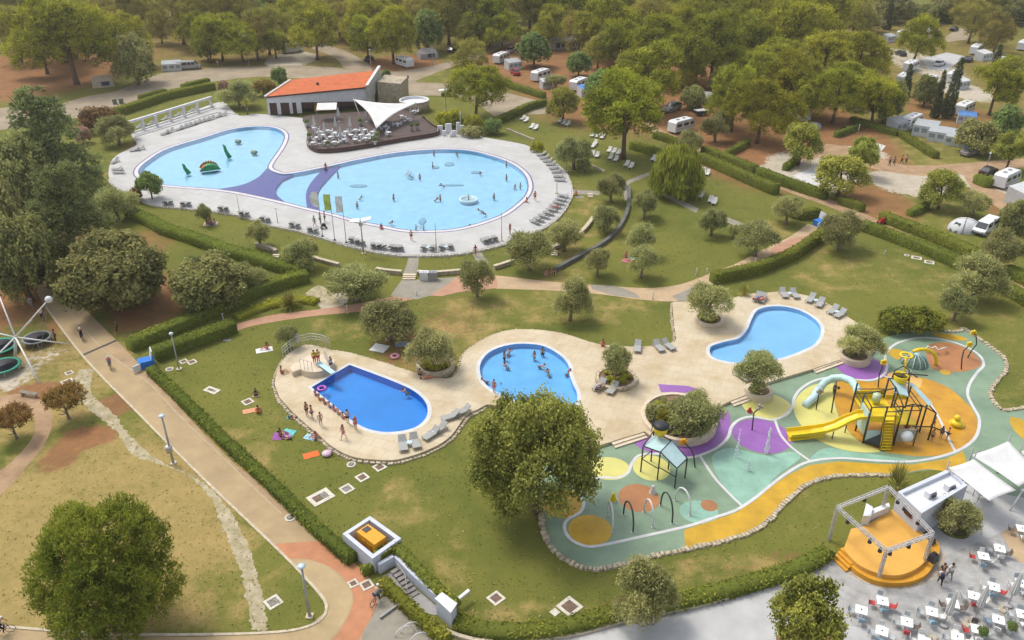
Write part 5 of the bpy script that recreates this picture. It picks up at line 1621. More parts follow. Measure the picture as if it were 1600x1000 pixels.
W().bar(V3(p0, .9), V3(p0 + Vector((.8, .9, 0)), .9), .25, .2).build('spout', M['white'], bx)
stucco_wall(cv([(628, 868), (660, 898), (700, 938)]), .16, .25, 'thin pale kerb along the stairwell hedge', M['kerb'], name='garden_kerb', cat='kerb')
stucco_wall(cv([(660, 962), (690, 985), (730, 1000), (770, 1006)]), .3, .3, 'pale kerb below the white block at the bottom', M['kerb'], name='garden_kerb', cat='kerb')
#  stage,truss,small white building,shade sails
M['stage'] = mat('orange_stage_paint', (.64, .34, .065), .6, .07, .8, .1, 20)
M['stage2'] = mat('deep_orange_stage_paint', (.60, .29, .025), .6, .1, .8, .1, 20)
sg = thing('stage', 'round orange stage with curved lower step on the grey plaza', 'stage', P(1385, 900))
TZS=.85
top=px([(1330,826),(1350,822),(1395,796),(1430,825),(1450,836)],TZS)+curve([(1452,857),(1445,877),(1425,892),(1400,899),(1370,895),(1340,881),(1318,858)],TZS,4,False)
W().prism(top, 0, TZS).build('platform', M['stage'], sg)
low=curve([(1322,876),(1340,893),(1365,906),(1395,911),(1425,908),(1448,897),(1462,877),(1469,858),(1462,842),(1452,838)],.45,4,False)+px([(1440,860),(1400,885),(1350,870)],.45)
W().prism(low, 0, .45).build('lower_step', M['stage2'], sg)
for k in range(4):
 zk=.7-k*.18
 a,c=P(1315-k*4,856+k*5,zk),P(1336-k*4,876+k*5,zk)
 n_=Vector((a-c).normalized())
 W().bar(V3(a, zk - .08), V3(c, zk - .08), .34, .16).build('stair', M['stage2'], sg)
band('stage_rim', curve([(1322, 892), (1345, 905), (1380, 917), (1415, 917), (1445, 908), (1466, 890), (1474, 865)], 0, 4, False), .35, .012, M['lowwall'])
sofa = thing('white_sculpture', 'white curved block and leaning slab at the back of the stage', 'sculpture', P(1370, 812))
for pts_,h_ in (([(1345,820),(1357,820),(1360,806),(1350,800)],1.8),([(1358,814),(1388,801),(1386,795),(1357,806)],1.5)):
 q_=[P(a,c,TZS).xy for a,c in pts_]
 W().prism(q_, TZS - .8, TZS + h_ - .8).build('block', M['white'], sofa)
tr = thing('truss_frame', 'square silver lighting truss on four legs over the orange stage', 'truss', P(1385, 900))
TH=3.6
ca=[P(a,c,TH) for a,c in ((1308,793),(1388,761),(1458,834),(1385,861))]
def truss(b,p0,p1,w=.22):
 d_=(p1-p0).normalized()
 s_=d_.cross(Vector((0,0,1)))
 s_=Vector((1,0,0)) if s_.length < .01 else s_.normalized()
 u_=s_.cross(d_)
 q_=[s_*w/2+u_*w/2,s_*-w/2+u_*w/2,s_*-w/2-u_*w/2,s_*w/2-u_*w/2]
 for o_ in q_: b.bar(p0+o_,p1+o_,.05,.05)
 n_=max(2,int((p1-p0).length/.5))
 for i in range(n_):
  a_,c_=p0.lerp(p1,i/n_),p0.lerp(p1,(i+1)/n_)
  for j in range(4): b.bar(a_+q_[j],c_+q_[(j+1) % 4],.028,.028)
for i in range(4):
 b=W()
 truss(b,ca[i],ca[(i+1) % 4])
 b.build('truss_beam', M['steel'], tr)
 b=W()
 truss(b,V3(ca[i],TZS if i in (3,) else 0),V3(ca[i],TH-.2),.18)
 b.build('truss_leg', M['steel'], tr)
for f_,e in ((.55,0),(.3,3),(.75,3),(.5,2),(.25,1),(.4,1),(.7,1),(.9,2),(.1,3)):
 a_,c_=ca[e],ca[(e+1) % 4]
 p=a_.lerp(c_,f_)
 ll=W()
 ll.tube([p-Vector((0,0,.15)),p-Vector((0,0,.55))],[.12,.17],8)
 ll.build('spotlight', M['darkmetal'], tr)
for a,c,h_ in ((1457,876,.8),(1448,840,.6),(1453,848,.5)):
 sp = thing('speaker', {1457: 'dark loudspeaker lying at the right rim of the stage', 1448: 'dark box at the back right rim of the stage', 1453: 'second dark box at the back right rim of the stage, nearer'}[a], 'speaker', P(a, c, .45), .5)
 MB().box((0, 0, h_ * .45), (.7, .6, h_ * .9), 0, .8).build('cabinet', M['darkmetal'], sp)
 MB().lathe([(.2, 0), (.22, .03)], (0, -.02, h_ * .9), 10).build('grille', M['tyre'], sp)
# white building
wb = thing('white_pavilion', 'small flat roofed white building beside the orange stage', 'building', P(1435, 825))
bh=2.9
f0,f1,f2,f3=P(1403,768,bh),P(1481,733,bh),P(1512,758,bh),P(1440,802,bh)
q_=[f0.xy,f1.xy,f2.xy,f3.xy]
W().prism(q_, 0, bh - .35).build('wall', M['bluewhite'], wb)
ia=offset([Vector(p) for p in q_],-.35)
b = fill('parapet', [Vector(p) for p in q_], ia, bh, M['bluewhite'], None, .36, .34) if False else fill('parapet', [Vector(p) for p in q_], [ia], bh, M['bluewhite'], None, .37, .34)
b.data.transform(Matrix.Translation(-wb.location))
adopt(b,wb)
W().prism(ia, bh - .34, bh - .33).build('roof', M['white'], wb)
for a,c in ((1452,775),(1482,764)):
 p=P(a,c,bh-.3)
 u_=W().box((p.x,p.y,bh-.02),(.9,.5,.6),.5)
 u_ = u_.build('air_conditioner', M['white'], wb)
 W().box((p.x + .25, p.y - .3, bh - .02), (.5, .06, .4), .5).build('fan_grille', M['darkmetal'], wb)
wn_=W()
a_,c_=V3(q_[0],1.9),V3(q_[3],1.9)
wn_.bar(a_.lerp(c_,.42)-Vector((.06,.06,0)),a_.lerp(c_,.72)-Vector((.06,.06,0)),.06,.5)
wn_.build('window', M['brown'], wb)
b=W()
fl0,fl1=P(1431,826,0),P(1474,806,0)
b.bar(V3(fl0,.5),V3(fl1,.5),.08,.06)
b.build('handrail', M['darkmetal'], wb)
SH=3.1
def S4(lst): return [P(a,c,h_) for a,c,h_ in lst]
w1=S4([(1480,731,SH),(1522,717,SH+.5),(1588,766,SH),(1546,783,SH-.3)])
w2=S4([(1517,711,SH),(1576,689,SH+.6),(1630,742,SH),(1592,760,SH-.3)])
w3=S4([(1594,705,SH+.1),(1650,690,SH),(1700,740,SH),(1640,752,SH)])
for q_, lab in ((w1, 'white four cornered shade sail touching the small white building'), (w2, 'second white shade sail, its peak above the splash pad edge'), (w3, 'white shade sail cut by the right edge')):
 sail('shade_sail', q_, .045, M['fabric'], lab, 'shade sail', [(V3(p, 0), p + Vector((0, 0, .8))) for p in q_[:2]])
sp_ = thing('slim_post', 'leaning white post in front of the shade sails', 'post', P(1578, 798))
W().tube([P(1578, 798), P(1598, 766, 2.2)], .07, 8).build('shaft', M['white'], sp_)
W().ball(P(1598, 766, 2.3), .16, 8, 6).build('lamp_head', M['white'], sp_)
bed = thing('tree_bed', 'round grass bed of the olive beside the white building', 'plant bed', P(1491, 826))
MB().lathe([(1.25, 0), (1.25, .1), (1.0, .1), (1.0, .08), (.01, .1)], (0, 0, 0), 28).build('bed_rim', M['yhedge'] if 'yhedge' in M else mat('bed_grass', (.13, .13, .03), .95, .3, 2, .5, 9), bed)
cage = thing('wire_cage', 'small dark metal frame table under the shade sail corner', 'table', P(1532, 780))
for x in (-.5,.5):
 for y in (-.4, .4): MB().tube([(x, y, 0), (x, y, .8)], .03, 4).build('leg', M['darkmetal'], cage)
MB().box((0, 0, .8), (1.2, 1.0, .05)).build('table_top', M['lamp_grey'], cage)
lp=ell(1258,1005,45,22,30)
tb = tag(fill('tree_border', lp, [], .2, mat('brown_earth_bed', (.22, .12, .07), .95, .3, 2, .4, 9), 'structure', .2), kind='structure')
# CAMPING VEHICLES
def loft(b,prof,w,inset):
 """side profile (x, z) extruded across y; inset gives the half width lost at each point"""
 n=len(prof)
 L=[(x,-(w/2-i),z) for (x,z),i in zip(prof,inset)]
 Rr=[(x,(w/2-i),z) for (x,z),i in zip(prof,inset)]
 f=[(i,(i+1) % n,n+(i+1) % n,n+i) for i in range(n)]
 f=[tuple(reversed(q)) for q in f]
 tri=tessellate_polygon([[Vector((x,z,0)) for x,z in prof]])
 for t in tri:
  a,c,d_=(Vector(prof[i]) for i in t)
  t=t if (c-a).cross(d_-a) > 0 else (t[0],t[2],t[1])
  f.append(tuple(t))
  f.append(tuple(n+i for i in reversed(t)))
 return b.add(L+Rr,f)
def wheels(o,xs,y,r=.33):
 for x in xs:
  for s in (-1,1):
   w_=MB()
   w_.tube([(x,s*y-.1,r),(x,s*y+.1,r)],r,14)
   k = w_.build('wheel', M['tyre'], o)
   h_=MB()
   h_.tube([(x,s*y-.115,r),(x,s*y+.115,r)],r*.55,10)
   h_.build('rim', M['steel'], k)
def car(name,m,cat):
 o=thing(name,None,cat)
 prof=[(-2.15,.3),(2.15,.3),(2.2,.62),(2.05,.8),(1.0,.95),(-1.75,.98),(-2.2,.9),(-2.22,.55)]
 b=loft(MB(),prof,1.78,[.06,.1,.06,.08,.03,.03,.08,.05])
 b.build('body', m, o)
 cab=[(1.05,.94),(.3,1.44),(-1.2,1.46),(-1.95,.97)]
 loft(MB(), cab, 1.66, [.03, .22, .22, .05]).build('window', M['glass'], o)
 MB().box((-.45, 0, 1.47), (1.35, 1.18, .05)).build('roof', m, o)
 for s in (-1,1):
  MB().box((2.16, s * .62, .68), (.1, .36, .14)).build('headlight', M['white'], o)
  MB().box((-2.2, s * .66, .76), (.08, .3, .16)).build('tail_light', mat('red_plastic', (.4, .02, .02), .4), o)
 wheels(o,(1.35,-1.35),.82)
 return o
def van(name,m,cat,L=5.3):
 o=thing(name,None,cat)
 h=L/2
 prof=[(-h,.35),(h,.35),(h+.02,.85),(h-.55,1.15),(h-1.35,1.95),(-h+.1,2.0),(-h,1.9)]
 loft(MB(), prof, 1.92, [.05, .12, .08, .05, .16, .16, .08]).build('body', m, o)
 MB().hexa([(h - .6, -.80, 1.18), (h - .5, -.80, 1.16), (h - .5, .80, 1.16), (h - .6, .80, 1.18), (h - 1.28, -.74, 1.88), (h - 1.2, -.74, 1.90), (h - 1.2, .74, 1.90), (h - 1.28, .74, 1.88)]).build('windscreen', M['glass'], o)
 for s in (-1,1):
  for x0,x1 in ((h-2.0,h-1.15),(-.2,h-2.1),(-h+.35,-.35)):
   MB().hexa([(x0, s * .935 - .02, 1.22), (x1, s * .935 - .02, 1.22), (x1, s * .935 + .02, 1.22), (x0, s * .935 + .02, 1.22), (x0, s * .85 - .02, 1.78), (x1 - .1, s * .85 - .02, 1.78), (x1 - .1, s * .85 + .02, 1.78), (x0, s * .85 + .02, 1.78)]).build('window', M['glass'], o)
  MB().box((h - .02, s * .68, .78), (.1, .34, .2)).build('headlight', M['steel'], o)
 MB().box((h + .02, 0, .5), (.1, 1.7, .22)).build('bumper', M['darkmetal'], o)
 wheels(o,(h-.95,-h+1.0),.88,.34)
 return o
def caravan(name,cat,L=6.2,m=None):
 o=thing(name,None,cat)
 h=L/2
 prof=[(-h,.45),(h-.3,.45),(h,1.0),(h-.12,1.8),(h-.65,2.55),(h-1.3,2.62),(-h+.5,2.62),(-h+.08,2.3)]
 loft(MB(), prof, 2.3, [.0, .0, .03, .05, .12, .10, .10, .06]).build('body', m or M['white'], o)
 for s in (-1,1):
  for x0,x1 in ((-h+.5,-h+1.9),(-.5,.9),(h-1.6,h-.6)):
   MB().box(((x0 + x1) / 2, s * 1.135, 1.75), (x1 - x0, .05, .62)).build('window', M['glass'], o)
  MB().box((0, s * 1.152, 1.02), (L - .8, .02, .12)).build('stripe', mat('grey_stripe', (.3, .31, .34), .5), o)
 MB().hexa([(h - .05, -.8, 1.45), (h + .02, -.8, 1.4), (h + .02, .8, 1.4), (h - .05, .8, 1.45), (h - .4, -.8, 2.2), (h - .32, -.8, 2.2), (h - .32, .8, 2.2), (h - .4, .8, 2.2)]).build('front_window', M['glass'], o)
 for x in (-1.2, .7): MB().box((x, .1, 2.66), (.6, .5, .1)).build('roof_hatch', mat('smoke_plastic', (.18, .18, .19), .4), o)
 MB().bar((h - .4, 0, .48), (h + 1.0, 0, .48), .14, .1).build('drawbar', M['darkmetal'], o)
 wheels(o,(-.2,),1.02,.32)
 return o
def awning(name,cat,L=4.5,D=2.8,m=None,mside=None):
 o=thing(name,None,cat)
 h=L/2
 MB().hexa([(-h, -D, 1.95), (h, -D, 1.95), (h, 0, 2.5), (-h, 0, 2.5), (-h, -D, 2.0), (h, -D, 2.0), (h, 0, 2.56), (-h, 0, 2.56)]).build('awning_roof', m, o)
 MB().hexa([(-h, -D, .0), (h, -D, .0), (h, -D + .04, .0), (-h, -D + .04, .0), (-h, -D, 1.94), (h, -D, 1.94), (h, -D + .04, 1.94), (-h, -D + .04, 1.94)]).build('front_wall', mside, o)
 for s in (-1,1):
  x=s*h
  MB().hexa([(x - .02, -D + .05, 0), (x + .02, -D + .05, 0), (x + .02, 0, 0), (x - .02, 0, 0), (x - .02, -D + .05, 1.94), (x + .02, -D + .05, 1.94), (x + .02, 0, 2.48), (x - .02, 0, 2.48)]).build('side_wall', mside, o)
 for k in range(3):
  x0=-h+L*(k+.15)/3
  MB().box((x0 + L * .12, -D - .02, 1.2), (L * .23, .03, .8)).build('window', mat('clear_foil', (.25, .28, .32), .15, .2, 1), o)
 return o
def canopy(name,cat,L=4.0,D=3.0,m=None):
 o=thing(name,None,cat)
 h=L/2
 MB().hexa([(-h, -D, 1.9), (h, -D, 1.9), (h, 0, 2.4), (-h, 0, 2.4), (-h, -D, 1.95), (h, -D, 1.95), (h, 0, 2.46), (-h, 0, 2.46)]).build('canopy_roof', m, o)
 for x in (-h + .05, h - .05): MB().tube([(x, -D + .05, 0), (x, -D + .05, 1.9)], .03, 5).build('pole', M['steel'], o)
 return o
def ridge_tent(name,m,L=4.2,Wd=3.2,H=2.1):
 o = thing(name, None, 'tent')
 h,w_=L/2,Wd/2
 b=MB()
 b.add([(-h,-w_,0),(h,-w_,0),(h,w_,0),(-h,w_,0),(-h*.95,-w_*.9,1.1),(h*.95,-w_*.9,1.1),(h*.95,w_*.9,1.1),(-h*.95,w_*.9,1.1),(-h*.75,0,H),(h*.75,0,H)],
          [(0,1,5,4),(1,2,6,5),(2,3,7,6),(3,0,4,7),(4,5,9,8),(6,7,8,9),(5,6,9),(7,4,8)])
 b.build('tent_shell', m, o)
 MB().box((.4, -w_ * .97, .72), (1.5, .06, .8)).build('window', mat('navy_mesh', (.03, .04, .10), .5), o)
 MB().hexa([(h * .98, -.7, .02), (h, -.7, .02), (h, .7, .02), (h * .98, .7, .02), (h * .95, -.6, 1.2), (h * .97, -.6, 1.2), (h * .97, .6, 1.2), (h * .95, .6, 1.2)]).build('door', M['darkmetal'], o)
 return o
def dome_tent(name,m,r=1.6):
 o = thing(name, None, 'tent')
 MB().ball((0, 0, 0), r, 14, 10, .8).build('tent_shell', m, o)
 MB().hexa([(r * .80, -.5, .02), (r * 1.0, -.6, .02), (r * 1.0, .6, .02), (r * .8, .5, .02), (r * .5, -.35, r * .62), (r * .7, -.4, r * .6), (r * .7, .4, r * .6), (r * .5, .35, r * .62)]).build('door', M['darkmetal'], o)
 for a in (.6, 2.2, 3.8): MB().tube([(r * 1.01 * math.cos(a) * math.cos(t), r * 1.01 * math.sin(a) * math.cos(t), .81 * r * math.sin(t)) for t in np.linspace(0, math.pi, 9)], .02, 4).build('tent_pole', M['darkmetal'], o)
 return o
def mid2(e0,e1):
 p0,p1=P(*e0),P(*e1)
 return (p0+p1)/2,math.atan2(p1.y-p0.y,p1.x-p0.x),(p1-p0).length
cp = caravan('caravan', 'caravan')
GC = 'caravans on the camping pitches'
for e0, e1, lab in [((1041, 211), (1086, 199), 'white caravan above the hedge beside the silver pickup truck'), ((1437, 192), (1407, 206), 'white caravan with the grey awning on its left, above the clipped hedge'), ((823, 132), (866, 118), 'white caravan behind the road hedge, nearest the tall pine'),
     ((766, 104), (800, 91), 'white caravan with flat grey awning behind the road pine'), ((888, 146), (920, 133), 'white caravan with the blue awning'), ((1540, 304), (1598, 276), 'large white caravan at the right edge with a big pale awning'),
     ((1394, 67), (1424, 55), 'rounded white caravan behind the forked pine'), ((1405, 118), (1438, 103), 'white caravan behind the short dark cypress'), ((1512, 90), (1536, 78), 'white caravan beside the black suv pitch at the upper right'),
     ((1545, 112), (1572, 98), 'white caravan at the cypress with the red car'), ((1583, 85), (1612, 70), 'white caravan cut by the right edge at the top'), ((1492, 184), (1518, 172), 'small white caravan right of the tallest cypress'),
     ((1103, 17), (1122, 9), 'white caravan roof among pines at the top, upper one of two'), ((1114, 30), (1136, 20), 'white caravan roof among pines at the top, lower one of two'), ((978, 30), (992, 24), 'white caravan glimpsed between pines at the top'), ((1370, 24), (1390, 15), 'white caravan beside the farthest cypress'),
     ((1570, 10), (1590, 2), 'white caravan at the very top right'), ((645, 108), (620, 100), 'white caravan under the pine behind the restaurant'), ((560, 80), (590, 66), 'pale caravan roof under the pine behind the branch road'), ((1255, 190), (1235, 182), 'white caravan hidden in shade behind the pale gravel pitch'), ((1476, 134), (1503, 121), 'white caravan just left of the tallest cypress top'), ((1440, 142), (1462, 129), 'white caravan in front of the dark oak between cypresses'), ((1532, 62), (1553, 51), 'white caravan under the olive brown pine'), ((1478, 14), (1498, 5), 'white caravan at the top edge above the black suv'), ((1400, 138), (1420, 125), 'white caravan left of the short dark cypress'), ((1340, 176), (1320, 166), 'white caravan in shade behind the left awning'), ((1580, 140), (1602, 128), 'white caravan right of the rounded yellow pine'), ((1445, 36), (1462, 28), 'white caravan right of the forked pine top')]:
 p,a,L=mid2(e0,e1)
 put(cp,p,a,None,lab,GC)
M['awn'] = mat('grey_awning', (.36, .38, .40), .8, .08, .8)
M['awn2'] = mat('pale_awning', (.52, .53, .54), .8, .08, .8)
M['awnblue'] = mat('blue_awning', (.10, .23, .52), .8, .1, .8)
aw = awning('awning_tent', 'awning', m=M['awn'], mside=M['awn2'])
GA = 'awnings beside caravans'
for a, c, ang_, sc, mm, lab in [(1395, 200, .45, (1.0, 1, 1), None, 'grey awning at the left side of the caravan above the clipped hedge'), (1447, 208, -.6, (1.0, 1.2, 1.1), None, 'left section of the grey awning row above the hedge'), (1472, 217, -.6, (1.1, 1.1, 1.0), None, 'middle section of the grey awning row above the hedge'),
        (1495, 224, -.6, (.9, .9, .9), None, 'right section of the grey awning row, open with dark inside'), (1586, 310, .55, (1.45, 1.3, 1.1), {'awning_roof': M['awn2']}, 'big pale awning in front of the caravan at the right edge'), (798, 106, .5, (.9, 1, 1), None, 'flat grey awning beside the red car'),
        (850, 136, .45, (.6, .7, .9), {'awning_roof': M['awn2']}, 'small pale awning on the caravan by the road hedge'), (911, 148, .45, (.8, .9, 1), {'awning_roof': M['awnblue']}, 'blue awning between round trees'), (1578, 118, -.5, (.9, 1, 1), {'awning_roof': mat('sky_awning', (.33, .42, .5), .8)}, 'pale blue awning behind the cypress with the red car'),
        (1384, 64, .5, (.8, .8, .9), None, 'grey awning left of the rounded white caravan'), (1450, 56, .5, (.9, 1, 1), {'awning_roof': M['awn2']}, 'pale awning right of the forked pine'), (1528, 92, .5, (.9, 1, 1), {'awning_roof': M['awn2']}, 'pale awning of the caravan beside the suv pitch'), (1490, 136, .5, (.9, 1, 1), {'awning_roof': M['awn2']}, 'pale awning just left of the tallest cypress top'), (1508, 190, -.4, (.8, .8, .9), {'awning_roof': M['awnblue']}, 'small grey awning with blue edge right of the tallest cypress'), (270, 108, .3, (1.1, 1, .95), None, 'grey awning behind the silver van')]:
 put(aw,P(a,c),ang_,sc,lab,GA,mm)
mh = thing('mobile_home', 'grey mobile home with verandah between the round trees', 'mobile home', P(880, 76), .45)
MB().box((0, 0, 1.4), (7.2, 3.4, 2.6)).build('wall', mat('grey_cladding', (.30, .31, .32), .7, .1, 1), mh)
b=MB()
b.hexa([(-3.9,-2.6,2.6),(3.9,-2.6,2.6),(3.9,2,3.0),(-3.9,2,3.0),(-3.9,-2.6,2.72),(3.9,-2.6,2.72),(3.9,2,3.15),(-3.9,2,3.15)])
b.build('roof', mat('pale_metal_roof', (.5, .51, .52), .5, .1, 1), mh)
for x in (-2.6, -.9, .8, 2.5): MB().box((x, -1.72, 1.4), (1.1, .05, 1.3)).build('window', M['glass'], mh)
for x in (-3.7, 0, 3.7): MB().tube([(x, -2.5, 0), (x, -2.5, 2.6)], .06, 5).build('post', M['darkmetal'], mh)
vw = van('white_van', mat('white_car_paint', (.74, .75, .77), .3, .03, 2), 'van')
p,a,L=mid2((1562,347),(1512,378))
put(vw, p, a, (1, 1, 1.0), 'white van parked on the grass beside the grey dome awning')
vv = van('silver_van', mat('silver_paint', (.36, .36, .37), .35, .05, 2, metal=.3), 'van', 5.4)
p,a,L=mid2((276,109),(316,107))
put(vv, p, a, 1.1, 'silver van parked on the upper road in front of a grey awning')
mhm = van('motorhome', M['white'], 'motorhome', 6.4)
MB().box((-.5, 0, 1.95), (5.2, 2.2, 1.5), 0, .95).build('camper_body', M['white'], mhm)
for s in (-1,1):
 for x in (-2.2, -.6, .9): MB().box((x, s * 1.085, 2.0), (.8, .06, .5)).build('window', M['glass'], mhm)
p,a,L=mid2((436,84),(476,80))
put(mhm, p, a, 1.0, 'white motorhome parked between the pines by the upper road')
pk = car('pickup_truck', mat('silver_paint', (.36, .36, .37), .35), 'pickup truck')
MB().box((-1.4, 0, 1.0), (1.5, 1.6, .35)).build('load_bed', M['darkmetal'], pk)
p,a,L=mid2((1070,165),(1028,181))
put(pk, p, a, (1.3, 1.15, 1.25), 'silver pickup truck parked behind the white caravan')
MC = {'black': mat('black_car_paint', (.02, .022, .027), .25, .1, 2, spec=.5), 'dark': mat('dark_blue_car_paint', (.03, .035, .055), .25, .1, 2, spec=.5), 'silver': mat('silver_paint', (.36, .36, .37), .35), 'white': mat('white_car_paint', (.7, .7, .7), .3), 'red': mat('red_car_paint', (.42, .03, .025), .3, .1, 2)}
cr_ = car('parked_car', MC['black'], 'car')
for e0, e1, c, lab in [((1480, 52), (1500, 44), 'black', 'black suv on the pale pitch at the upper right'), ((1422, 93), (1392, 80), 'dark', 'dark blue car in front of the forked pine'), ((1455, 107), (1480, 98), 'white', 'white car behind the dark oak between cypresses'), ((1500, 246), (1528, 238), 'silver', 'silver car under the dark tree at the right'),
                      ((1530, 278), (1556, 266), 'black', 'dark car behind the clipped hedge near the awning caravan'), ((1528, 118), (1548, 106), 'black', 'black car beside the cypress caravan'), ((1588, 106), (1606, 98), 'red', 'red car at the right edge by the pale blue awning'), ((810, 120), (800, 112), 'red', 'red car beside the flat grey awning'),
                      ((570, 100), (584, 90), 'black', 'black car beside the pine behind the restaurant'), ((700, 84), (714, 78), 'black', 'dark car in shade above the road, right of the pale tent'), ((1506, 100), (1518, 92), 'dark', 'dark car left of the cypress caravan'), ((792, 84), (806, 78), 'silver', 'silver car left of the dark round tree by the mobile home')]:
 p,a,L=mid2(e0,e1)
 put(cr_, p, a, None, lab, 'cars parked on the camping pitches', {'body': MC[c], 'roof': MC[c]})
rt = ridge_tent('tan_tent', mat('tan_canvas', (.42, .36, .26), .9, .1, 1))
put(rt, P(162, 134), .45, 1.25, 'tan frame tent with a dark window at the roadside under the largest pine')
rt2 = ridge_tent('grey_tent', mat('grey_canvas', (.34, .32, .30), .9, .1, 1))
put(rt2, P(668, 90), .4, 1.3, 'grey ridge tent beside the road above the orange soil', 'tents on the pitches')
put(rt2, P(1100, 158), -.5, 1.1, 'grey tent in the shade behind the pickup truck', 'tents on the pitches')
put(rt2, P(1590, 34), -.4, 1.4, 'pale tent at the top right corner', 'tents on the pitches', {'tent_shell': M['awn2']})
put(rt2, P(218, 52), .3, 1.2, 'blue grey tent in the dark wood at the upper left', 'tents on the pitches', {'tent_shell': M['awn']})
dt = dome_tent('dome_tent', mat('grey_blue_nylon', (.26, .30, .38), .6, .1, 1))
put(dt, P(1272, 200), 1.2, 1.0, 'small blue grey dome tent behind the leafy oak')
dt2 = dome_tent('dome_awning', M['awn2'], 2.0)
put(dt2, P(1506, 358), 3.6, (1.3, 1.1, 1.1), 'large pale dome awning with a dark opening beside the white van')
rest_canopy = canopy('rectangle_canopy', 'canopy', 4.2, 3.4, M['fabric'])
put(rest_canopy, P(511, 186, TZ) + Vector((0, 1.8, 0)), .12, (1.0, 1.0, 1.25), 'white rectangular canopy over the terrace in front of the bar')
tp = tag(fill('tarpaulin', px([(1238, 275), (1272, 260), (1300, 262), (1282, 296)]), [], .03, mat('white_tarp', (.55, .54, .53), .7, .1, 1), None, .03), 'white tarpaulin spread on the ground beside the wide hedge oak', 'tarpaulin')
tp2 = tag(fill('tarpaulin', px([(1366, 222), (1384, 228), (1377, 236), (1368, 231)]), [], .03, mat('white_tarp', (.55, .54, .53)), None, .03), 'small white sheet lying on the grass below the left awning caravan', 'tarpaulin')
tp3 = tag(fill('concrete_pad', px([(1440, 92), (1480, 82), (1508, 88), (1480, 110), (1450, 108)]), [], .02, M['smooth'], 'structure', .02), kind='structure')
tp4 = tag(fill('concrete_pad', px([(1476, 58), (1500, 44), (1522, 50), (1510, 62), (1480, 66)]), [], .02, M['asph'], 'structure', .02), kind='structure')
# POOL FURNITURE
ORD = ['first', 'second', 'third', 'fourth', 'fifth', 'sixth', 'seventh', 'eighth', 'ninth', 'tenth', 'eleventh', 'twelfth', 'thirteenth', 'fourteenth', 'fifteenth', 'sixteenth', 'seventeenth', 'eighteenth', 'nineteenth', 'twentieth']
def row_labels(pts,what,where):
 """label by order from the left, ties by order from the top"""
 idx=sorted(range(len(pts)),key=lambda i: (pts[i][0],pts[i][1]))
 lab={}
 for n, i in enumerate(idx): lab[i] = (ORD[n] + ' ' + what + ' from left ' + where) if len(pts) > 1 else what + ' ' + where
 return [lab[i] for i in range(len(pts))]
def lounger(name,mseat,mframe,wd=.7):
 o = thing(name, None, 'sun lounger')
 MB().hexa([(-1.0, -wd / 2, .32), (.32, -wd / 2, .34), (.32, wd / 2, .34), (-1.0, wd / 2, .32), (-1.0, -wd / 2, .37), (.32, -wd / 2, .39), (.32, wd / 2, .39), (-1.0, wd / 2, .37)]).build('seat', mseat, o)
 MB().hexa([(.34, -wd / 2, .34), (.92, -wd / 2, .80), (.92, wd / 2, .80), (.34, wd / 2, .34), (.31, -wd / 2, .385), (.88, -wd / 2, .85), (.88, wd / 2, .85), (.31, wd / 2, .385)]).build('backrest', mseat, o)
 b=MB()
 for s in (-1,1):
  b.bar((-1.02,s*(wd/2+.02),.33),(.95,s*(wd/2+.02),.33),.05,.06)
 for x in (-.85,.75): b.bar((x,-wd/2,.3),(x,wd/2,.3),.05,.05)
 b.build('frame', mframe, o)
 for x in (-.85,.75):
  for s in (-1, 1): MB().box((x, s * (wd / 2 + .02), .15), (.06, .06, .30)).build('leg', mframe, o)
 return o
M['sling'] = mat('grey_sling', (.27, .275, .275), .8, .1, 3)
M['sling2'] = mat('pale_grey_sling', (.33, .33, .32), .8, .1, 3)
M['greyframe'] = mat('grey_plastic_frame', (.30, .30, .30), .5, .08, 3)
M['wframe'] = mat('white_plastic', (.56, .55, .52), .5, .06, 3)
LG = lounger('deck_lounger', M['sling'], M['greyframe'])
LWn = lounger('lawn_lounger', M['wframe'], M['wframe'])
LB = lounger('beige_lounger', M['sling2'], M['greyframe'], .75)
def row(pr,pts,what,where,group,z=DZ,jit=.12):
 for (a,b_,an),lab in zip(pts,row_labels(pts,what,where)):
  q=P(a,b_,z)
  put(pr,q,R(an)+rv.uniform(-jit,jit),None,lab,group)
row(LG, [(216, 201, 70), (223, 199, 75), (234, 196, 70), (241, 194, 75), (257, 188, 70), (264, 186, 75), (277, 182, 70), (284, 180, 75), (298, 176, 70), (305, 174, 75)], 'grey lounger', 'in the row under the pergola', 'loungers under the pergola')
row(LG, [(258, 210, 60), (266, 207, 60), (280, 203, 60), (288, 200, 60), (295, 198, 60), (302, 196, 60), (309, 193, 60), (316, 191, 60), (323, 189, 60), (330, 187, 60), (341, 183, 60), (349, 181, 60)], 'grey lounger', 'in the front row on the raised platform', 'loungers in front of the pergola')
row(LG, [(211, 236, 30), (219, 234, 30)], 'grey lounger', 'at the left bend of the pool deck', 'loungers at the left bend')
row(LG, [(180, 254, 75), (184, 266, 5), (186, 271, 5)], 'grey lounger', 'at the far left rim of the deck', 'loungers at the far left rim')
row(LG, [(259, 319, -75), (266, 319, -60), (286, 321, -75), (294, 321, -60), (345, 328, -75), (353, 329, -60), (377, 336, -75), (385, 337, -60)], 'grey lounger', 'along the lower rim below the left pool', 'loungers along the lower rim, left')
row(LG, [(410, 344, -80), (418, 346, -60), (456, 353, -80), (464, 355, -60), (484, 361, -80), (492, 363, -60), (549, 377, -90), (558, 380, -80), (566, 382, -70), (583, 386, -80), (591, 387, -70), (598, 388, -60), (612, 389, -90), (619, 390, -85), (626, 390, -80)], 'grey lounger', 'along the lower rim by the flagpoles', 'loungers along the lower rim, middle')
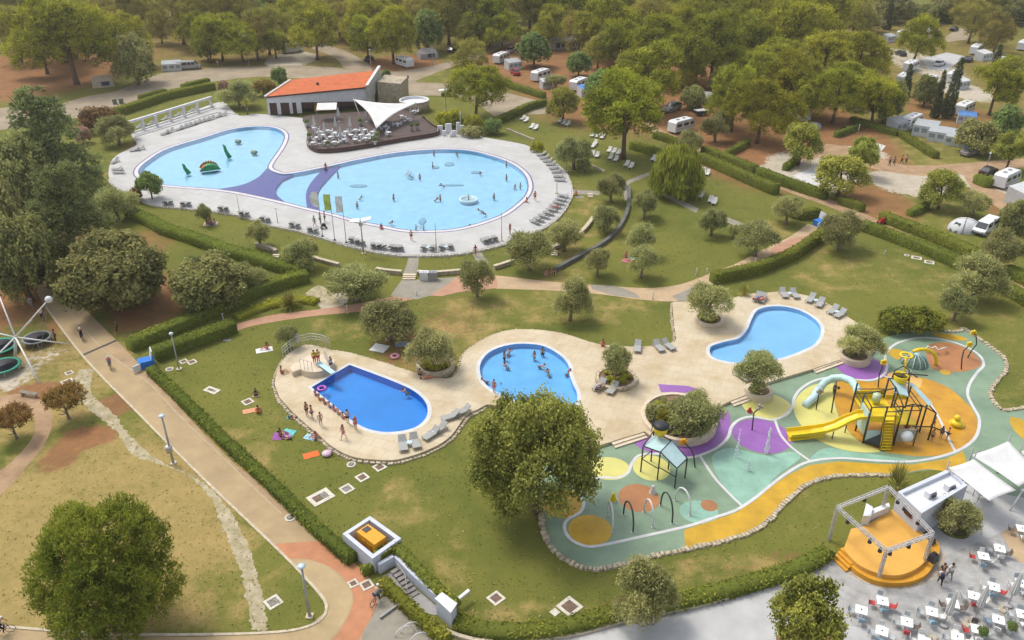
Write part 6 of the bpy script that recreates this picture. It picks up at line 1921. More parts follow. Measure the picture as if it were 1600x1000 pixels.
row(LG, [(662, 390, -90), (676, 390, -90), (690, 389, -90), (704, 388, -85), (757, 379, -70), (764, 377, -75), (773, 375, -80)], 'grey lounger', 'along the lower rim right of the left walkway', 'loungers along the lower rim, right')
row(LG, [(846, 243, 15), (851, 248, 15), (856, 253, 12), (861, 258, 10), (866, 264, 8), (870, 270, 5), (873, 277, 0), (875, 283, -5)], 'grey lounger', 'in the fan at the upper right rim', 'loungers fanned at the upper right rim')
row(LG, [(880, 308, -25), (877, 314, -28), (873, 319, -30), (868, 324, -35), (863, 330, -38), (857, 335, -40), (850, 340, -45), (842, 345, -48), (836, 349, -50)], 'grey lounger', 'in the fan at the lower right rim', 'loungers fanned at the lower right rim')
def lrow(pts, where): row(LWn, [(a, b_, 68) for a, b_ in pts], 'white lounger', where, 'white loungers on the lawn', 0.0, .1)
lrow([(817, 187), (822, 190)], 'of the upper left pair on the lawn')
lrow([(831, 200), (837, 202)], 'of the pair below the upper left lawn pair')
lrow([(875, 191), (881, 194), (887, 196)], 'of the three beside the hedge tree')
lrow([(926, 213), (934, 214), (941, 216), (930, 226), (927, 230)], 'of the loose group left of the large pine')
lrow([(926, 243), (933, 245)], 'of the pair under the loose group by the large pine')
lrow([(952, 237), (959, 239), (966, 241), (954, 248), (962, 251)], 'of the tight cluster under the large pine')
lrow([(979, 259), (986, 262)], 'of the pair at the foot of the large pine')
lrow([(1021, 250), (1027, 252)], 'of the pair left of the willow')
lrow([(1099, 270), (1105, 273)], 'of the pair at the hedge behind the willow')
lrow([(1087, 305), (1095, 308)], 'of the pair right of the willow')
lrow([(1110, 315), (1116, 318)], 'of the pair just above the lone olive')
row(LB, [(704, 654, 30), (722, 646, 30)], 'grey lounger', 'of the pair at the neck of the beige deck', 'loungers on the beige deck')
row(LB, [(674, 682, 50), (686, 674, 50)], 'grey lounger', 'of the pair at the round end of the diving pool', 'loungers on the beige deck')
row(LB, [(630, 698, 100), (649, 694, 105)], 'grey lounger', 'of the pair below the diving pool', 'loungers on the beige deck')
row(LB, [(996, 546, 85)], 'grey lounger', 'alone with raised back by the small lawn', 'loungers on the beige deck')
row(LB, [(1029, 545, 110), (1044, 543, 115)], 'grey lounger', 'of the pair at the lawn corner', 'loungers on the beige deck')
row(LB, [(937, 606, 55), (957, 611, 60)], 'grey lounger', 'of the pair at the round planter', 'loungers on the beige deck')
row(LB, [(1157, 589, 130), (1171, 592, 40)], 'grey lounger', 'of the pair above the foot planter', 'loungers on the beige deck')
row(LB, [(1224, 462, 90), (1241, 463, 90)], 'grey lounger', 'of the upright pair at the top of the east pool', 'loungers on the beige deck')
row(LB, [(1266, 470, 50), (1281, 477, 50)], 'grey lounger', 'of the middle pair at the east pool rim', 'loungers on the beige deck')
row(LB, [(1301, 488, 45), (1312, 494, 45)], 'grey lounger', 'of the lower pair at the east pool rim', 'loungers on the beige deck')
st_ = thing('side_table', None, 'side table')
MB().box((0, 0, .40), (.5, .5, .05)).build('table_top', mat('pale_blue_plastic', (.45, .60, .68), .5, .06, 2), st_)
for x in (-.2,.2):
 for y in (-.2, .2): MB().box((x, y, .19), (.05, .05, .38)).build('leg', M['wframe'], st_)
tb_ = [(713, 650, 'neck of the beige deck'), (680, 678, 'round end of the diving pool'), (640, 696, 'lower end of the diving pool'), (1233, 462, 'top of the east pool'), (1274, 473, 'middle of the east pool rim'), (1307, 491, 'lower part of the east pool rim'), (669, 390, 'lower rim right of the left walkway'), (697, 389, 'lower rim further right of the walkway')]
for a, b_, w_ in tb_: put(st_, P(a, b_, DZ), 0, None, 'pale blue side table between loungers at the ' + w_, 'side tables')
# terrace furniture
tt = thing('terrace_table', None, 'table')
MB().lathe([(.55, .72), (.55, .76)], (0, 0, 0), 14).build('table_top', M['white'], tt)
MB().tube([(0, 0, 0), (0, 0, .72)], .05, 6).build('leg', M['white'], tt)
ch = thing('terrace_chair', None, 'chair')
MB().box((0, 0, .45), (.52, .52, .06)).build('seat', M['white'], ch)
MB().box((-.25, 0, .72), (.05, .5, .5)).build('backrest', M['white'], ch)
for x in (-.2,.2):
 for y in (-.2, .2): MB().tube([(x, y, 0), (x, y, .44)], .025, 4).build('leg', M['white'], ch)
tpos=[(492,205),(500,211),(496,220),(506,216),(513,209),(517,219),(524,213),(533,217),(541,211),(549,216),(556,208),(564,216),(571,208),(577,216),(583,211),(510,226),(523,227),(538,223),(556,223),(572,221),(490,228),(608,212),(621,198),(638,191),(628,186),(648,178),(602,203),(598,190)]
i=0
cl=[(a,b_,0) for a,b_ in tpos]
for (a, b_, _), lab in zip(cl, row_labels([(a, b_) for a, b_, _ in cl[:20]], 'white round table', 'in the crowded left half of the terrace') + row_labels([(a, b_) for a, b_, _ in cl[20:]], 'white round table', 'in the open outer part of the terrace')):
 q=P(a,b_,TZ)
 put(tt, q, 0, None, lab, 'tables on the restaurant terrace')
 for k in range(2+(i % 3 > 0)):
  an=k*2.1+i*.7
  put(ch, q + Vector((math.cos(an) * .8, math.sin(an) * .8, 0)), an + math.pi, None, 'white chair on the ' + ('right', 'upper left', 'lower left')[k] + ' side of the ' + lab.replace('white round ', '')[:70].replace(' in the crowded left half of the terrace', ' inside').replace(' in the open outer part of the terrace', ' outside'), 'chairs at the terrace tables')
 i += 1
def folded(name,m,H=3.2,r=.26):
 o = thing(name, None, 'parasol')
 MB().tube([(0, 0, 0), (0, 0, H + .15)], .035, 6).build('pole', M['steel'], o)
 b=MB()
 n=10
 prof=[(.05,1.0),(r*.9,1.15),(r,1.5),(r*.75,2.2),(r*.4,H-.25),(.04,H)]
 v,f=[],[]
 for rr_,z in prof:
  for j in range(n*2):
   k=1.0 if j % 2 else .68
   t=math.pi*j/n
   v.append((rr_*k*math.cos(t),rr_*k*math.sin(t),z))
 for q_ in range(len(prof)-1):
  for j in range(n*2):
   j2=(j+1) % (n*2)
   f.append((q_*2*n+j,q_*2*n+j2,(q_+1)*2*n+j2,(q_+1)*2*n+j))
 b.add(v,f)
 b.build('folded_canopy', m, o)
 MB().lathe([(.34, 0), (.34, .08), (.1, .12)], (0, 0, 0), 12).build('base', M['lamp_grey'], o)
 return o
fu = folded('closed_parasol', M['fabric'])
fpos=[(492,204),(508,214),(525,206),(533,221),(548,206),(500,225),(530,190),(574,190)]
for (a, b_), lab in zip(fpos, row_labels(fpos, 'closed white parasol', 'on the restaurant terrace')): put(fu, P(a, b_, TZ), 0, (1.2, 1.2, .95), lab, 'closed parasols on the terrace')
pot = thing('planter_pot', None, 'pot')
MB().lathe([(.22, 0), (.36, .7), (.38, .72), (.32, .7), (.01, .62)], (0, 0, 0), 14).build('pot', M['white'], pot)
pl_ = link_mesh('pot_plant', PROT['shrub_dec'][2][0][0], pot)
pl_.location,pl_.scale=(0,0,.6),(.35,.35,.45)
ppos=[(484,219),(513,232),(590,218),(643,204),(652,203),(563,196),(480,198),(586,226)]
for (a, b_), lab in zip(ppos, row_labels(ppos, 'white pot', 'with a plant along the terrace railing')): put(pot, P(a, b_, TZ), 0, (1.1, 1.1, 1.1), lab, 'white pots on the terrace')
# plaza tables
def plaza_table():
 o = thing('plaza_table', None, 'table')
 MB().box((0, 0, .74), (.84, .84, .04)).build('table_top', mat('bright_white_laminate', (.80, .80, .80), .4, .02, 2), o)
 MB().tube([(0, 0, .03), (0, 0, .73)], .04, 6).build('column', M['steel'], o)
 MB().box((0, 0, .015), (.45, .45, .03)).build('foot', M['steel'], o)
 MB().lathe([(.05, .76), (.05, .84), (.02, .85)], (0, 0, 0), 8).build('ashtray', M['darkmetal'], o)
 return o
def plaza_chair():
 o = thing('plaza_chair', None, 'chair')
 m = M['wframe']
 MB().box((0, 0, .45), (.44, .44, .035)).build('seat', m, o)
 MB().hexa([(-.24, -.21, .48), (-.20, -.21, .48), (-.20, .21, .48), (-.24, .21, .48), (-.30, -.2, .84), (-.27, -.2, .84), (-.27, .2, .84), (-.30, .2, .84)]).build('backrest', m, o)
 for x in (-.2,.19):
  for y in (-.19, .19): MB().tube([(x, y, 0), (x * .9, y * .9, .44)], .018, 4).build('leg', M['steel'], o)
 return o
pt,pc=plaza_table(),plaza_chair()
CHC = {'w': mat('white_plastic_chair', (.66, .66, .64), .5), 'b': mat('blue_plastic_chair', (.22, .34, .43), .5, .1, 2), 'r': mat('red_plastic_chair', (.46, .05, .05), .5, .1, 2), 'c': mat('clear_grey_chair', (.42, .45, .46), .4, .1, 2), 'd': mat('dark_chair', (.14, .11, .09), .6, .1, 2)}
CN = {'w': 'white', 'b': 'blue', 'r': 'red', 'c': 'pale grey', 'd': 'dark'}
tabs = [(1346, 953, 'cb', 'c', 'left of the table with two red chairs'), (1379, 939, 'rbrc', '', 'with two red chairs and a blue one, nearest the stage'), (1417, 972, 'crdc', '', 'with one red chair, right of the fig tree'), (1456, 956, 'cbwc', '', 'with a blue chair, below the two walkers'), (1489, 943, 'dcdc', '', 'with dark chairs, beside a leaning parasol'),
  (1522, 931, 'crww', '', 'with one red chair at its left, right of the walkers'), (1553, 917, 'wbrc', '', 'with a blue chair in front, below the tree bed'), (1560, 968, 'bwcw', '', 'with blue and white chairs near the right edge'), (1527, 983, 'rwcd', '', 'with one red chair, near the bottom right'), (1496, 995, 'ccww', '', 'at the bottom edge, right of centre of the group'),
  (1378, 986, 'cbcw', '', 'at the bottom edge on the smooth paving'), (1537, 869, 'rbcw', '', 'with a red chair, second from the top of the group'), (1562, 857, 'cwdw', '', 'with a dark chair at its right, near the sand paving'), (1597, 912, 'wcdc', '', 'cut by the right edge beside the upper parasol'), (1598, 960, 'cwwc', '', 'cut by the right edge at the bottom'),
  (1597, 826, 'dwdw', '', 'on the sand paving at the right edge'), (1444, 1002, 'wccw', '', 'cut by the bottom edge between fig tree and parasol')]
tabs.sort()
for ti,(a,b_,cs_,_,wh) in enumerate(tabs):
 q=P(a,b_,.74)
 q.z=.012
 rz=-.35+rv.uniform(-.1,.1)
 put(pt, q, rz, None, 'square white table ' + wh, 'tables on the grey plaza')
 for k,c in enumerate(cs_):
  an=rz+math.pi/2*k+rv.uniform(-.15,.15)+math.pi
  dist=rv.uniform(.62,.78)
  put(pc, q + Vector((math.cos(an) * dist, math.sin(an) * dist, 0)), an + math.pi + rv.uniform(-.25, .25), None, CN[c] + ' chair on the ' + ['left', 'near', 'right', 'far'][k] + ' side of the ' + ORD[ti] + ' table from left', 'chairs on the grey plaza', {'seat': CHC[c], 'backrest': CHC[c]})
for a, b_, rx, ry, lab in ((1474, 977, .34, .10, 'closed pale parasol leaning left below the dark chairs'), (1523, 966, .32, .2, 'closed pale parasol in the middle of the plaza tables'), (1575, 946, .3, .25, 'closed pale parasol nearest the right edge')):
 o = put(fu, P(a, b_, .012), .3, (1.1, 1.1, .95), lab, 'closed parasols on the plaza', {'folded_canopy': mat('grey_canvas_cover', (.50, .50, .48), .9, .1, 2)})
 o.rotation_euler=(-.16,.16,0)
for a, b_, lab in ((1575, 990, 'round pot with a dark plant at the bottom right of the plaza'), (1530, 998, 'pot with a green plant at the bottom edge of the plaza')):
 put(pot, P(a, b_), 0, .85, lab, 'pots on the plaza')
for a, b_, lab in ((1568, 951, 'upper pale paver with rope left on the plaza'), (1455, 1000, 'pale paver with rope at the bottom of the plaza'), (1512, 973, 'pale paver near the red chair table')):
 q=P(a,b_)
 o = thing('parasol_base', lab, 'parasol base', q, .7)
 MB().box((0, 0, .05), (1.1, .5, .08)).build('slab', M['lowwall'], o)
 MB().tube([(0, 0, .08), (0, 0, .4)], .04, 6).build('tube', M['steel'], o)
#  lamps,flags,small poles
def pole_lamp(a, b_, ty, lab, r=.07, head='ball', m='lamp_grey', z=0.0):
 q=P(a,b_,z)
 h=TOP(a,b_,ty,z)
 o = thing('lamp_post', lab, 'lamp post', q)
 MB().tube([(0, 0, 0), (0, 0, h)], [r * 1.3, r * .8], 8).build('pole', M[m], o)
 if head == 'ball': MB().ball((0, 0, h + .06), .24 if h > 2.5 else .11, 10, 7, .7).build('lamp_head', mat('frosted_lamp', (.55, .62, .64), .3, .05, 2), o)
 if head == 'disc':
  MB().lathe([(.05, h - .15), (.3, h), (.32, h + .05), (.1, h + .12)], (0, 0, 0), 14).build('lamp_head', mat('pale_blue_lamp', (.45, .56, .62), .3, .05, 2), o)
 if head == 'solar':
  for s,t in ((-1,.3),(1,-.2)):
   MB().hexa([(s * .15, -.5, h - .2 + .2), (s * 1.5, -.5, h - .1 + .4 * (s > 0)), (s * 1.5, .5, h + .4 * (s > 0)), (s * .15, .5, h + .1), (s * .15, -.5, h + .05), (s * 1.5, -.5, h + .4 * (s > 0)), (s * 1.5, .5, h + .1 + .4 * (s > 0)), (s * .15, .5, h + .2)]).build('solar_panel', M['white'], o)
  MB().box((0, 0, h - .5), (.5, .4, .5)).build('battery_box', M['steel'], o)
  MB().bar((-.8, 0, h - .3), (.8, 0, h - .3), .08, .08).build('arm', M['steel'], o)
 if head == 'arm':
  MB().bar((-.3, 0, h), (.3, 0, h), .06, .06).build('arm', M[m], o)
 MB().box((0, 0, .04), (.55, .55, .12) if h > 2.5 else (.22, .22, .1)).build('base', M['kerb'], o)
 return o
pole_lamp(280, 577, 522, 'grey lamp post on the lawn beside the thick hedge end')
lpp = pole_lamp(271, 724, 650, 'lamp post with pale blue head between promenade and gravel track', .1, 'disc')
MB().lathe([(.28, 1.35), (.34, 1.9), (.3, 2.05), (.05, 2.1)], (-.1, 0, 0), 12).build('litter_bin', M['steel'], lpp)
pole_lamp(484, 963, 885, 'lamp post on the grass point inside the sand paving loop', .1, 'disc')
pole_lamp(389, 102, 56, 'lamp post by the upper road right of the silver van')
pole_lamp(676, 104, 78, 'lamp post by the upper road right of the tent')
pole_lamp(580, 108, 78, 'lamp post at the branch road behind the restaurant')
pole_lamp(697, 172, 141, 'solar lamp with two white panels on the lawn right of the restaurant', .09, 'solar')
pole_lamp(568, 396, 345, 'solar lamp with two white panels at the lower rim of the pool deck', .09, 'solar')
pole_lamp(885, 268, 238, 'thin pole at the upper right rim of the deck, beside the pale olive', .05, 'arm')
pole_lamp(870, 302, 272, 'thin pole between the two fans of loungers', .05, 'none', z=DZ)
pole_lamp(682, 394, 348, 'thin pole at the lower rim among upright loungers', .05, 'none', z=DZ)
pole_lamp(784, 376, 332, 'thin pole at the lower right rim near the bushy olive', .05, 'none', z=DZ)
pole_lamp(434, 348, 326, 'thin pole with crossarm at the lower rim, left of the flags', .05, 'arm', z=DZ)
pole_lamp(374, 330, 303, 'thin pole at the rim below the violet shelf', .04, 'none', z=DZ)
pole_lamp(1340, 212, 195, 'lamp post beside the left camping hedge')
pole_lamp(1545, 252, 238, 'lamp post on the camp lane at the right')
pole_lamp(1541, 264, 240, 'slim white post beside the camp lane bend', .05)
pole_lamp(1546, 372, 343, 'grey lamp post in front of the white van', .06)
for a, b_, t, lab in ((1088, 430, 420, 'short white bollard lamp on the lawn edge, left of a pair'), (1104, 428, 420, 'short white bollard lamp on the lawn edge, right of a pair'), (1020, 468, 457, 'short white bollard lamp at the small lawn edge'), (1382, 398, 392, 'short bollard lamp behind the wide olive'), (543, 490, 478, 'white bollard lamp at the red path'), (651, 462, 455, 'small bollard lamp on the grey plaza'), (1180, 412, 404, 'short bollard lamp at the tall hedge'), (349, 500, 491, 'bollard lamp at the bright green bed')):
 pole_lamp(a, b_, t, lab, .06, 'ball', 'wframe')
def flag(a,b_,ty,col,shape,lab):
 q=P(a,b_,DZ)
 h=TOP(a,b_,ty,DZ)
 o = thing('flagpole', lab, 'flagpole', q)
 MB().tube([(0, 0, 0), (0, 0, h)], [.06, .035], 6).build('pole', M['lamp_grey'], o)
 n=10
 v,f=[],[]
 hh_=h*.34
 for i in range(n+1):
  z=h-.1-hh_*i/n
  wd = {'flag': .95, 'feather': 1.2 * math.sin(.25 + 2.6 * (1 - abs(i / n - .45)) ** 2 * .6) if i < n else .1}[shape]
  for x in (0,.5,1): v.append((-wd*x-.03,.08*math.sin(i*.9+x*2),z))
 for i in range(n):
  for j in range(2): f.append((i*3+j,i*3+j+1,i*3+j+4,i*3+j+3))
 v2=v+[(x,y+.012,z) for x,y,z in v]
 f += [tuple(len(v)+k for k in reversed(q_)) for q_ in f]
 MB().add(v2, f).build('flag', col, o)
 MB().lathe([(.22, 0), (.2, .1)], (0, 0, 0), 10).build('base', M['darkmetal'], o)
flag(504, 369, 299, mat('white_flag', (.85, .85, .85), .8, .03), 'feather', 'flagpole with a white feather flag, left of three')
flag(523, 375, 303, mat('lime_flag', (.50, .62, .14), .8, .05), 'flag', 'flagpole with a yellow green flag, middle of three')
flag(541, 379, 306, mat('pale_blue_flag', (.78, .82, .88), .8, .05), 'flag', 'flagpole with a pale flag, right of three')
#  covers,bins,boards
cov = mat('rusty_manhole_cover', (.17, .11, .08), .8, .3, 4)
cov2 = mat('grey_manhole_cover', (.22, .21, .19), .8, .3, 4)
frm = mat('pale_concrete_frame', (.58, .54, .46), .85, .15, 3)
def manhole(a,b_,w_,lab,d_=None,rz=.75,two=False,rnd=False,mm=None):
 q=P(a,b_)
 o = thing('manhole', lab, 'manhole', q, rz)
 d_=d_ or w_
 if rnd:
  MB().lathe([(w_ / 2, 0), (w_ / 2, .05), (w_ * .32, .05), (w_ * .32, .02)], (0, 0, 0), 20).build('frame', frm, o)
  MB().lathe([(w_ * .31, .0), (w_ * .31, .04)], (0, 0, 0), 20).build('cover', mm or cov2, o)
  return
 t=w_*.18
 for x0,x1,y0,y1 in ((-w_/2,w_/2,-d_/2,-d_/2+t),(-w_/2,w_/2,d_/2-t,d_/2),(-w_/2,-w_/2+t,-d_/2+t,d_/2-t),(w_/2-t,w_/2,-d_/2+t,d_/2-t)):
  MB().box(((x0 + x1) / 2, (y0 + y1) / 2, .025), (x1 - x0, y1 - y0, .05)).build('frame_side', frm, o)
 iw,id_=w_-2*t,d_-2*t
 if two:
  for s in (-1, 1): MB().box((s * iw * .26, 0, .02), (iw * .46, id_ * .94, .05)).build('cover', [cov, cov2][s > 0], o)
 else: MB().box((0, 0, .02), (iw * .96, id_ * .96, .04)).build('cover', mm or cov, o)
manhole(265, 577, .9, 'round manhole cover on the lawn left of the lamp post', rnd=True)
manhole(287, 565, .85, 'brown square manhole cover touching a pale framed one')
manhole(300, 566, .95, 'pale framed manhole cover beside the lamp post')
manhole(331, 610, 1.7, 'double manhole cover with a pale frame on the left lawn', .95, -.5, True)
manhole(387, 628, 1.05, 'pale framed manhole cover above the orange towel mat')
manhole(549, 726, .9, 'round manhole cover below the rough deck edging', rnd=True)
manhole(593, 730, 1.05, 'pale framed manhole cover nearest the deck edging')
manhole(566, 746, 1.05, 'pale framed manhole cover in the line towards the large slab')
manhole(542, 764, 1.1, 'pale framed manhole cover with a round lid on the lawn', mm=cov2)
manhole(501, 777, 2.1, 'large pale slab with two hatches on the lawn', 1.6, .75, True)
manhole(454, 809, 1.0, 'round lid in a pale square at the promenade hedge', rnd=True)
manhole(552, 912, .75, 'brown cover on the red paving, left of a pair', rz=.6)
manhole(573, 914, .95, 'pale framed brown cover on the red paving, right of a pair', rz=.6)
manhole(427, 941, 1.15, 'grey square slab on the grass inside the sand paving loop', mm=cov2)
manhole(775, 935, 1.1, 'pale framed rust cover on the lower lawn, left one')
manhole(890, 948, 1.5, 'pale framed rust cover on the lower lawn, right one')
manhole(867, 957, .6, 'small grey plate beside the lower lawn cover', mm=frm)
manhole(1432, 403, 1.4, 'pale framed cover on the east lawn, middle of three', 1.1, -.45, True)
manhole(1417, 399, .8, 'round cover on the east lawn, left of three', rnd=True)
manhole(1452, 410, 1.3, 'pale framed cover on the east lawn, right of three', 1.1, -.45, True)
manhole(1589, 464, 1.4, 'pale framed cover at the right end of the inner hedge', 1.0, -.45)
manhole(106, 597, 1.2, 'brown slab on the gravel patch by the rusty trees', mm=cov)
manhole(108, 583, .8, 'small brown slab above the other on the gravel patch', mm=cov)
gr = tag(band('drain_grate', px([(129, 555), (182, 532)]), .38, .012, M['iron'], kind=None, h=.02), 'dark drain grate across the promenade', 'drain grate')
bn = thing('recycling_bins', 'pair of white recycling bins on the grey plaza by the steps', 'bins', P(668, 437))
for x, m in ((-.45, M['white']), (.75, M['greyframe'])):
 MB().box((x, 0, .55), (1.1, .7, 1.1)).build('bin', m, bn)
 MB().box((x, 0, 1.15), (1.16, .78, .1)).build('lid', m, bn)
 for q_ in (-.3, 0, .3): MB().box((x + q_, -.1, 1.21), (.18, .3, .03)).build('slot', mat('navy_lid', (.05, .08, .2), .5), bn)
for a, b_, lab in ((230, 572, 'blue cloth counter with white sign at the promenade hedge end'), (1280, 352, 'blue counter with white board at the end of the park path')):
 o = thing('info_stand', lab, 'stand', P(a, b_), .5)
 MB().box((0, 0, .45), (1.7, 1.2, .9)).build('counter', mat('blue_cloth', (.02, .16, .55), .7, .1, 2), o)
 MB().hexa([(.5, -.4, .9), (.6, -.4, .9), (.6, .8, .9), (.5, .8, .9), (.7, -.4, 1.9), (.8, -.4, 1.9), (.8, .8, 1.9), (.7, .8, 1.9)]).build('sign_board', M['white'], o)
 MB().box((-1.1, -.8, .5), (.9, .12, .75), .4).build('leaning_board', M['white'], o)
o = thing('red_scooter', 'red pedal car between the two hedges by the camp track', 'pedal car', P(1377, 350), .3)
MB().box((0, 0, .5), (1.1, .5, .4), 0, .7).build('body', MC['red'], o)
MB().box((.1, 0, .85), (.4, .45, .3)).build('seat', MC['red'], o)
for x in (-.45,.45):
 for s in (-1, 1): MB().tube([(x, s * .3, .22), (x, s * .38, .22)], .22, 10).build('wheel', M['tyre'], o)
bt = thing('bench', 'wooden bench at the crossing of the play path', 'bench', P(46, 619), -.25)
for y in (-.16, 0, .16): MB().box((0, y, .45), (2.2, .13, .05)).build('slat', mat('grey_wood', (.24, .21, .16), .8, .2, 3), bt)
for x in (-.8, .8): MB().box((x, 0, .21), (.1, .4, .42)).build('leg', M['lowwall'], bt)
nb = thing('notice_board', 'white notice board beside the stair platform of the diving pool', 'notice board', P(464, 545), .2)
MB().box((0, 0, 1.5), (.9, .06, 1.2)).build('board', M['white'], nb)
for x in (-.4, .4): MB().tube([(x, .05, 0), (x, .05, 1.6)], .03, 5).build('post', M['steel'], nb)
sgn = thing('sign_post', 'small dark sign post on the side road right of the restaurant', 'sign', P(638, 133))
MB().tube([(0, 0, 0), (0, 0, 2.2)], .04, 5).build('post', M['darkmetal'], sgn)
MB().box((0, 0, 2.0), (.45, .06, .7)).build('board', M['darkmetal'], sgn)
bg_ = thing('bin_cluster', 'two grey green litter bins at the road edge left of the pergola hedge', 'bins', P(185, 162), .4)
for x in (-.7, .7): MB().box((x, 0, .6), (.9, .8, 1.2), 0, 1.1).build('bin', mat('grey_green_plastic', (.17, .18, .14), .6, .1, 2), bg_)
# fountains in the big pool and toys
def jet(a, b_, n, h, r, seed, label, z=0.0, cat='fountain'):
 """falling water: many small drops and strands"""
 q=P(a,b_,z)
 rg=random.Random(seed)
 o = thing('water_jet', label, cat, q)
 b=MB()
 for i in range(n):
  t=rg.random()
  an=rg.uniform(0,6.28)
  rr_=r*(.15+.85*t)*rg.uniform(.3,1)
  zz=h*(1-t*t)*rg.uniform(.3,1)
  b.ball((rr_*math.cos(an),rr_*math.sin(an),max(.03,zz)),rg.uniform(.018,.045),4,3,rg.uniform(1,4))
 b.build('spray', mat('white_water', (.78, .84, .88), .3, .05, 4), o)
 return o
jet(639, 274, 220, .9, 1.1, 1, 'white foaming water jet in the upper part of the large pool', WZ)
jet(732, 311, 90, .3, 1.9, 2, 'low round ring fountain in the right part of the large pool', WZ)
fnt=MB()
fnt.lathe([(1.5,-.4),(1.55,.05),(1.35,.06),(1.3,-.1)],(0,0,0),24)
rg_ = thing('ring_basin', 'pale round fountain basin in the right part of the large pool', 'fountain', P(732, 311, WZ))
fnt.build('basin', mat('pale_basin', (.6, .75, .82), .4, .05, 2), rg_)
MB().tube([(0, 0, -.4), (0, 0, .9)], .1, 8).build('nozzle', M['lamp_grey'], rg_)
toyg = mat('green_toy', (.03, .24, .09), .5, .15, 2)
for a, b_, h, lab in ((291, 270, 1.7, 'small green crocodile tail float, left of the striped float'), (355, 245, 2.4, 'tall green sea serpent neck float right of the striped float')):
 o = thing('serpent_float', lab, 'pool toy', P(a, b_, WZ))
 MB().tube([(.5, 0, -.2), (.3, 0, .2), (-.1, 0, h * .5), (-.2, 0, h * .85), (-.45, 0, h)], [.45, .4, .3, .24, .1], 10).build('neck', toyg, o)
 for k in range(3): MB().lathe([(.12, 0), (.01, .3)], (.2 - .15 * k, 0, .35 + h * .22 * k), 6).build('spike', mat('yellow_toy', (.6, .4, .03), .5, .1), o)
o = thing('crocodile_slide', 'green and orange striped humped slide float in the left pool', 'pool toy', P(327, 264, WZ), .42)
b=MB()
n=12
prof=[(2.0*math.cos(t)*(1 if math.cos(t) < 0 else 1.15),1.75*math.sin(t) ** 1.3) for t in np.linspace(0,math.pi,n)]
b.add([(x,-.9,z*.7-.1) for x,z in prof]+[(x*.8,.5,z-.1) for x,z in prof],[(i,i+1,n+i+1,n+i) for i in range(n-1)]+[tuple(range(n-1,-1,-1)),tuple(range(n,2*n))])
b.build('hump', toyg, o)
for i in range(9):
 t=.3+i*.3
 MB().lathe([(.36, 0), (.01, .6)], (1.8 * math.cos(t), .1, 1.5 * math.sin(t) - .15), 6).build('spike', mat('orange_toy', (.5, .17, .03), .5, .2), o)
for i in range(10):
 t=.35+i*.26
 for rr_ in (.9, 1.5): MB().box((rr_ * math.cos(t), -.9 + rr_ * .5 * math.sin(t), rr_ * .72 * math.sin(t)), (.3, .3, .3)).build('scale', mat('yellow_toy', (.6, .4, .03), .5) if (i + int(rr_)) % 2 else mat('dark_green_toy', (.01, .1, .05), .5), o)
pf=[(x*1.04,z*1.04) for x,z in prof if x < -.5]
k_=len(pf)
W2_=MB()
W2_.add([(x,-.94,z*.7-.1) for x,z in pf]+[(x*.8,.54,z-.08) for x,z in pf],[(i,i+1,k_+i+1,k_+i) for i in range(k_-1)]+[tuple(range(k_-1,-1,-1)),tuple(range(k_,2*k_))])
W2_.build('striped_end', mat('orange_toy', (.5, .17, .03), .5), o)
o.scale=(.85,.85,.85)
for a, b_, lab in ((372, 221, 'small grey frog fountain at the far side of the left pool'), (397, 238, 'small spray post in the left pool')):
 o = thing('frog_fountain', lab, 'fountain', P(a, b_, WZ))
 MB().ball((0, 0, 0), .7, 10, 7, .6).build('body', mat('grey_green_toy', (.25, .33, .25), .6, .2, 2), o)
 for s in (-1, 1): MB().ball((s * .35, -.2, .4), .18, 7, 5).build('eye', M['white'], o)
for a, b_, lab in ((657, 357, 'left rail of the pool ladder at the lower rim'),):
 o = thing('pool_ladder', 'wooden coloured lifeguard rails at the lower rim of the large pool', 'ladder', P(656, 359, DZ))
 for x in (-.6, .6): MB().tube([(x, .5, -.4), (x, .4, .8), (x, -.2, .9), (x, -.4, 0)], .06, 6).build('rail', mat('tan_rail', (.5, .36, .26), .6, .1), o)
 for z in (-.3, .1, .4): MB().tube([(-.6, .45, z), (.6, .45, z)], .05, 5).build('rung', M['steel'], o)
# diving platform with stairs and board
dp = thing('diving_platform', 'raised round beige platform with curved stairs and railing at the diving pool', 'diving platform', P(495, 572, DZ))
platz=DZ+.75
arc=ell(494,567,27,14,40,platz)
W().prism(arc, DZ - .05, platz).build('platform', M['render_beige'], dp)
for k in range(5):
 a0,a1=math.pi*(.86+k*.07),math.pi*(.93+k*.07)
 c_=sum(arc,Vector((0,0)))/len(arc)
 rx_=(arc[0]-arc[20]).length/2
 ry_=(arc[10]-arc[30]).length/2
 q_=[c_+Vector((math.cos(a)*rx_*f,math.sin(a)*ry_*f)) for a,f in ((a0,1.0),(a0,1.45),(a1,1.45),(a1,1.0))]
 W().prism(q_, DZ - .05, platz - .12 * (5 - k)).build('stair', M['render_beige'], dp)
back=[(443,562),(455,551),(470,543),(487,539),(503,541),(516,546)]
bp_=[P(a,b_,DZ) for a,b_ in back]
b=W()
for h_ in (.55,.9,1.25): b.tube([p+Vector((0,0,h_+.3)) for p in bp_],.035,5)
b.build('handrail', M['steel'], dp)
for p in [bp_[0].lerp(bp_[1],.0)]+[bp_[i].lerp(bp_[i+1],t) for i in range(5) for t in (.33,.66,1)]:
 W().tube([p, p + Vector((0, 0, 1.55))], .03, 4).build('post', M['steel'], dp)
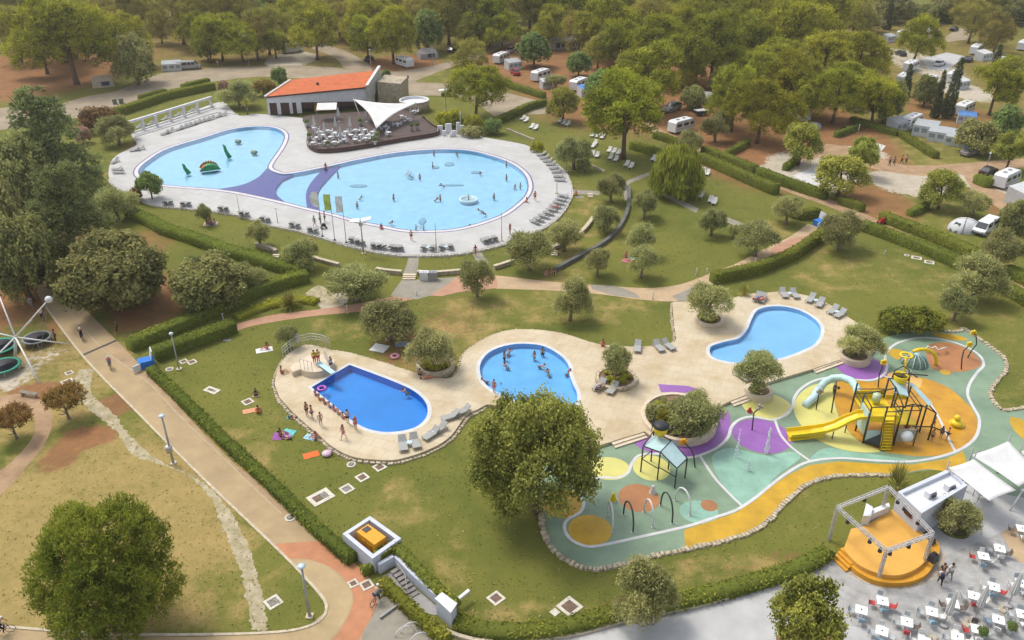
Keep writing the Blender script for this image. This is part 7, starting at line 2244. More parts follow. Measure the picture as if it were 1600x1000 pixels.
for e0,e1 in (((470,575),(488,580)),((508,560),(514,571))):
 for k in range(4):
  p=P(*e0,platz).lerp(P(*e1,platz),k/3)
  W().tube([p, p + Vector((0, 0, 1.2))], .03, 4).build('post', M['steel'], dp)
 W().tube([P(*e0, platz) + Vector((0, 0, 1.2)), P(*e1, platz) + Vector((0, 0, 1.2))], .035, 4).build('rail', M['steel'], dp)
db = thing('diving_board', 'pale blue springboard reaching over the diving pool', 'diving board', P(500, 570, platz))
W().bar(P(497, 566, platz + .25), P(521, 583, platz + .3), .6, .07).build('board', mat('pale_aqua_board', (.40, .62, .70), .5, .05, 2), db)
W().bar(P(500, 570, platz - .1), P(500, 570, platz + .25), .5, .4).build('stand', M['steel'], db)
#  trampolines,far left
tf = thing('bungee_frame', 'white pole frame of the bungee trampolines at the left edge', 'bungee frame', P(24, 560))
hub=P(24,527,3.2)
for (a,b_,z_) in ((76,468,7.5),(-14,430,7.5),(62,599,0.0),(106,537,1.2),(-30,580,1.0),(-40,512,3.0),(50,500,2.0)):
 W().tube([hub, P(a, b_, z_)], [.10, .07], 7).build('pole', mat('white_pole', (.66, .66, .64), .5, .06, 3), tf)
W().tube([P(24, 560), hub], .16, 8).build('mast', M['white'], tf)
W().ball(P(76, 468, 7.5), .4, 12, 8).build('pulley_ball', M['white'], tf)
for p0,p1 in (((76,468,7.4),(64,545,.9)),((76,468,7.4),(50,548,.9)),((-14,430,7.4),(0,560,.9))):
 W().tube([P(*p0), P(*p1)], .02, 3).build('bungee_cord', M['greyframe'], tf)
for a, b_, r, pad, lab in ((60, 536, 1.65, 'grey', 'round trampoline with grey pad nearest the promenade'), (0, 550, 2.0, 'green', 'round trampoline with green pad at the left edge, upper'), (8, 580, 1.8, 'green', 'round trampoline with green pad at the left edge, lower')):
 o = thing('trampoline', lab, 'trampoline', P(a, b_))
 MB().lathe([(r * .82, .78), (.01, .76)], (0, 0, 0), 30).build('mat', mat('dark_net', (.05, .05, .065), .7, .1, 3), o)
 MB().lathe([(r * .82, .8), (r, .8), (r, .74), (r * .82, .76)], (0, 0, 0), 30, cap=False).build('pad', mat('green_pad', (.02, .26, .17), .6, .1, 2) if pad == 'green' else mat('grey_pad', (.16, .17, .17), .6, .1, 2), o)
 for k in range(6):
  t=k*math.pi/3
  MB().tube([(r * .95 * math.cos(t), r * .95 * math.sin(t), 0), (r * .95 * math.cos(t), r * .95 * math.sin(t), .74)], .035, 5).build('leg', M['steel'], o)
#  splash pad equipment
MY = mat('yellow_plastic', (.74, .53, .008), .4, .06, 2, spec=.5)
MT = mat('pale_aqua_plastic', (.42, .60, .58), .4, .06, 2)
MTR = mat('pale_teal_panel', (.42, .58, .60), .35, .08, 1)
DM = mat('dark_green_metal', (.035, .045, .04), .5, .15, 3)
tw = thing('play_tower', 'yellow and black water play tower with tipping bucket and stairs', 'play tower', P(1370, 678))
C0=P(1366,678)
def L_(x,y,z): return Vector((C0.x+x,C0.y+y,z+(.85 if z > 1.7 else 0)))
fz_=1.9
FZ=2.75
W().hexa([L_(-1.7, -1.5, fz_ - .04), L_(1.3, -1.5, fz_ - .04), L_(1.3, 2.4, fz_ - .04), L_(-1.7, 2.4, fz_ - .04), L_(-1.7, -1.5, fz_), L_(1.3, -1.5, fz_), L_(1.3, 2.4, fz_), L_(-1.7, 2.4, fz_)]).build('floor', MY, tw)
W().hexa([L_(1.32, -.6, fz_ - .4), L_(3.6, -.6, fz_ - .4), L_(3.6, 2.2, fz_ - .4), L_(1.32, 2.2, fz_ - .4), L_(1.32, -.6, fz_ - .3), L_(3.6, -.6, fz_ - .3), L_(3.6, 2.2, fz_ - .3), L_(1.32, 2.2, fz_ - .3)]).build('floor', MY, tw)
posts=[(-1.7,-1.5,3.4),(-.2,-1.5,3.4),(1.3,-1.5,3.5),(-1.7,2.4,3.6),(-1.7,.5,3.6),(1.3,2.4,4.2),(3.6,-.6,3.0),(3.6,2.2,3.6),(1.3,.6,4.2),(2.5,2.3,4.8),(4.6,.3,2.6),(4.9,-1.0,2.4),(2.6,-.7,3.2)]
for x, y, h_ in posts: W().tube([L_(x, y, 0), L_(x, y, h_)], .095, 6).build('post', DM, tw)
def beam(a, c, r=.065): W().tube([L_(*a), L_(*c)], r, 5).build('beam', DM, tw)
for z_ in (2.4,2.9):
 for a,c in (((-1.7,-1.5),(-1.7,2.4)),((-1.7,2.4),(1.3,2.4)),((1.3,-1.5),(1.3,.6)),((3.6,-.6),(3.6,2.2)),((1.3,-.6),(3.6,-.6)),((-.2,-1.5),(1.3,-1.5))): beam((*a,z_),(*c,z_),.05)
for a,c in (((-1.7,-1.5,3.4),(1.3,-1.5,3.5)),((-1.7,-1.5,3.4),(-1.7,.5,3.6)),((1.3,-1.5,3.5),(1.3,.6,4.2)),((1.3,2.4,4.2),(3.6,2.2,3.6)),((3.6,-.6,3.0),(4.9,-1.0,2.4)),((3.6,2.2,3.6),(4.6,.3,2.6)),((4.9,-1.0,2.4),(4.6,.3,2.6)),((1.3,.6,4.2),(1.3,2.4,4.2)),((4.9,-1.0,1.6),(3.0,-.9,1.6)),((4.9,-1.0,1.6),(6.6,-1.6,1.2)),((-1.7,.5,3.6),(1.3,.6,4.2)),((1.3,-1.5,3.5),(2.6,-.7,3.2)),((2.6,-.7,3.2),(3.6,-.6,3.0)),((2.5,2.3,4.8),(4.9,2.1,4.7))): beam(a,c)
for q_ in ([(1.2,.5,3.75),(2.6,.4,3.3),(2.9,2.0,3.7),(1.4,2.2,4.15)],[(3.1,1.9,3.9),(3.7,2.1,3.7),(5.0,.2,2.65),(4.3,-.5,2.8)]):
 v=[L_(*p) for p in q_]
 W().hexa(v + [p + Vector((0, 0, .08)) for p in v]).build('roof_panel', MTR, tw)
W().hexa([L_(-1.8, -1.4, .9), L_(-1.72, -1.4, .9), L_(-1.72, .4, .9), L_(-1.8, .4, .9), L_(-1.8, -1.4, 2.7), L_(-1.72, -1.4, 2.7), L_(-1.72, .4, 2.7), L_(-1.8, .4, 2.7)]).build('side_panel', MTR, tw)
W().hexa([L_(-1.6, -1.62, .4), L_(-.3, -1.62, .4), L_(-.3, -1.54, .4), L_(-1.6, -1.54, .4), L_(-1.6, -1.62, 1.6), L_(-.3, -1.62, 1.6), L_(-.3, -1.54, 1.6), L_(-1.6, -1.54, 1.6)]).build('side_panel', MTR, tw)
W().hexa([L_(-1.65, -1.55, .05), L_(-.2, -1.55, .05), L_(.0, -2.6, .05), L_(-.9, -2.0, .05), L_(-1.65, -1.55, .5), L_(-.2, -1.55, 1.3), L_(.0, -2.6, .4), L_(-.9, -2.0, .5)]).build('skirt_panel', DM, tw)
for q_ in ((-1.7,2.42,1.3,2.46,1.9,2.7),(.78,-1.56,1.3,-1.52,1.72,2.5),(-1.66,-1.56,-.28,-1.52,1.72,2.4),(1.36,2.22,3.5,2.26,1.75,2.3)):
 W().hexa([L_(q_[0], q_[1], q_[4]), L_(q_[2], q_[1], q_[4]), L_(q_[2], q_[3], q_[4]), L_(q_[0], q_[3], q_[4]), L_(q_[0], q_[1], q_[5]), L_(q_[2], q_[1], q_[5]), L_(q_[2], q_[3], q_[5]), L_(q_[0], q_[3], q_[5])]).build('yellow_panel', MY, tw)
sb=P(1383,704)
stp=L_(.25,-1.5,fz_)
wv=Vector((.48,0,0))
for k in range(10):
 p=stp.lerp(sb,(k+.5)/10)
 p.z=FZ*(1-(k+.7)/10.4)
 W().box((p.x, p.y, p.z), (.96, .34, .09)).build('stair', MY, tw)
for s in (-1,1):
 W().bar(V3(stp + wv * s, FZ - .1), V3(sb + wv * s, .12), .06, .25).build('stringer', mat('dark_yellow', (.55, .36, .01), .5), tw)
 W().tube([V3(stp + wv * 1.1 * s, FZ), V3(stp + wv * 1.1 * s, FZ + .95), V3(sb + wv * 1.1 * s, 1.0), V3(sb + wv * 1.1 * s, 0)], .03, 5).build('handrail', DM, tw)
bk=L_(2.35,2.3,4.3)
bucket = W().lathe([(.45, -.75), (.62, -.4), (.75, .35), (.70, .38), (.5, -.3), (.01, -.5)], bk, 18).build('tipping_bucket', MY, tw)
W().lathe([(.69, .2), (.05, .15)], bk, 18).build('bucket_water', M['glass'], tw)
W().tube([bk + Vector((-.85, 0, -.4)), bk + Vector((-.7, 0, .9)), bk + Vector((0, 0, 1.35)), bk + Vector((.7, 0, .9)), bk + Vector((.85, 0, -.4))], .06, 6).build('bucket_arch', DM, tw)
dm_=L_(2.1,-2.0,1.25)
W().ball(dm_, .62, 14, 9, .9).build('bubble_window', M['white'], tw)
W().box(dm_ + Vector((0, .15, -.05)), (1.9, .1, 1.5)).build('bubble_panel', mat('grey_mesh_panel', (.35, .33, .25), .6, .2, 4), tw)
for x in (-.95, .95): W().tube([dm_ + Vector((x, .1, -1.25)), dm_ + Vector((x, .1, .8))], .06, 5).build('post', DM, tw)
W().tube([L_(0, 1.3, 2.2), L_(0, 1.3, 3.0)], .4, 14).build('play_wheel', mat('pale_green_plastic', (.45, .55, .35), .5, .1), tw)
sl_ = thing('yellow_slide', 'long yellow slide running left from the play tower', 'slide', P(1300, 690))
pth=[P(1353,650,FZ),P(1340,651,FZ-.15),P(1322,658,1.95),P(1304,667,1.25),P(1288,672,.8),P(1268,675,.5),P(1232,679,.4)]
fine=[]
for i in range(len(pth)-1):
 for t in (0,.34,.67): fine.append(pth[i].lerp(pth[i+1],t))
fine.append(pth[-1])
v,f=[],[]
for i,p in enumerate(fine):
 d_=(fine[min(i+1,len(fine)-1)]-fine[max(i-1,0)])
 s_=Vector((-d_.y,d_.x,0)).normalized()
 for x,z_ in ((-.55,.38),(-.48,.05),(-.2,-.06),(.2,-.06),(.48,.05),(.55,.38),(.62,.38),(.55,-.02),(.2,-.14),(-.2,-.14),(-.55,-.02),(-.62,.38)): v.append(p+s_*x+Vector((0,0,z_)))
for i in range(len(fine)-1):
 for j in range(12):
  j2=(j+1) % 12
  f.append((i*12+j,(i+1)*12+j,(i+1)*12+j2,i*12+j2))
f += [tuple(range(12)),tuple(range(len(v)-1,len(v)-13,-1))]
W().add(v, f).build('chute', MY, sl_)
W().hexa([P(1288, 684, 0), P(1232, 690, 0), P(1231, 680, 0), P(1288, 676, 0), P(1288, 675, .5), P(1232, 681, .3), P(1231, 676, .3), P(1288, 671, .5)]).build('run_out', MY, sl_)
for a, b_, z_ in ((1320, 676, 1.4), (1300, 686, .9)): W().tube([P(a, b_), P(a, b_, 0) + Vector((0, 0, z_))], .06, 6).build('post', DM, sl_)
ts = thing('tube_slide', 'pale aqua tube slide curling left from the play tower', 'slide', P(1300, 625))
tp_=[P(1342,622,2.3),P(1338,605,2.3),P(1330,595,2.2),P(1316,590,1.95),P(1301,591,1.6),P(1289,597,1.25),P(1280,608,.8)]
W().tube(spline3 := [tp_[i].lerp(tp_[i + 1], t) for i in range(6) for t in (0, .5)] + [tp_[-1]], .40, 12).build('tube', MT, ts)
W().tube([tp_[-1] + Vector((0, 0, -.05)), P(1271, 622, .45), P(1258, 633, .3)], [.5, .42, .4], 10).build('run_out', mat('pale_blue_chute', (.47, .62, .68), .4, .05, 2), ts)
for i_ in (2, 7, 10): W().tube([V3(spline3[i_], 0), spline3[i_]], .06, 5).build('post', DM, ts)
# second play house with bucket
ph = thing('bucket_house', 'black framed play house with two pale roof panels and a yellow bucket', 'play house', P(1028, 745))
bs=[(1001,737,2.9),(1017,721,3.5),(1027,750,3.1),(1044,733,3.2),(1054,763,2.2),(1070,747,2.2)]
bt_=[V3(P(a,b_),z_) for a,b_,z_ in bs]
for (a, b_, z_), t in zip(bs, bt_): W().tube([P(a, b_), t], .07, 6).build('post', DM, ph)
def mid_panel(q_, nm='roof_panel', m=MTR): W().hexa([Vector(p) for p in q_] + [Vector(p) + Vector((0, 0, .07)) for p in q_]).build(nm, m, ph)
mid_panel([bt_[0],bt_[2],bt_[3],bt_[1]-Vector((0,0,.5))])
mid_panel([bt_[2]+Vector((.1,.05,.05)),bt_[4],bt_[5],bt_[3]+Vector((.1,.05,.05))])
for a,c in ((0,2),(2,4),(4,5),(1,3),(3,5),(0,1),(2,3)):
 W().tube([bt_[a] + Vector((0, 0, .1)), bt_[c] + Vector((0, 0, .1))], .06, 5).build('beam', DM, ph)
for a,c in ((0,2),(2,4),(0,1)):
 W().tube([V3(bt_[a], 1.5), V3(bt_[c], 1.3)], .05, 5).build('beam', DM, ph)
bk2=bt_[1].lerp(bt_[3],.35)+Vector((0,0,.8))
W().lathe([(.35, -.8), (.6, -.4), (.72, .25), (.66, .27), (.01, .1)], bk2, 18).build('tipping_bucket', MY, ph)
W().lathe([(.74, .2), (.78, .34), (.3, .5), (.01, .52)], bk2, 18).build('bucket_lid', mat('black_lid', (.02, .022, .025), .5, .2, 3), ph)
W().tube([bk2 + Vector((-.8, 0, -.3)), bk2 + Vector((-.8, 0, 1.0))], .05, 5).build('post', DM, ph)
# arches
def hoop(e0,e1,ty,m,lab):
 p0,p1=P(*e0),P(*e1)
 h_=TOP((e0[0]+e1[0])/2,(e0[1]+e1[1])/2,ty)
 o = thing('water_arch', lab, 'water arch', p0.lerp(p1, .5))
 W().tube([V3(p0.lerp(p1, .5 - .5 * math.cos(t)), h_ * math.sin(t) ** .7) for t in np.linspace(0, math.pi, 15)], .075, 8).build('pipe', m, o)
 for p in (p0, p1): W().lathe([(.16, 0), (.16, .05)], p, 10).build('flange', M['steel'], o)
hoop((949, 805), (957, 832), 788, M['white'], 'white water arch nearest the amber circle')
hoop((974, 804), (989, 832), 787, DM, 'dark water arch second from the left')
hoop((1006, 800), (1020, 824), 783, M['white'], 'white water arch at the right rim of the terracotta oval')
hoop((1032, 790), (1050, 818), 773, DM, 'dark water arch second from the right')
hoop((1055, 782), (1078, 805), 765, M['white'], 'white water arch farthest right')
def stem(pts_,top_,lab,mtop=MY,n=5):
 o = thing('spray_post', lab, 'spray post', pts_[0])
 W().tube(pts_, .07, 6).build('pole', DM, o)
 for k in range(n):
  t=k*6.283/n
  W().ball(top_ + Vector((math.cos(t) * .22, 0, math.sin(t) * .22)), .17, 7, 5).build('petal', mtop, o)
 W().ball(top_, .14, 7, 5).build('flower_centre', mat('orange_button', (.7, .3, .01), .5), o)
def bent(a,b_,pts_):
 return [P(a,b_)]+[P(x,y,z_) for x,y,z_ in pts_]
stem(bent(1502, 577, [(1503, 560, 1.3), (1506, 548, 2.2), (1514, 540, 2.8)]), P(1515, 538, 3.0), 'bent spray post with yellow flower, left one on the terracotta ring')
stem(bent(1512, 559, [(1518, 548, 1.0), (1526, 538, 1.8), (1525, 524, 2.8), (1522, 522, 3.0)]), P(1521, 520, 3.1), 'bent spray post with yellow flower, right one near the lawn')
stem(bent(1175, 672, [(1178, 645, 2.0), (1187, 637, 2.6)]), P(1188, 636, 2.7), 'dark spray post on the violet circle', M['greyframe'], 3)
stem(bent(1086, 730, [(1084, 712, 1.4), (1080, 702, 2.2), (1071, 693, 2.8)]), P(1068, 690, 2.9), 'forked spray post with orange flowers beside the bucket house', MO)
stem(bent(1372, 605, [(1374, 585, 1.8), (1379, 572, 2.9)]), P(1381, 566, 3.3), 'spray post with yellow flower at the rim of the violet circle')
stem(bent(1275, 640, [(1279, 618, 1.8), (1280, 607, 2.7)]), P(1281, 612, 2.4), 'spiky dark spray post left of the tube slide, with cups', M['greyframe'], 4)
stem(bent(1299, 645, [(1303, 620, 2.0), (1307, 606, 3.2)]), P(1307, 606, 3.2), 'notched dark spray post between tube slide and tower', DM, 3)
stem(bent(1417, 625, [(1420, 600, 2.0), (1422, 583, 3.4), (1434, 590, 3.1)]), P(1422, 584, 3.4), 'tall dark spray post with arms behind the bucket', M['greyframe'], 4)
dmn = thing('climbing_dome', 'low climbing dome with yellow arch and ring on the splash pad', 'climbing dome', P(1428, 573))
cd=P(1428,568)
b=W()
for k in range(6):
 t=k*math.pi/6
 b.tube([cd+Vector((1.5*math.cos(u)*math.cos(t),1.5*math.cos(u)*math.sin(t),1.3*math.sin(u))) for u in np.linspace(0,math.pi,13)],.05,5)
b.build('dome_bars', MTR, dmn)
b=W()
b.ball(cd,1.4,18,10,.85)
b.build('dome_shell', mat('green_grey_net', (.16, .24, .20), .6, .35, 3), dmn)
W().tube([cd + Vector((x, -.7 + .5 * x * .3, z_)) for x, z_ in [(2.3 * math.cos(t), 2.3 * math.sin(t) * 1.0) for t in np.linspace(.0, 2.0, 12)]], .2, 8).build('yellow_arch', MY, dmn)
W().tube([P(1413, 585), P(1416, 556, 1.9)], .14, 8).build('yellow_post', MY, dmn)
W().lathe([(.45, 0), (.75, .06), (.7, .16), (.5, .1)], P(1416, 556, 1.95), 16, cap=False).build('yellow_ring', MY, dmn)
duck = thing('duck_toy', 'yellow duck spring rider on the orange surface', 'toy', P(1495, 664))
W().ball(P(1495, 661, .35), .6, 12, 8, .6).build('body', MY, duck)
W().ball(P(1496, 653, .95), .32, 10, 7).build('head', MY, duck)
W().lathe([(.7, 0), (.75, .12), (.5, .16)], P(1495, 663), 16).build('base', MY, duck)
wz_ = thing('worm_toy', 'white zigzag bar toy above the terracotta surface', 'toy', P(1458, 545))
W().tube([P(a, b_, .5 + .3 * (i % 2)) for i, (a, b_) in enumerate(((1446, 545), (1450, 541), (1456, 544), (1461, 541), (1466, 547), (1473, 544), (1480, 543)))], .08, 6).build('bar', M['white'], wz_)
for a, b_ in ((1450, 546), (1466, 551), (1478, 548)): W().tube([P(a, b_), P(a, b_, .5)], .04, 5).build('leg', M['steel'], wz_)
for a, b_, h_, m, lab in ((958, 782, .9, MY, 'yellow cone toy left of the terracotta oval'), (1020, 770, .9, M['white'], 'small white spray cone at the terracotta oval'), (1171, 644, .6, MC['red'], 'small red toy on the lime circle'), (1416, 668, .7, mat('salmon_toy', (.5, .14, .07), .5), 'salmon coloured frog seat beside the tower')):
 o = thing('spray_cone', lab, 'toy', P(a, b_))
 MB().lathe([(.3, 0), (.32, .1), (.12, h_ * .7), (.16, h_ * .85), (.02, h_)], (0, 0, 0), 12).build('cone', m, o)
 MB().lathe([(.36, 0), (.36, .05)], (0, 0, 0), 12).build('base', M['steel'], o)
for a, b_, h_, n_, lab in ((1197, 708, 3.2, 240, 'tall water jet at the violet circle, right one'), (1150, 715, 3.4, 150, 'tall thin water jet left of the violet circle'), (1168, 735, 1.2, 80, 'low bubbling jet on the aqua surface')):
 jet(a,b_,n_,h_,.28,a,lab,0.02)
for a, b_, s_, lab in () and ((980, 815, 3, 'water mist spot under the dark arch'), (1012, 812, 4, 'water mist spot under the middle white arch'), (1040, 806, 5, 'water mist spot under the right dark arch')):
 jet(a,b_,60,.35,.8,s_,lab,.02)
# bikes parked and white loops
bs_ = thing('bike_stand', 'white hoop bicycle stands on the grey path at the bottom', 'bike stand', P(640, 990))
for a,b_ in ((632,990),(641,984),(655,1000)):
 c_=P(a,b_)
 W().tube([c_ + Vector((.65 * math.cos(t), .3 * math.cos(t), .75 * math.sin(t))) for t in np.linspace(0, math.pi, 13)], .035, 6).build('hoop', M['white'], bs_)
pb = thing('pale_post', 'low pale post lying at the yellow green hedge', 'post', P(615, 952), .8)
MB().bar((-1.3, 0, .15), (.4, 0, .15), .14, .14).build('shaft', M['greyframe'], pb)
MB().box((.6, 0, .18), (.5, .4, .35)).build('block', M['kerb'], pb)
# PEOPLE
SK = {'light': mat('fair_skin', (.52, .30, .20), .6, .06, 6), 'tan': mat('tanned_skin', (.38, .20, .125), .6, .06, 6), 'red': mat('sunburnt_skin', (.50, .24, .17), .6, .06, 6)}
def cloth(n, c): return mat(n + '_cloth', c, .85, .08, 6)
CL = {'black': cloth('black', (.02, .02, .025)), 'navy': cloth('navy', (.03, .045, .12)), 'red': cloth('red', (.45, .05, .05)), 'pink': cloth('pink', (.55, .16, .26)), 'yellow': cloth('yellow', (.62, .45, .02)), 'white': cloth('white', (.68, .68, .68)), 'blue': cloth('blue', (.06, .2, .5)),
      'green': cloth('green', (.06, .28, .14)), 'teal': cloth('teal', (.05, .40, .42)), 'grey': cloth('grey', (.25, .25, .26)), 'orange': cloth('orange', (.65, .14, .03)), 'violet': cloth('violet', (.28, .08, .33)), 'beige': cloth('beige', (.45, .36, .26))}
HR = {'dark': mat('dark_hair', (.03, .02, .015), .7, .2, 8), 'brown': mat('brown_hair', (.12, .06, .03), .7, .2, 8), 'fair': mat('fair_hair', (.40, .28, .13), .7, .2, 8)}
RAD = {'pelvis': .135, 'waist': .115, 'chest': .135, 'neck': .055, 'jaw': .075, 'head': .095, 'crown': .06, 'sh': .062, 'el': .042, 'wr': .03, 'ha': .034, 'fi': .018, 'hip': .095, 'kn': .058, 'an': .038, 'toe': .03}
EDG = [('pelvis', 'waist'), ('waist', 'chest'), ('chest', 'neck'), ('neck', 'jaw'), ('jaw', 'head'), ('head', 'crown')]
for s in 'LR':
 EDG += [('chest', 'sh' + s), ('sh' + s, 'el' + s), ('el' + s, 'wr' + s), ('wr' + s, 'ha' + s), ('ha' + s, 'fi' + s), ('pelvis', 'hip' + s), ('hip' + s, 'kn' + s), ('kn' + s, 'an' + s), ('an' + s, 'toe' + s)]
def rad(n): return RAD[n if n in RAD else n[:-1]]
def skin(name,J,edges,m,k=1.0,sub=1):
 names=[]
 for a,c in edges:
  for n in (a,c):
   if n not in names: names.append(n)
 me = bpy.data.meshes.new('pose')
 me.from_pydata([J[n] for n in names],[(names.index(a),names.index(c)) for a,c in edges],[])
 o = bpy.data.objects.new('pose', me)
 COL.objects.link(o)
 o.modifiers.new('skin', 'SKIN')
 ss = o.modifiers.new('sub', 'SUBSURF')
 ss.levels=ss.render_levels=sub
 if not me.skin_vertices: me.attributes.new('skin', 'FLOAT', 'POINT')
 for i,n in enumerate(names):
  r_=rad(n)*k
  me.skin_vertices[0].data[i].radius = (r_, r_ * (.8 if n in ('pelvis', 'waist', 'chest') else 1))
  me.skin_vertices[0].data[i].use_root=(i == 0)
 dg=bpy.context.evaluated_depsgraph_get()
 out=bpy.data.meshes.new_from_object(o.evaluated_get(dg))
 out.name=name
 bpy.data.objects.remove(o)
 bpy.data.meshes.remove(me)
 out.materials.clear()
 out.materials.append(m)
 out.polygons.foreach_set('use_smooth', [True] * len(out.polygons))
 return out
def standing(walk=0.0,arm=0.0,elbow=0.0):
 J = {'pelvis': (0, 0, .92), 'waist': (.01, 0, 1.1), 'chest': (0, 0, 1.32), 'neck': (.01, 0, 1.48), 'jaw': (.04, 0, 1.56), 'head': (.02, 0, 1.64), 'crown': (0, 0, 1.72)}
 for s, g in (('L', 1), ('R', -1)):
  w=walk*g
  J['sh' + s] = (0, .18 * g, 1.42)
  J['el' + s] = (-w * .5 + arm * .2, .25 * g, 1.14)
  J['wr' + s] = (-w * .7 + arm * .4 + elbow, .24 * g, .92 + elbow * .6)
  J['ha' + s] = (-w * .75 + arm * .45 + elbow * 1.2, .235 * g, .84 + elbow * .75)
  J['fi' + s] = (-w * .78 + arm * .48 + elbow * 1.3, .23 * g, .76 + elbow * .85)
  J['hip' + s] = (0, .09 * g, .86)
  J['kn' + s] = (w * .45 + .03, .10 * g, .49)
  J['an' + s] = (w * .85 - (.08 if w < 0 else 0), .10 * g, .08 + (.07 if w < 0 else 0))
  J['toe' + s] = (w * .85 + .15, .11 * g, .03)
 return J
def sitting(h=.0):
 J = {'pelvis': (0, 0, .13 + h), 'waist': (-.05, 0, .3 + h), 'chest': (-.04, 0, .52 + h), 'neck': (.0, 0, .68 + h), 'jaw': (.05, 0, .76 + h), 'head': (.04, 0, .84 + h), 'crown': (.02, 0, .92 + h)}
 for s, g in (('L', 1), ('R', -1)):
  J['sh' + s] = (-.02, .18 * g, .62 + h)
  J['el' + s] = (-.12, .27 * g, .36 + h)
  J['wr' + s] = (.05, .25 * g, .2 + h)
  J['ha' + s] = (.13, .24 * g, .17 + h)
  J['fi' + s] = (.2, .23 * g, .15 + h)
  J['hip' + s] = (.04, .09 * g, .12 + h)
  if h > .2 or h < 0:
   J['kn' + s], J['an' + s], J['toe' + s] = (.46, .12 * g, .14 + h), (.48, .12 * g, -.28 + h), (.62, .12 * g, -.32 + h)
  else:
   J['kn' + s], J['an' + s], J['toe' + s] = (.40, .16 * g, .34 + h), (.72, .14 * g, .06 + h), (.86, .14 * g, .05 + h)
 return J
def lying():
 J = {'pelvis': (0, 0, .12), 'waist': (-.18, 0, .12), 'chest': (-.42, 0, .14), 'neck': (-.58, 0, .13), 'jaw': (-.65, 0, .13), 'head': (-.73, 0, .13), 'crown': (-.81, 0, .13)}
 for s, g in (('L', 1), ('R', -1)):
  J['sh' + s], J['el' + s], J['wr' + s], J['ha' + s], J['fi' + s] = (-.5, .18 * g, .12), (-.25, .3 * g, .08), (-.02, .27 * g, .06), (.06, .26 * g, .05), (.14, .25 * g, .04)
  J['hip' + s], J['kn' + s], J['an' + s], J['toe' + s] = (.05, .09 * g, .11), (.43, .12 * g, .13 if g > 0 else .28), (.84, .12 * g, .05), (.92, .13 * g, .14)
 return J
def riding():
 J = {'pelvis': (-.18, 0, .98), 'waist': (-.1, 0, 1.14), 'chest': (.06, 0, 1.32), 'neck': (.18, 0, 1.44), 'jaw': (.25, 0, 1.5), 'head': (.25, 0, 1.58), 'crown': (.24, 0, 1.66)}
 for s, g in (('L', 1), ('R', -1)):
  J['sh' + s], J['el' + s], J['wr' + s], J['ha' + s], J['fi' + s] = (.1, .18 * g, 1.38), (.28, .26 * g, 1.16), (.45, .24 * g, 1.04), (.5, .23 * g, 1.02), (.54, .22 * g, .99)
  J['hip' + s], J['kn' + s] = (-.15, .09 * g, .93), ((.22, .12 * g, .78) if g > 0 else (.16, .12 * g, .56))
  J['an' + s], J['toe' + s] = ((.05, .12 * g, .40), (.19, .12 * g, .38)) if g > 0 else ((.02, .12 * g, .18), (.17, .12 * g, .16))
 return J
def swimming():
 J = {'pelvis': (0, 0, -.28), 'waist': (.12, 0, -.18), 'chest': (.34, 0, -.04), 'neck': (.47, 0, .06), 'jaw': (.53, 0, .12), 'head': (.53, 0, .2), 'crown': (.52, 0, .28)}
 for s, g in (('L', 1), ('R', -1)):
  J['sh' + s], J['el' + s], J['wr' + s], J['ha' + s], J['fi' + s] = (.38, .18 * g, .02), (.58, .34 * g, .03), (.8, .3 * g, .02), (.87, .28 * g, .0), (.94, .26 * g, -.02)
  J['hip' + s], J['kn' + s], J['an' + s], J['toe' + s] = (-.05, .09 * g, -.3), (-.22, .12 * g, -.27), (-.3, .12 * g, -.24), (-.36, .12 * g, -.22)
 return J
POSES = {'stand': standing(.0, .1), 'akimbo': standing(.03, .1, .12), 'walk': standing(.3, .05), 'sit': sitting(0), 'edge': sitting(.02 - .04), 'chair': sitting(.38), 'lie': lying(), 'ride': riding(), 'swim': swimming(), 'wade': {k: (v[0], v[1], v[2] - .98) for k, v in standing(.1, .3, .1).items()}}
POSES['edge'] = sitting(-.01)
HIPS = [('pelvis', 'hipL'), ('pelvis', 'hipR'), ('hipL', 'thL'), ('hipR', 'thR')]
LEGS = [('pelvis', 'hipL'), ('pelvis', 'hipR'), ('hipL', 'knL'), ('hipR', 'knR'), ('knL', 'lowL'), ('knR', 'lowR')]
BUST = [('chest', 'bustL'), ('chest', 'bustR')]
SHIRT = [('waist', 'pelvis'), ('waist', 'chest'), ('chest', 'shL'), ('chest', 'shR'), ('shL', 'armL'), ('shR', 'armR')]
RAD.update({'th': .085, 'low': .05, 'bust': .07, 'arm': .062})
MESHES={}
def person_mesh(pose,part):
 k=(pose,part)
 if k in MESHES: return MESHES[k]
 J=dict(POSES[pose])
 for s in 'LR':
  mixp=lambda a,c,t: tuple(Vector(J[a]).lerp(Vector(J[c]),t))
  J['th' + s], J['low' + s] = mixp('hip' + s, 'kn' + s, .45), mixp('kn' + s, 'an' + s, .8)
  J['arm' + s], J['bust' + s] = mixp('sh' + s, 'el' + s, .6), mixp('chest', 'sh' + s, .5)
 if part == 'body': me = skin('body', J, EDG, SK['tan'])
 elif part == 'trunks': me = skin('trunks', J, HIPS, CL['black'], 1.16)
 elif part == 'trousers': me = skin('trousers', J, LEGS, CL['black'], 1.18)
 elif part == 'bikini_top': me = skin('bikini_top', J, BUST, CL['black'], 1.13)
 elif part == 'shirt': me = skin('shirt', J, SHIRT, CL['white'], 1.16)
 elif part == 'hair':
  h, c, j = Vector(J['head']), Vector(J['crown']), Vector(J['jaw'])
  up=(c-j).normalized()
  b=MB()
  b.ball(h+up*.02-(Vector((1,0,0))-up*up.x)*.02,.115,9,7)
  me = b.mesh('hair', HR['dark'])
 MESHES[k]=me
 return me
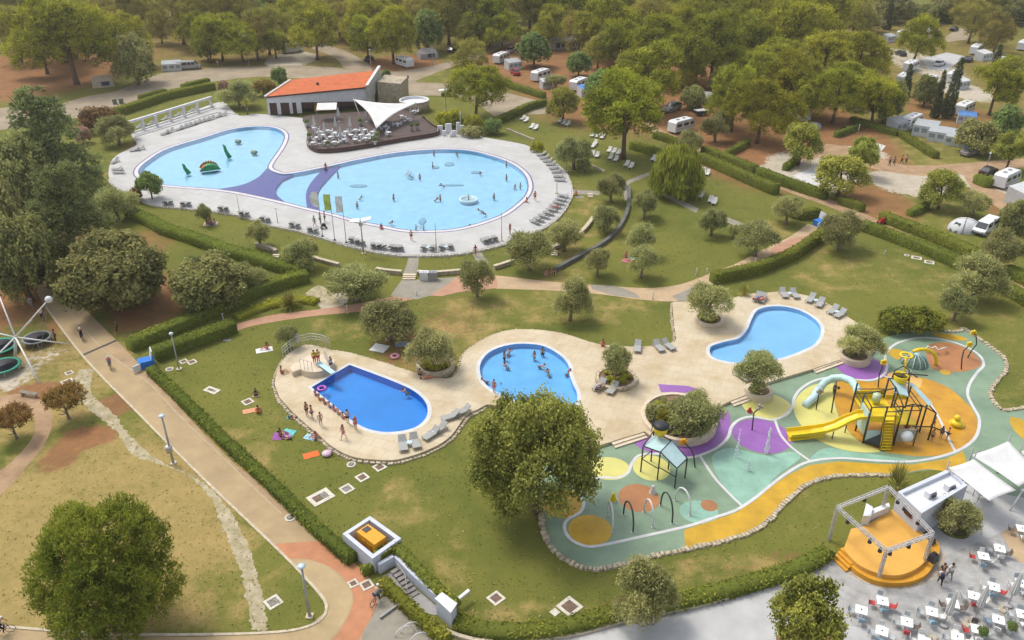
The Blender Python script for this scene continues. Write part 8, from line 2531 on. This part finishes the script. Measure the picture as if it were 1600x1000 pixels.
def person(pose, a, b_, z, rz, label, suit='black', top=None, sk='tan', hair='dark', sc=1.0, dressed=False, loc=None, kind='person'):
 q=loc if loc is not None else P(a,b_,z)
 o = thing('person', label, 'person', q, R(rz))
 o.scale=(sc,sc,sc)
 link_mesh('body', person_mesh(pose, 'body'), o, SK[sk])
 link_mesh('hair', person_mesh(pose, 'hair'), o, HR[hair])
 if dressed:
  link_mesh('trousers', person_mesh(pose, 'trousers'), o, CL[suit])
  link_mesh('shirt', person_mesh(pose, 'shirt'), o, CL[top or 'white'])
 else:
  link_mesh('trunks', person_mesh(pose, 'trunks'), o, CL[suit])
  if top: link_mesh('bikini_top', person_mesh(pose, 'bikini_top'), o, CL[top])
 return o
Q=person
D=DZ
Q('stand', 480, 650, D, -30, 'bather in black trunks standing with two others left of the diving pool', 'black', None, 'tan')
Q('akimbo', 488, 655, D, 40, 'bather in dark trunks, middle of the three standing left of the diving pool', 'navy', None, 'red')
Q('stand', 502, 666, D, 120, 'fair skinned bather standing right in the group of three by the diving pool', 'beige', None, 'light', 'brown')
Q('walk', 537, 686, D, 200, 'woman in a pink bikini walking below the diving pool', 'pink', 'pink', 'light', 'brown')
Q('stand', 556, 672, D, 60, 'woman in a red bikini standing at the lower left pool edge', 'red', 'red', 'light', 'fair')
Q('akimbo', 544, 662, D, 80, 'bather in black shorts bent beside the red bikini woman', 'black', 'white', 'light')
for i, (a, b_, su, to, lab) in enumerate([(497, 615, 'violet', 'violet', 'child with a violet swim ring sitting at the upper end of the diving pool edge'), (503, 622, 'orange', None, 'child in orange trunks sitting on the left edge of the diving pool'), (511, 628, 'red', 'red', 'child in red sitting on the diving pool edge, third from the top'), (519, 634, 'blue', None, 'child in blue trunks sitting on the diving pool edge, middle'), (526, 639, 'pink', 'pink', 'child in pink sitting on the diving pool edge below the middle'), (533, 645, 'green', None, 'child in green trunks sitting on the diving pool edge, near the lower end'), (540, 651, 'red', None, 'child in dark red trunks at the lower end of the diving pool edge')]):
 Q('edge', a - 4, b_ + 3, D, 25 + i * 4, lab, su, to, ['light', 'tan', 'red'][i % 3], ['dark', 'brown', 'fair'][i % 3], .85)
Q('stand', 492, 568, D + .75, -60, 'lifeguard in yellow shirt on the diving platform, left one', 'red', 'yellow', 'tan', dressed=True)
Q('stand', 498, 567, D + .75, 120, 'person in yellow top beside the lifeguard on the diving platform', 'red', 'yellow', 'light', dressed=True)
Q('stand', 518, 578, D, 150, 'person in white shirt standing beside the diving board', 'navy', 'white', 'tan', dressed=True)
Q('sit', 440, 583, D, 10, 'person sitting on the curved stairs at the deck corner', 'red', None, 'tan')
Q('swim', 636, 612, WZ, 150, 'single swimmer at the right side of the diving pool', 'black', None, 'light')
Q('stand', 772, 614, D, 60, 'bather standing on the lower left rim of the round pool', 'red', None, 'red', 'brown')
for i, (a, b_, p_, lab) in enumerate([(788, 558, 'wade', 'bather wading at the upper left of the round pool'), (794, 551, 'swim', 'bather near the upper rim of the round pool'), (793, 572, 'swim', 'small swimmer in the left half of the round pool'), (835, 557, 'wade', 'bather left of a pair in the upper middle of the round pool'), (848, 551, 'wade', 'bather right of a pair in the upper middle of the round pool'), (844, 570, 'swim', 'swimmer in the centre of the round pool'), (886, 582, 'swim', 'swimmer at the right rim of the round pool'), (858, 583, 'swim', 'swimmer in the lower right of the round pool'), (760, 594, 'swim', 'swimmer at the left rim of the round pool')]):
 Q(p_, a, b_, WZ, i * 67, lab, ['black', 'red', 'navy', 'teal'][i % 4], None if i % 3 else 'red', ['light', 'tan', 'red'][i % 3], ['dark', 'brown'][i % 2])
for i, (a, b_, p_, lab) in enumerate([(528, 274, 'wade', 'bather right of the violet arc in the large pool'), (562, 309, 'swim', 'swimmer left of centre in the large pool, upper of two'), (558, 321, 'wade', 'bather in green left of centre in the large pool, lower of two'), (615, 309, 'wade', 'bather standing in the centre of the large pool'), (644, 275, 'swim', 'swimmer at the foaming jet, left side'), (656, 277, 'wade', 'bather right of the foaming jet'),
                                      (610, 346, 'swim', 'swimmer near the lower rim of the large pool, left'), (676, 259, 'wade', 'bather in the upper middle of the large pool'), (678, 240, 'wade', 'bather at the upper rim of the large pool, left'), (715, 242, 'swim', 'swimmer at the upper rim of the large pool, right'), (693, 289, 'swim', 'swimmer right of the jet in the large pool'), (688, 310, 'wade', 'bather right of centre in the large pool'),
                                      (750, 269, 'swim', 'swimmer in the upper right of the large pool'), (791, 278, 'wade', 'bather at the right of the large pool, upper one'), (813, 291, 'wade', 'bather by the right rim of the large pool'), (804, 292, 'swim', 'dark swimmer left of the bather at the right rim'), (772, 308, 'wade', 'bather right of the ring fountain'), (752, 328, 'swim', 'swimmer below the ring fountain, left of two'), (758, 332, 'swim', 'swimmer below the ring fountain, right of two'), (733, 351, 'swim', 'swimmer near the lower right rim of the large pool'), (791, 257, 'wade', 'bather at the upper right rim of the large pool'), (680, 311, 'swim', 'child swimming beside the bather right of centre')]):
 Q(p_, a, b_, WZ, i * 53, lab, ['black', 'green', 'navy', 'red', 'teal'][i % 5], None if i % 3 else 'red', ['light', 'tan', 'red'][i % 3], ['dark', 'brown'][i % 2], .92)
Q('stand', 643, 376, D, 90, 'person in dark shorts standing on the deck at the lower rim of the large pool', 'black', None, 'red')
Q('walk', 836, 314, D, 100, 'woman walking on the deck at the right end of the large pool', 'red', 'red', 'tan')
Q('edge', 823, 316, D, 170, 'person sitting on the coping at the right end of the large pool', 'red', 'red', 'tan', 'brown')
Q('walk', 492, 354, D, 30, 'person in a green shirt walking on the deck by the flags', 'beige', 'green', 'light', 'brown', 1.05, True)
Q('stand', 501, 350, D, 40, 'person in grey pushing a stroller by the flags', 'black', 'grey', 'light', 'dark', 1.05, True)
Q('stand', 508, 347, D, 200, 'person in a red shirt beside the stroller', 'black', 'red', 'light', 'dark', 1.05, True)
Q('edge', 596, 358, D, 80, 'person in red sitting on the lower rim of the large pool', 'red', 'red', 'tan')
Q('edge', 509, 262, D, -90, 'person in red sitting at the top end of the violet arc', 'red', 'red', 'tan')
Q('walk', 743, 400, 0, 80, 'person in red walking up the right walkway', 'red', 'red', 'tan')
Q('stand', 797, 366, D, 150, 'person standing on the deck behind the bushy olive', 'beige', 'red', 'tan')
Q('lie', 866, 328, D + .4, -130, 'sunbather in red lying in the fan of loungers at the lower right rim', 'red', 'red', 'red', loc=P(868, 324, D + .38))
Q('stand', 1455, 690, .02, 200, 'child in dark trunks on the orange surface, left of a group', 'black', None, 'tan', 'dark', .85)
Q('stand', 1469, 685, .02, 30, 'child in the middle of the group on the white line', 'black', 'black', 'tan', 'dark', .85)
Q('stand', 1479, 687, .02, 130, 'child at the right of the group on the white line', 'navy', None, 'red', 'brown', .85)
Q('walk', 1457, 668, .02, 100, 'child walking by the beam end of the play tower', 'red', None, 'tan', 'dark', .8)
Q('sit', 1418, 669, .02, 60, 'child in red sitting on the salmon frog seat', 'red', 'red', 'red', 'brown', .8)
Q('walk', 1467, 914, .012, 70, 'walker with white shirt and dark backpack on the grey plaza', 'black', 'white', 'light', 'brown', 1, True)
Q('walk', 1469, 905, .012, 75, 'walker in black in front of the one with the backpack', 'black', 'black', 'light', 'brown', 1, True)
Q('walk', 1482, 905, .012, 80, 'walker in white shirt to the right of the backpack walker', 'grey', 'white', 'tan', 'dark', 1, True)
bpk = thing('backpack', 'dark backpack on the walker near the orange stage', 'backpack', P(1467, 914) + Vector((-.06, -.17, 1.05)), R(70))
MB().box((-.05, 0, .15), (.18, .32, .42), 0, .8).build('bag', CL['navy'], bpk)
MB().box((-.16, 0, .08), (.06, .22, .2)).build('pocket', CL['black'], bpk)
Q('walk', 82, 443, .01, -60, 'pedestrian in white at the top end of the promenade', 'grey', 'white', 'light', 'dark', 1, True)
Q('walk', 67, 500, .01, 120, 'pedestrian in white at the left kerb of the promenade', 'black', 'white', 'light', 'brown', 1, True)
Q('walk', 50, 482, .01, 120, 'pedestrian in grey left of the promenade kerb', 'grey', 'grey', 'light', 'brown', 1, True)
Q('stand', 88, 534, .01, 200, 'dark figure standing beside the grey trampoline', 'black', 'black', 'tan', 'dark', 1, True)
Q('stand', 184, 520, .01, 200, 'dark figure in the shade right of the promenade grate', 'black', 'black', 'tan', 'dark', 1, True)
Q('walk', 1122, 254, .01, -40, 'dark figure walking on the camp track between hedges', 'black', 'black', 'tan', 'dark', 1, True)
for i, (a, b_, c, lab) in enumerate([(1389, 260, 'black', 'person in black on the camp lane, far left of four'), (1396, 259, 'grey', 'person in grey on the camp lane, second of four'), (1408, 256, 'orange', 'person in orange on the camp lane, third of four'), (1415, 256, 'beige', 'person in beige on the camp lane, right of four')]):
 Q('walk', a, b_, .01, i * 80, lab, 'black', c, 'tan', 'dark', 1, True)
Q('stand', 341, 104, .01, 150, 'person in white standing beside the silver van', 'grey', 'white', 'light', 'brown', 1.05, True)
# seated and lying on the grass,with their towels
def towel(a, b_, w_, d_, rz, c, lab, name='towel'):
 o = thing(name, lab, 'towel' if name == 'towel' else 'mat', P(a, b_), R(rz))
 n=5
 v=[(w_*(i/n-.5),d_*(j/n-.5),.03+.02*math.sin(i*2.1+j*1.3+a)) for j in range(n+1) for i in range(n+1)]
 f=[(j*(n+1)+i,j*(n+1)+i+1,(j+1)*(n+1)+i+1,(j+1)*(n+1)+i) for j in range(n) for i in range(n)]
 MB().add(v, f).build('cloth', c, o)
 return o
towel(413, 547, 1.9, 1.1, 20, CL['white'], 'white towel on the lawn at the top left of the small pools')
Q('sit', 418, 545, .03, 200, 'person in red sitting on the white towel at the upper lawn', 'red', 'red', 'red')
towel(593, 544, 1.9, 1.7, -20, CL['white'], 'white blanket with bags under the wide dark olive')
towel(627, 538, 1.5, 1.2, 10, mat('striped_grey_blue', (.22, .27, .36), .8, .3, 5), 'grey blue blanket under the wide dark olive')
towel(649, 549, 1.4, 1.3, 40, CL['teal'], 'teal towel left of the planter olive')
towel(486, 711, 1.5, .9, 25, CL['orange'], 'bright orange towel on the lawn below the diving pool')
towel(451, 676, 1.3, 1.0, -20, mat('aqua_towel', (.12, .48, .48), .8, .08, 5), 'aqua towel beside two sunbathers on the left lawn')
towel(441, 681, 1.8, 1.2, 10, CL['violet'], 'violet towel with two sunbathers on the left lawn')
towel(485, 683, 1.2, .9, -20, mat('sky_towel', (.32, .55, .68), .8, .08, 5), 'light blue towel at the deck edging')
towel(391, 642, 1.5, .8, 20, mat('salmon_mat', (.60, .28, .16), .8, .08, 5), 'salmon towel mat below a framed cover', 'mat')
towel(455, 652, .9, .6, 0, CL['teal'], 'teal towel at the rough deck edging')
towel(329, 350, 2.2, 1.6, 10, CL['beige'], 'beige blanket of a group beside the tiny olive')
towel(988, 404, 1.5, .9, -20, mat('mint_towel', (.36, .55, .40), .8, .08, 5), 'mint towel beside the two touching olives')
towel(980, 408, 1.5, .9, -30, CL['pink'], 'pink towel beside the two touching olives')
towel(906, 308, 1.4, .8, 0, CL['grey'], 'grey towel on the grass right of the pool deck')
towel(355, 532, .9, .5, 0, CL['grey'], 'small grey mat on the upper lawn beside the hedge')
towel(400, 619, .7, .4, 0, CL['beige'], 'small beige bag cloth on the left lawn')
Q('sit', 438, 681, .03, 40, 'sunbather sitting on the violet towel, left one', 'black', 'black', 'tan')
Q('lie', 446, 683, .03, 150, 'sunbather lying on the violet towel, right one', 'violet', 'violet', 'light')
Q('sit', 494, 686, .03, 160, 'sunbather in pink sitting by the light blue towel', 'pink', 'pink', 'red', 'brown')
Q('lie', 463, 653, .03, 0, 'sunbather in black lying at the rough deck edging', 'black', 'black', 'tan')
Q('sit', 400, 618, .03, 100, 'person in dark sitting on the left lawn', 'black', 'black', 'tan', 'brown')
Q('sit', 404, 645, .03, 100, 'sunbather near the salmon mat', 'orange', 'orange', 'red')
for i, (a, b_, s_, lab) in enumerate([(326, 350, 'red', 'person in red in the group beside the tiny olive'), (331, 352, 'blue', 'person in blue in the group beside the tiny olive'), (336, 350, 'white', 'person in white in the group beside the tiny olive'), (329, 346, 'pink', 'person in pink in the group beside the tiny olive')]):
 Q('sit', a, b_, .04, i * 90, lab, s_, s_, ['light', 'red'][i % 2], ['dark', 'fair'][i % 2])
Q('sit', 488, 379, .02, 200, 'person in red sitting on the lawn strip below the flags', 'red', 'red', 'light', 'fair')
Q('sit', 978, 402, .03, -30, 'woman sitting on the pink towel by the touching olives', 'pink', 'pink', 'red', 'brown')
Q('lie', 984, 408, .05, 150, 'sunbather lying on the pink towel by the touching olives', 'red', 'red', 'light')
Q('sit', 900, 306, .02, 100, 'person in orange sitting on the grass right of the pool deck', 'orange', 'orange', 'red')
for i, (a, lab) in enumerate([(853, 'person in pink sitting at the bottom end of the dark wall, left'), (859, 'person in black sitting at the bottom end of the dark wall, middle'), (866, 'person in black sitting at the bottom end of the dark wall, right')]):
 Q('sit', a, 430 - i * 2, .02, -90, lab, ['pink', 'black', 'black'][i], ['pink', 'black', 'black'][i], 'light', ['brown', 'dark', 'fair'][i])
Q('lie', 1184, 466, D + .4, 30, 'sunbather with blue trunks lying at the top of the east deck, left', 'blue', None, 'tan')
Q('lie', 1191, 468, D + .4, 30, 'sunbather lying at the top of the east deck, right', 'red', 'red', 'red')
row(LB, [(1183, 468, 60), (1191, 470, 60)], 'grey lounger', 'under the sunbathers at the top of the east deck', 'loungers on the beige deck')
Q('lie', 937, 604, D + .4, 50, 'sunbather in dark swimwear on the lounger by the round planter', 'navy', 'navy', 'tan', loc=P(937, 605, D + .4))
Q('sit', 942, 541, D, 100, 'person in red sitting on the deck below the small lawn', 'red', 'red', 'red')
Q('sit', 656, 586, D, 60, 'dark haired child sitting at the stone planter of the diving pool', 'black', None, 'tan', 'dark', .9)
Q('lie', 668, 591, D, 10, 'person lying on the deck in front of the stone planter', 'orange', None, 'red')
ch2=clone(ch)
ch2.location,ch2.rotation_euler=P(607,535),(0,0,-1.6)
tag(ch2, 'blue camping chair under the wide dark olive', 'chair', 'camping chairs on the lawn')
for k in KIDS[ch2.name]: paint(k, CL['blue'] if k.name.split('.')[0] != 'leg' else M['darkmetal'])
Q('chair', 607, 535, .02, -90, 'person in navy sitting in the blue camping chair', 'navy', 'navy', 'tan')
rng_ = thing('swim_ring', 'pink swim ring lying on the grass below the wide olive', 'swim ring', P(617, 558))
MB().tube([(.42 * math.cos(t), .42 * math.sin(t), .13) for t in np.linspace(0, 6.283, 21)[:-1]], .15, 8, closed=True).build('ring', mat('pink_vinyl', (.62, .30, .33), .4, .08, 3), rng_)
MB().box((0, .5, .25), (.1, .1, .06)).build('valve', M['white'], rng_)
fl_ = thing('swim_float', 'pale pink flamingo float on the lawn below the diving pool', 'swim float', P(511, 711))
MB().ball((0, 0, .2), .5, 10, 7, .5).build('float', mat('pale_pink_vinyl', (.60, .42, .50), .4, .08, 3), fl_)
MB().tube([(.4, 0, .2), (.6, 0, .6), (.45, 0, .8)], .1, 6).build('neck', mat('pale_pink_vinyl', (.6, .42, .5), .4), fl_)
vr = thing('violet_ring', 'violet swim ring at the upper end of the diving pool edge', 'swim ring', P(503, 608, WZ))
MB().tube([(.4 * math.cos(t), .4 * math.sin(t), .1) for t in np.linspace(0, 6.283, 21)[:-1]], .13, 8, closed=True).build('ring', mat('violet_vinyl', (.42, .10, .45), .4, .08, 3), vr)
stl = thing('stroller', 'black stroller on the deck by the flags', 'stroller', P(506, 357, D), .6)
MB().box((0, 0, .6), (.7, .45, .4), 0, .8).build('seat', CL['black'], stl)
MB().tube([(-.3, 0, .7), (-.6, 0, 1.0)], .03, 5).build('handle', M['steel'], stl)
for x in (-.3,.35):
 for s in (-1, 1): MB().tube([(x, s * .25, .15), (x, s * .3, .15)], .15, 10).build('wheel', M['tyre'], stl)
for a,b_,lab in ((345/3.3+0,0,None),):
 pass
# bicycles
def bicycle():
 o = thing('bicycle', None, 'bicycle')
 for x in (-.52,.52):
  MB().tube([(x + .34 * math.cos(t), 0, .34 + .34 * math.sin(t)) for t in np.linspace(0, 6.283, 19)[:-1]], .022, 5, closed=True).build('wheel', M['tyre'], o)
  k=KIDS[o.name][-1]
  b=MB()
  for i in range(4): b.bar((x-.32*math.cos(i*.785),0,.34-.32*math.sin(i*.785)),(x+.32*math.cos(i*.785),0,.34+.32*math.sin(i*.785)),.012,.012)
  b.build('spokes', M['steel'], k)
 b=MB()
 for p0,p1 in (((-.52,0,.34),(-.15,0,.34)),((-.15,0,.34),(-.25,0,.88)),((-.52,0,.34),(-.22,0,.76)),((-.22,0,.76),(.38,0,.84)),((-.15,0,.34),(.4,0,.72)),((.38,0,.98),(.52,0,.34))): b.tube([p0,p1],.022,5)
 b.build('frame', M['darkmetal'], o)
 MB().box((-.26, 0, .91), (.26, .14, .06)).build('saddle', M['tyre'], o)
 MB().tube([(.44, -.26, 1.0), (.38, 0, .99), (.44, .26, 1.0)], .018, 5).build('handlebar', M['darkmetal'], o)
 MB().tube([(-.1, -.16, .36), (-.2, .16, .32)], .025, 4).build('pedals', M['steel'], o)
 return o
bk_=bicycle()
for a, b_, rz, su, to, la, lb in ((129, 530, -62, 'black', 'navy', 'bicycle of the rider above the drain grate', 'cyclist with white cap and dark shirt above the drain grate'), (173, 575, -62, 'grey', 'pink', 'bicycle of the rider below the drain grate', 'cyclist with white cap and pale top below the drain grate'), (590, 940, 60, 'navy', 'grey', 'bicycle at the end of the red paving band', 'cyclist in grey at the end of the red paving band'), (6, 990, 20, 'black', 'grey', 'bicycle at the bottom left corner', 'cyclist with white cap at the bottom left corner')):
 put(bk_, P(a, b_, 0) + Vector((0, 0, .01)), R(rz), None, la, 'bicycles on the promenade')
 o = Q('ride', a, b_, .01, rz, lb, su, to, 'light', 'fair', 1, True)
 cp_ = MB().ball((.22, 0, 1.63), .125, 8, 6, .8).build('cap', CL['white'], o)
mb = thing('motorcycle', 'dark motorcycle with trailer in the shade of the right camping rows', 'motorcycle', P(1318, 204), .4)
for x in (-.7, .7): MB().tube([(x, -.08, .32), (x, .08, .32)], .32, 12).build('wheel', M['tyre'], mb)
MB().box((0, 0, .65), (1.2, .35, .45), 0, .7).build('body', MC['black'], mb)
MB().tube([(.5, -.35, 1.05), (.4, 0, 1.0), (.5, .35, 1.05)], .03, 5).build('handlebar', M['steel'], mb)
tl = thing('trailer', 'dark small trailer between the white caravan and the grey green tree', 'trailer', P(1095, 180), .4)
MB().box((0, 0, .8), (3.0, 1.6, .7)).build('box', M['darkmetal'], tl)
MB().box((0, 0, 1.18), (3.0, 1.6, .08)).build('lid', M['white'], tl)
wheels(tl,(0,),.8,.3)
#  grass tufts on the nearer lawns
def inpoly(x,y,poly):
 c=np.zeros(len(x),bool)
 n=len(poly)
 for i in range(n):
  xi,yi,xj,yj=poly[i][0],poly[i][1],poly[i-1][0],poly[i-1][1]
  if yi == yj: continue
  c ^= ((yi > y) != (yj > y)) & (x < (xj-xi)*(y-yi)/(yj-yi)+xi)
 return c
rg=np.random.RandomState(3)
N=60000
gx,gy=rg.uniform(-75,75,N),32+150*rg.rand(N) ** 1.6
ok=np.ones(N,bool)
for poly in (BIGDECK,LOWDECK,PAD,prom_left+prom_right,px([(424,850),(508,843),(560,885),(612,930),(740,1040),(480,1060),(480,985),(511,946)]),px([(700,1015),(910,991),(985,969),(1020,973),(1032,961),(1200,914),(1250,898),(1301,867),(1330,850),(1400,800),(1480,730),(1750,730),(1750,1100),(700,1100)]),px([(535,834),(578,800),(630,845),(715,945),(700,990),(582,893)]),
             px([(365,515),(500,500),(650,470),(780,460),(930,466),(1060,476),(1290,360),(1262,345),(1110,425),(1010,446),(800,428),(610,430),(560,475),(370,503)]),px([(-30,640),(0,620),(40,616),(70,630),(82,655),(72,690),(45,725),(15,760),(-30,800)])):
 ok &= ~inpoly(gx,gy,poly)
gx,gy=gx[ok],gy[ok]
zn=zone_array(gx[None],gy[None])[:,0]
ok=(zn[1] < .6) & (zn[2] < .5)
gx,gy,zn=gx[ok],gy[ok],zn[:,ok]
n=len(gx)
a=np.stack([rg.normal(0,.05,n),rg.normal(0,.05,n),rg.uniform(.03,.07,n)],-1)
th=rg.uniform(0,6.28,n)
b_=np.stack([np.cos(th),np.sin(th),np.zeros(n)],-1)*rg.uniform(.04,.11,(n,1))
tint=np.clip(zn[0]*.8+rg.normal(.42,.13,n),0,1)
gm = leaf_mesh('grass', np.stack([gx, gy, a[:, 2]], -1), a, b_, tint, leaf_mat('grass_blades', (.105, .130, .030), (.40, .32, .13), .2))
tag(link_mesh('grass', gm), 'short green and dry grass tufts on the lawns', 'grass', kind='stuff')
#  summer haze
hz_ = bpy.data.materials.new('haze')
hz_.use_nodes=True
hn=hz_.node_tree
hn.nodes.clear()
ho = hn.nodes.new('ShaderNodeOutputMaterial')
hv = hn.nodes.new('ShaderNodeVolumePrincipled')
hv.inputs['Color'].default_value = (.95, .92, .86, 1)
hv.inputs['Density'].default_value = .0002
hv.inputs['Anisotropy'].default_value = .2
hn.links.new(hv.outputs[0], ho.inputs['Volume'])
hb = MB().box((0, 300, 25), (2600, 2600, 54.6)).build('haze', hz_)
tag(hb, 'thin pale summer haze over the park', 'haze', kind='stuff')
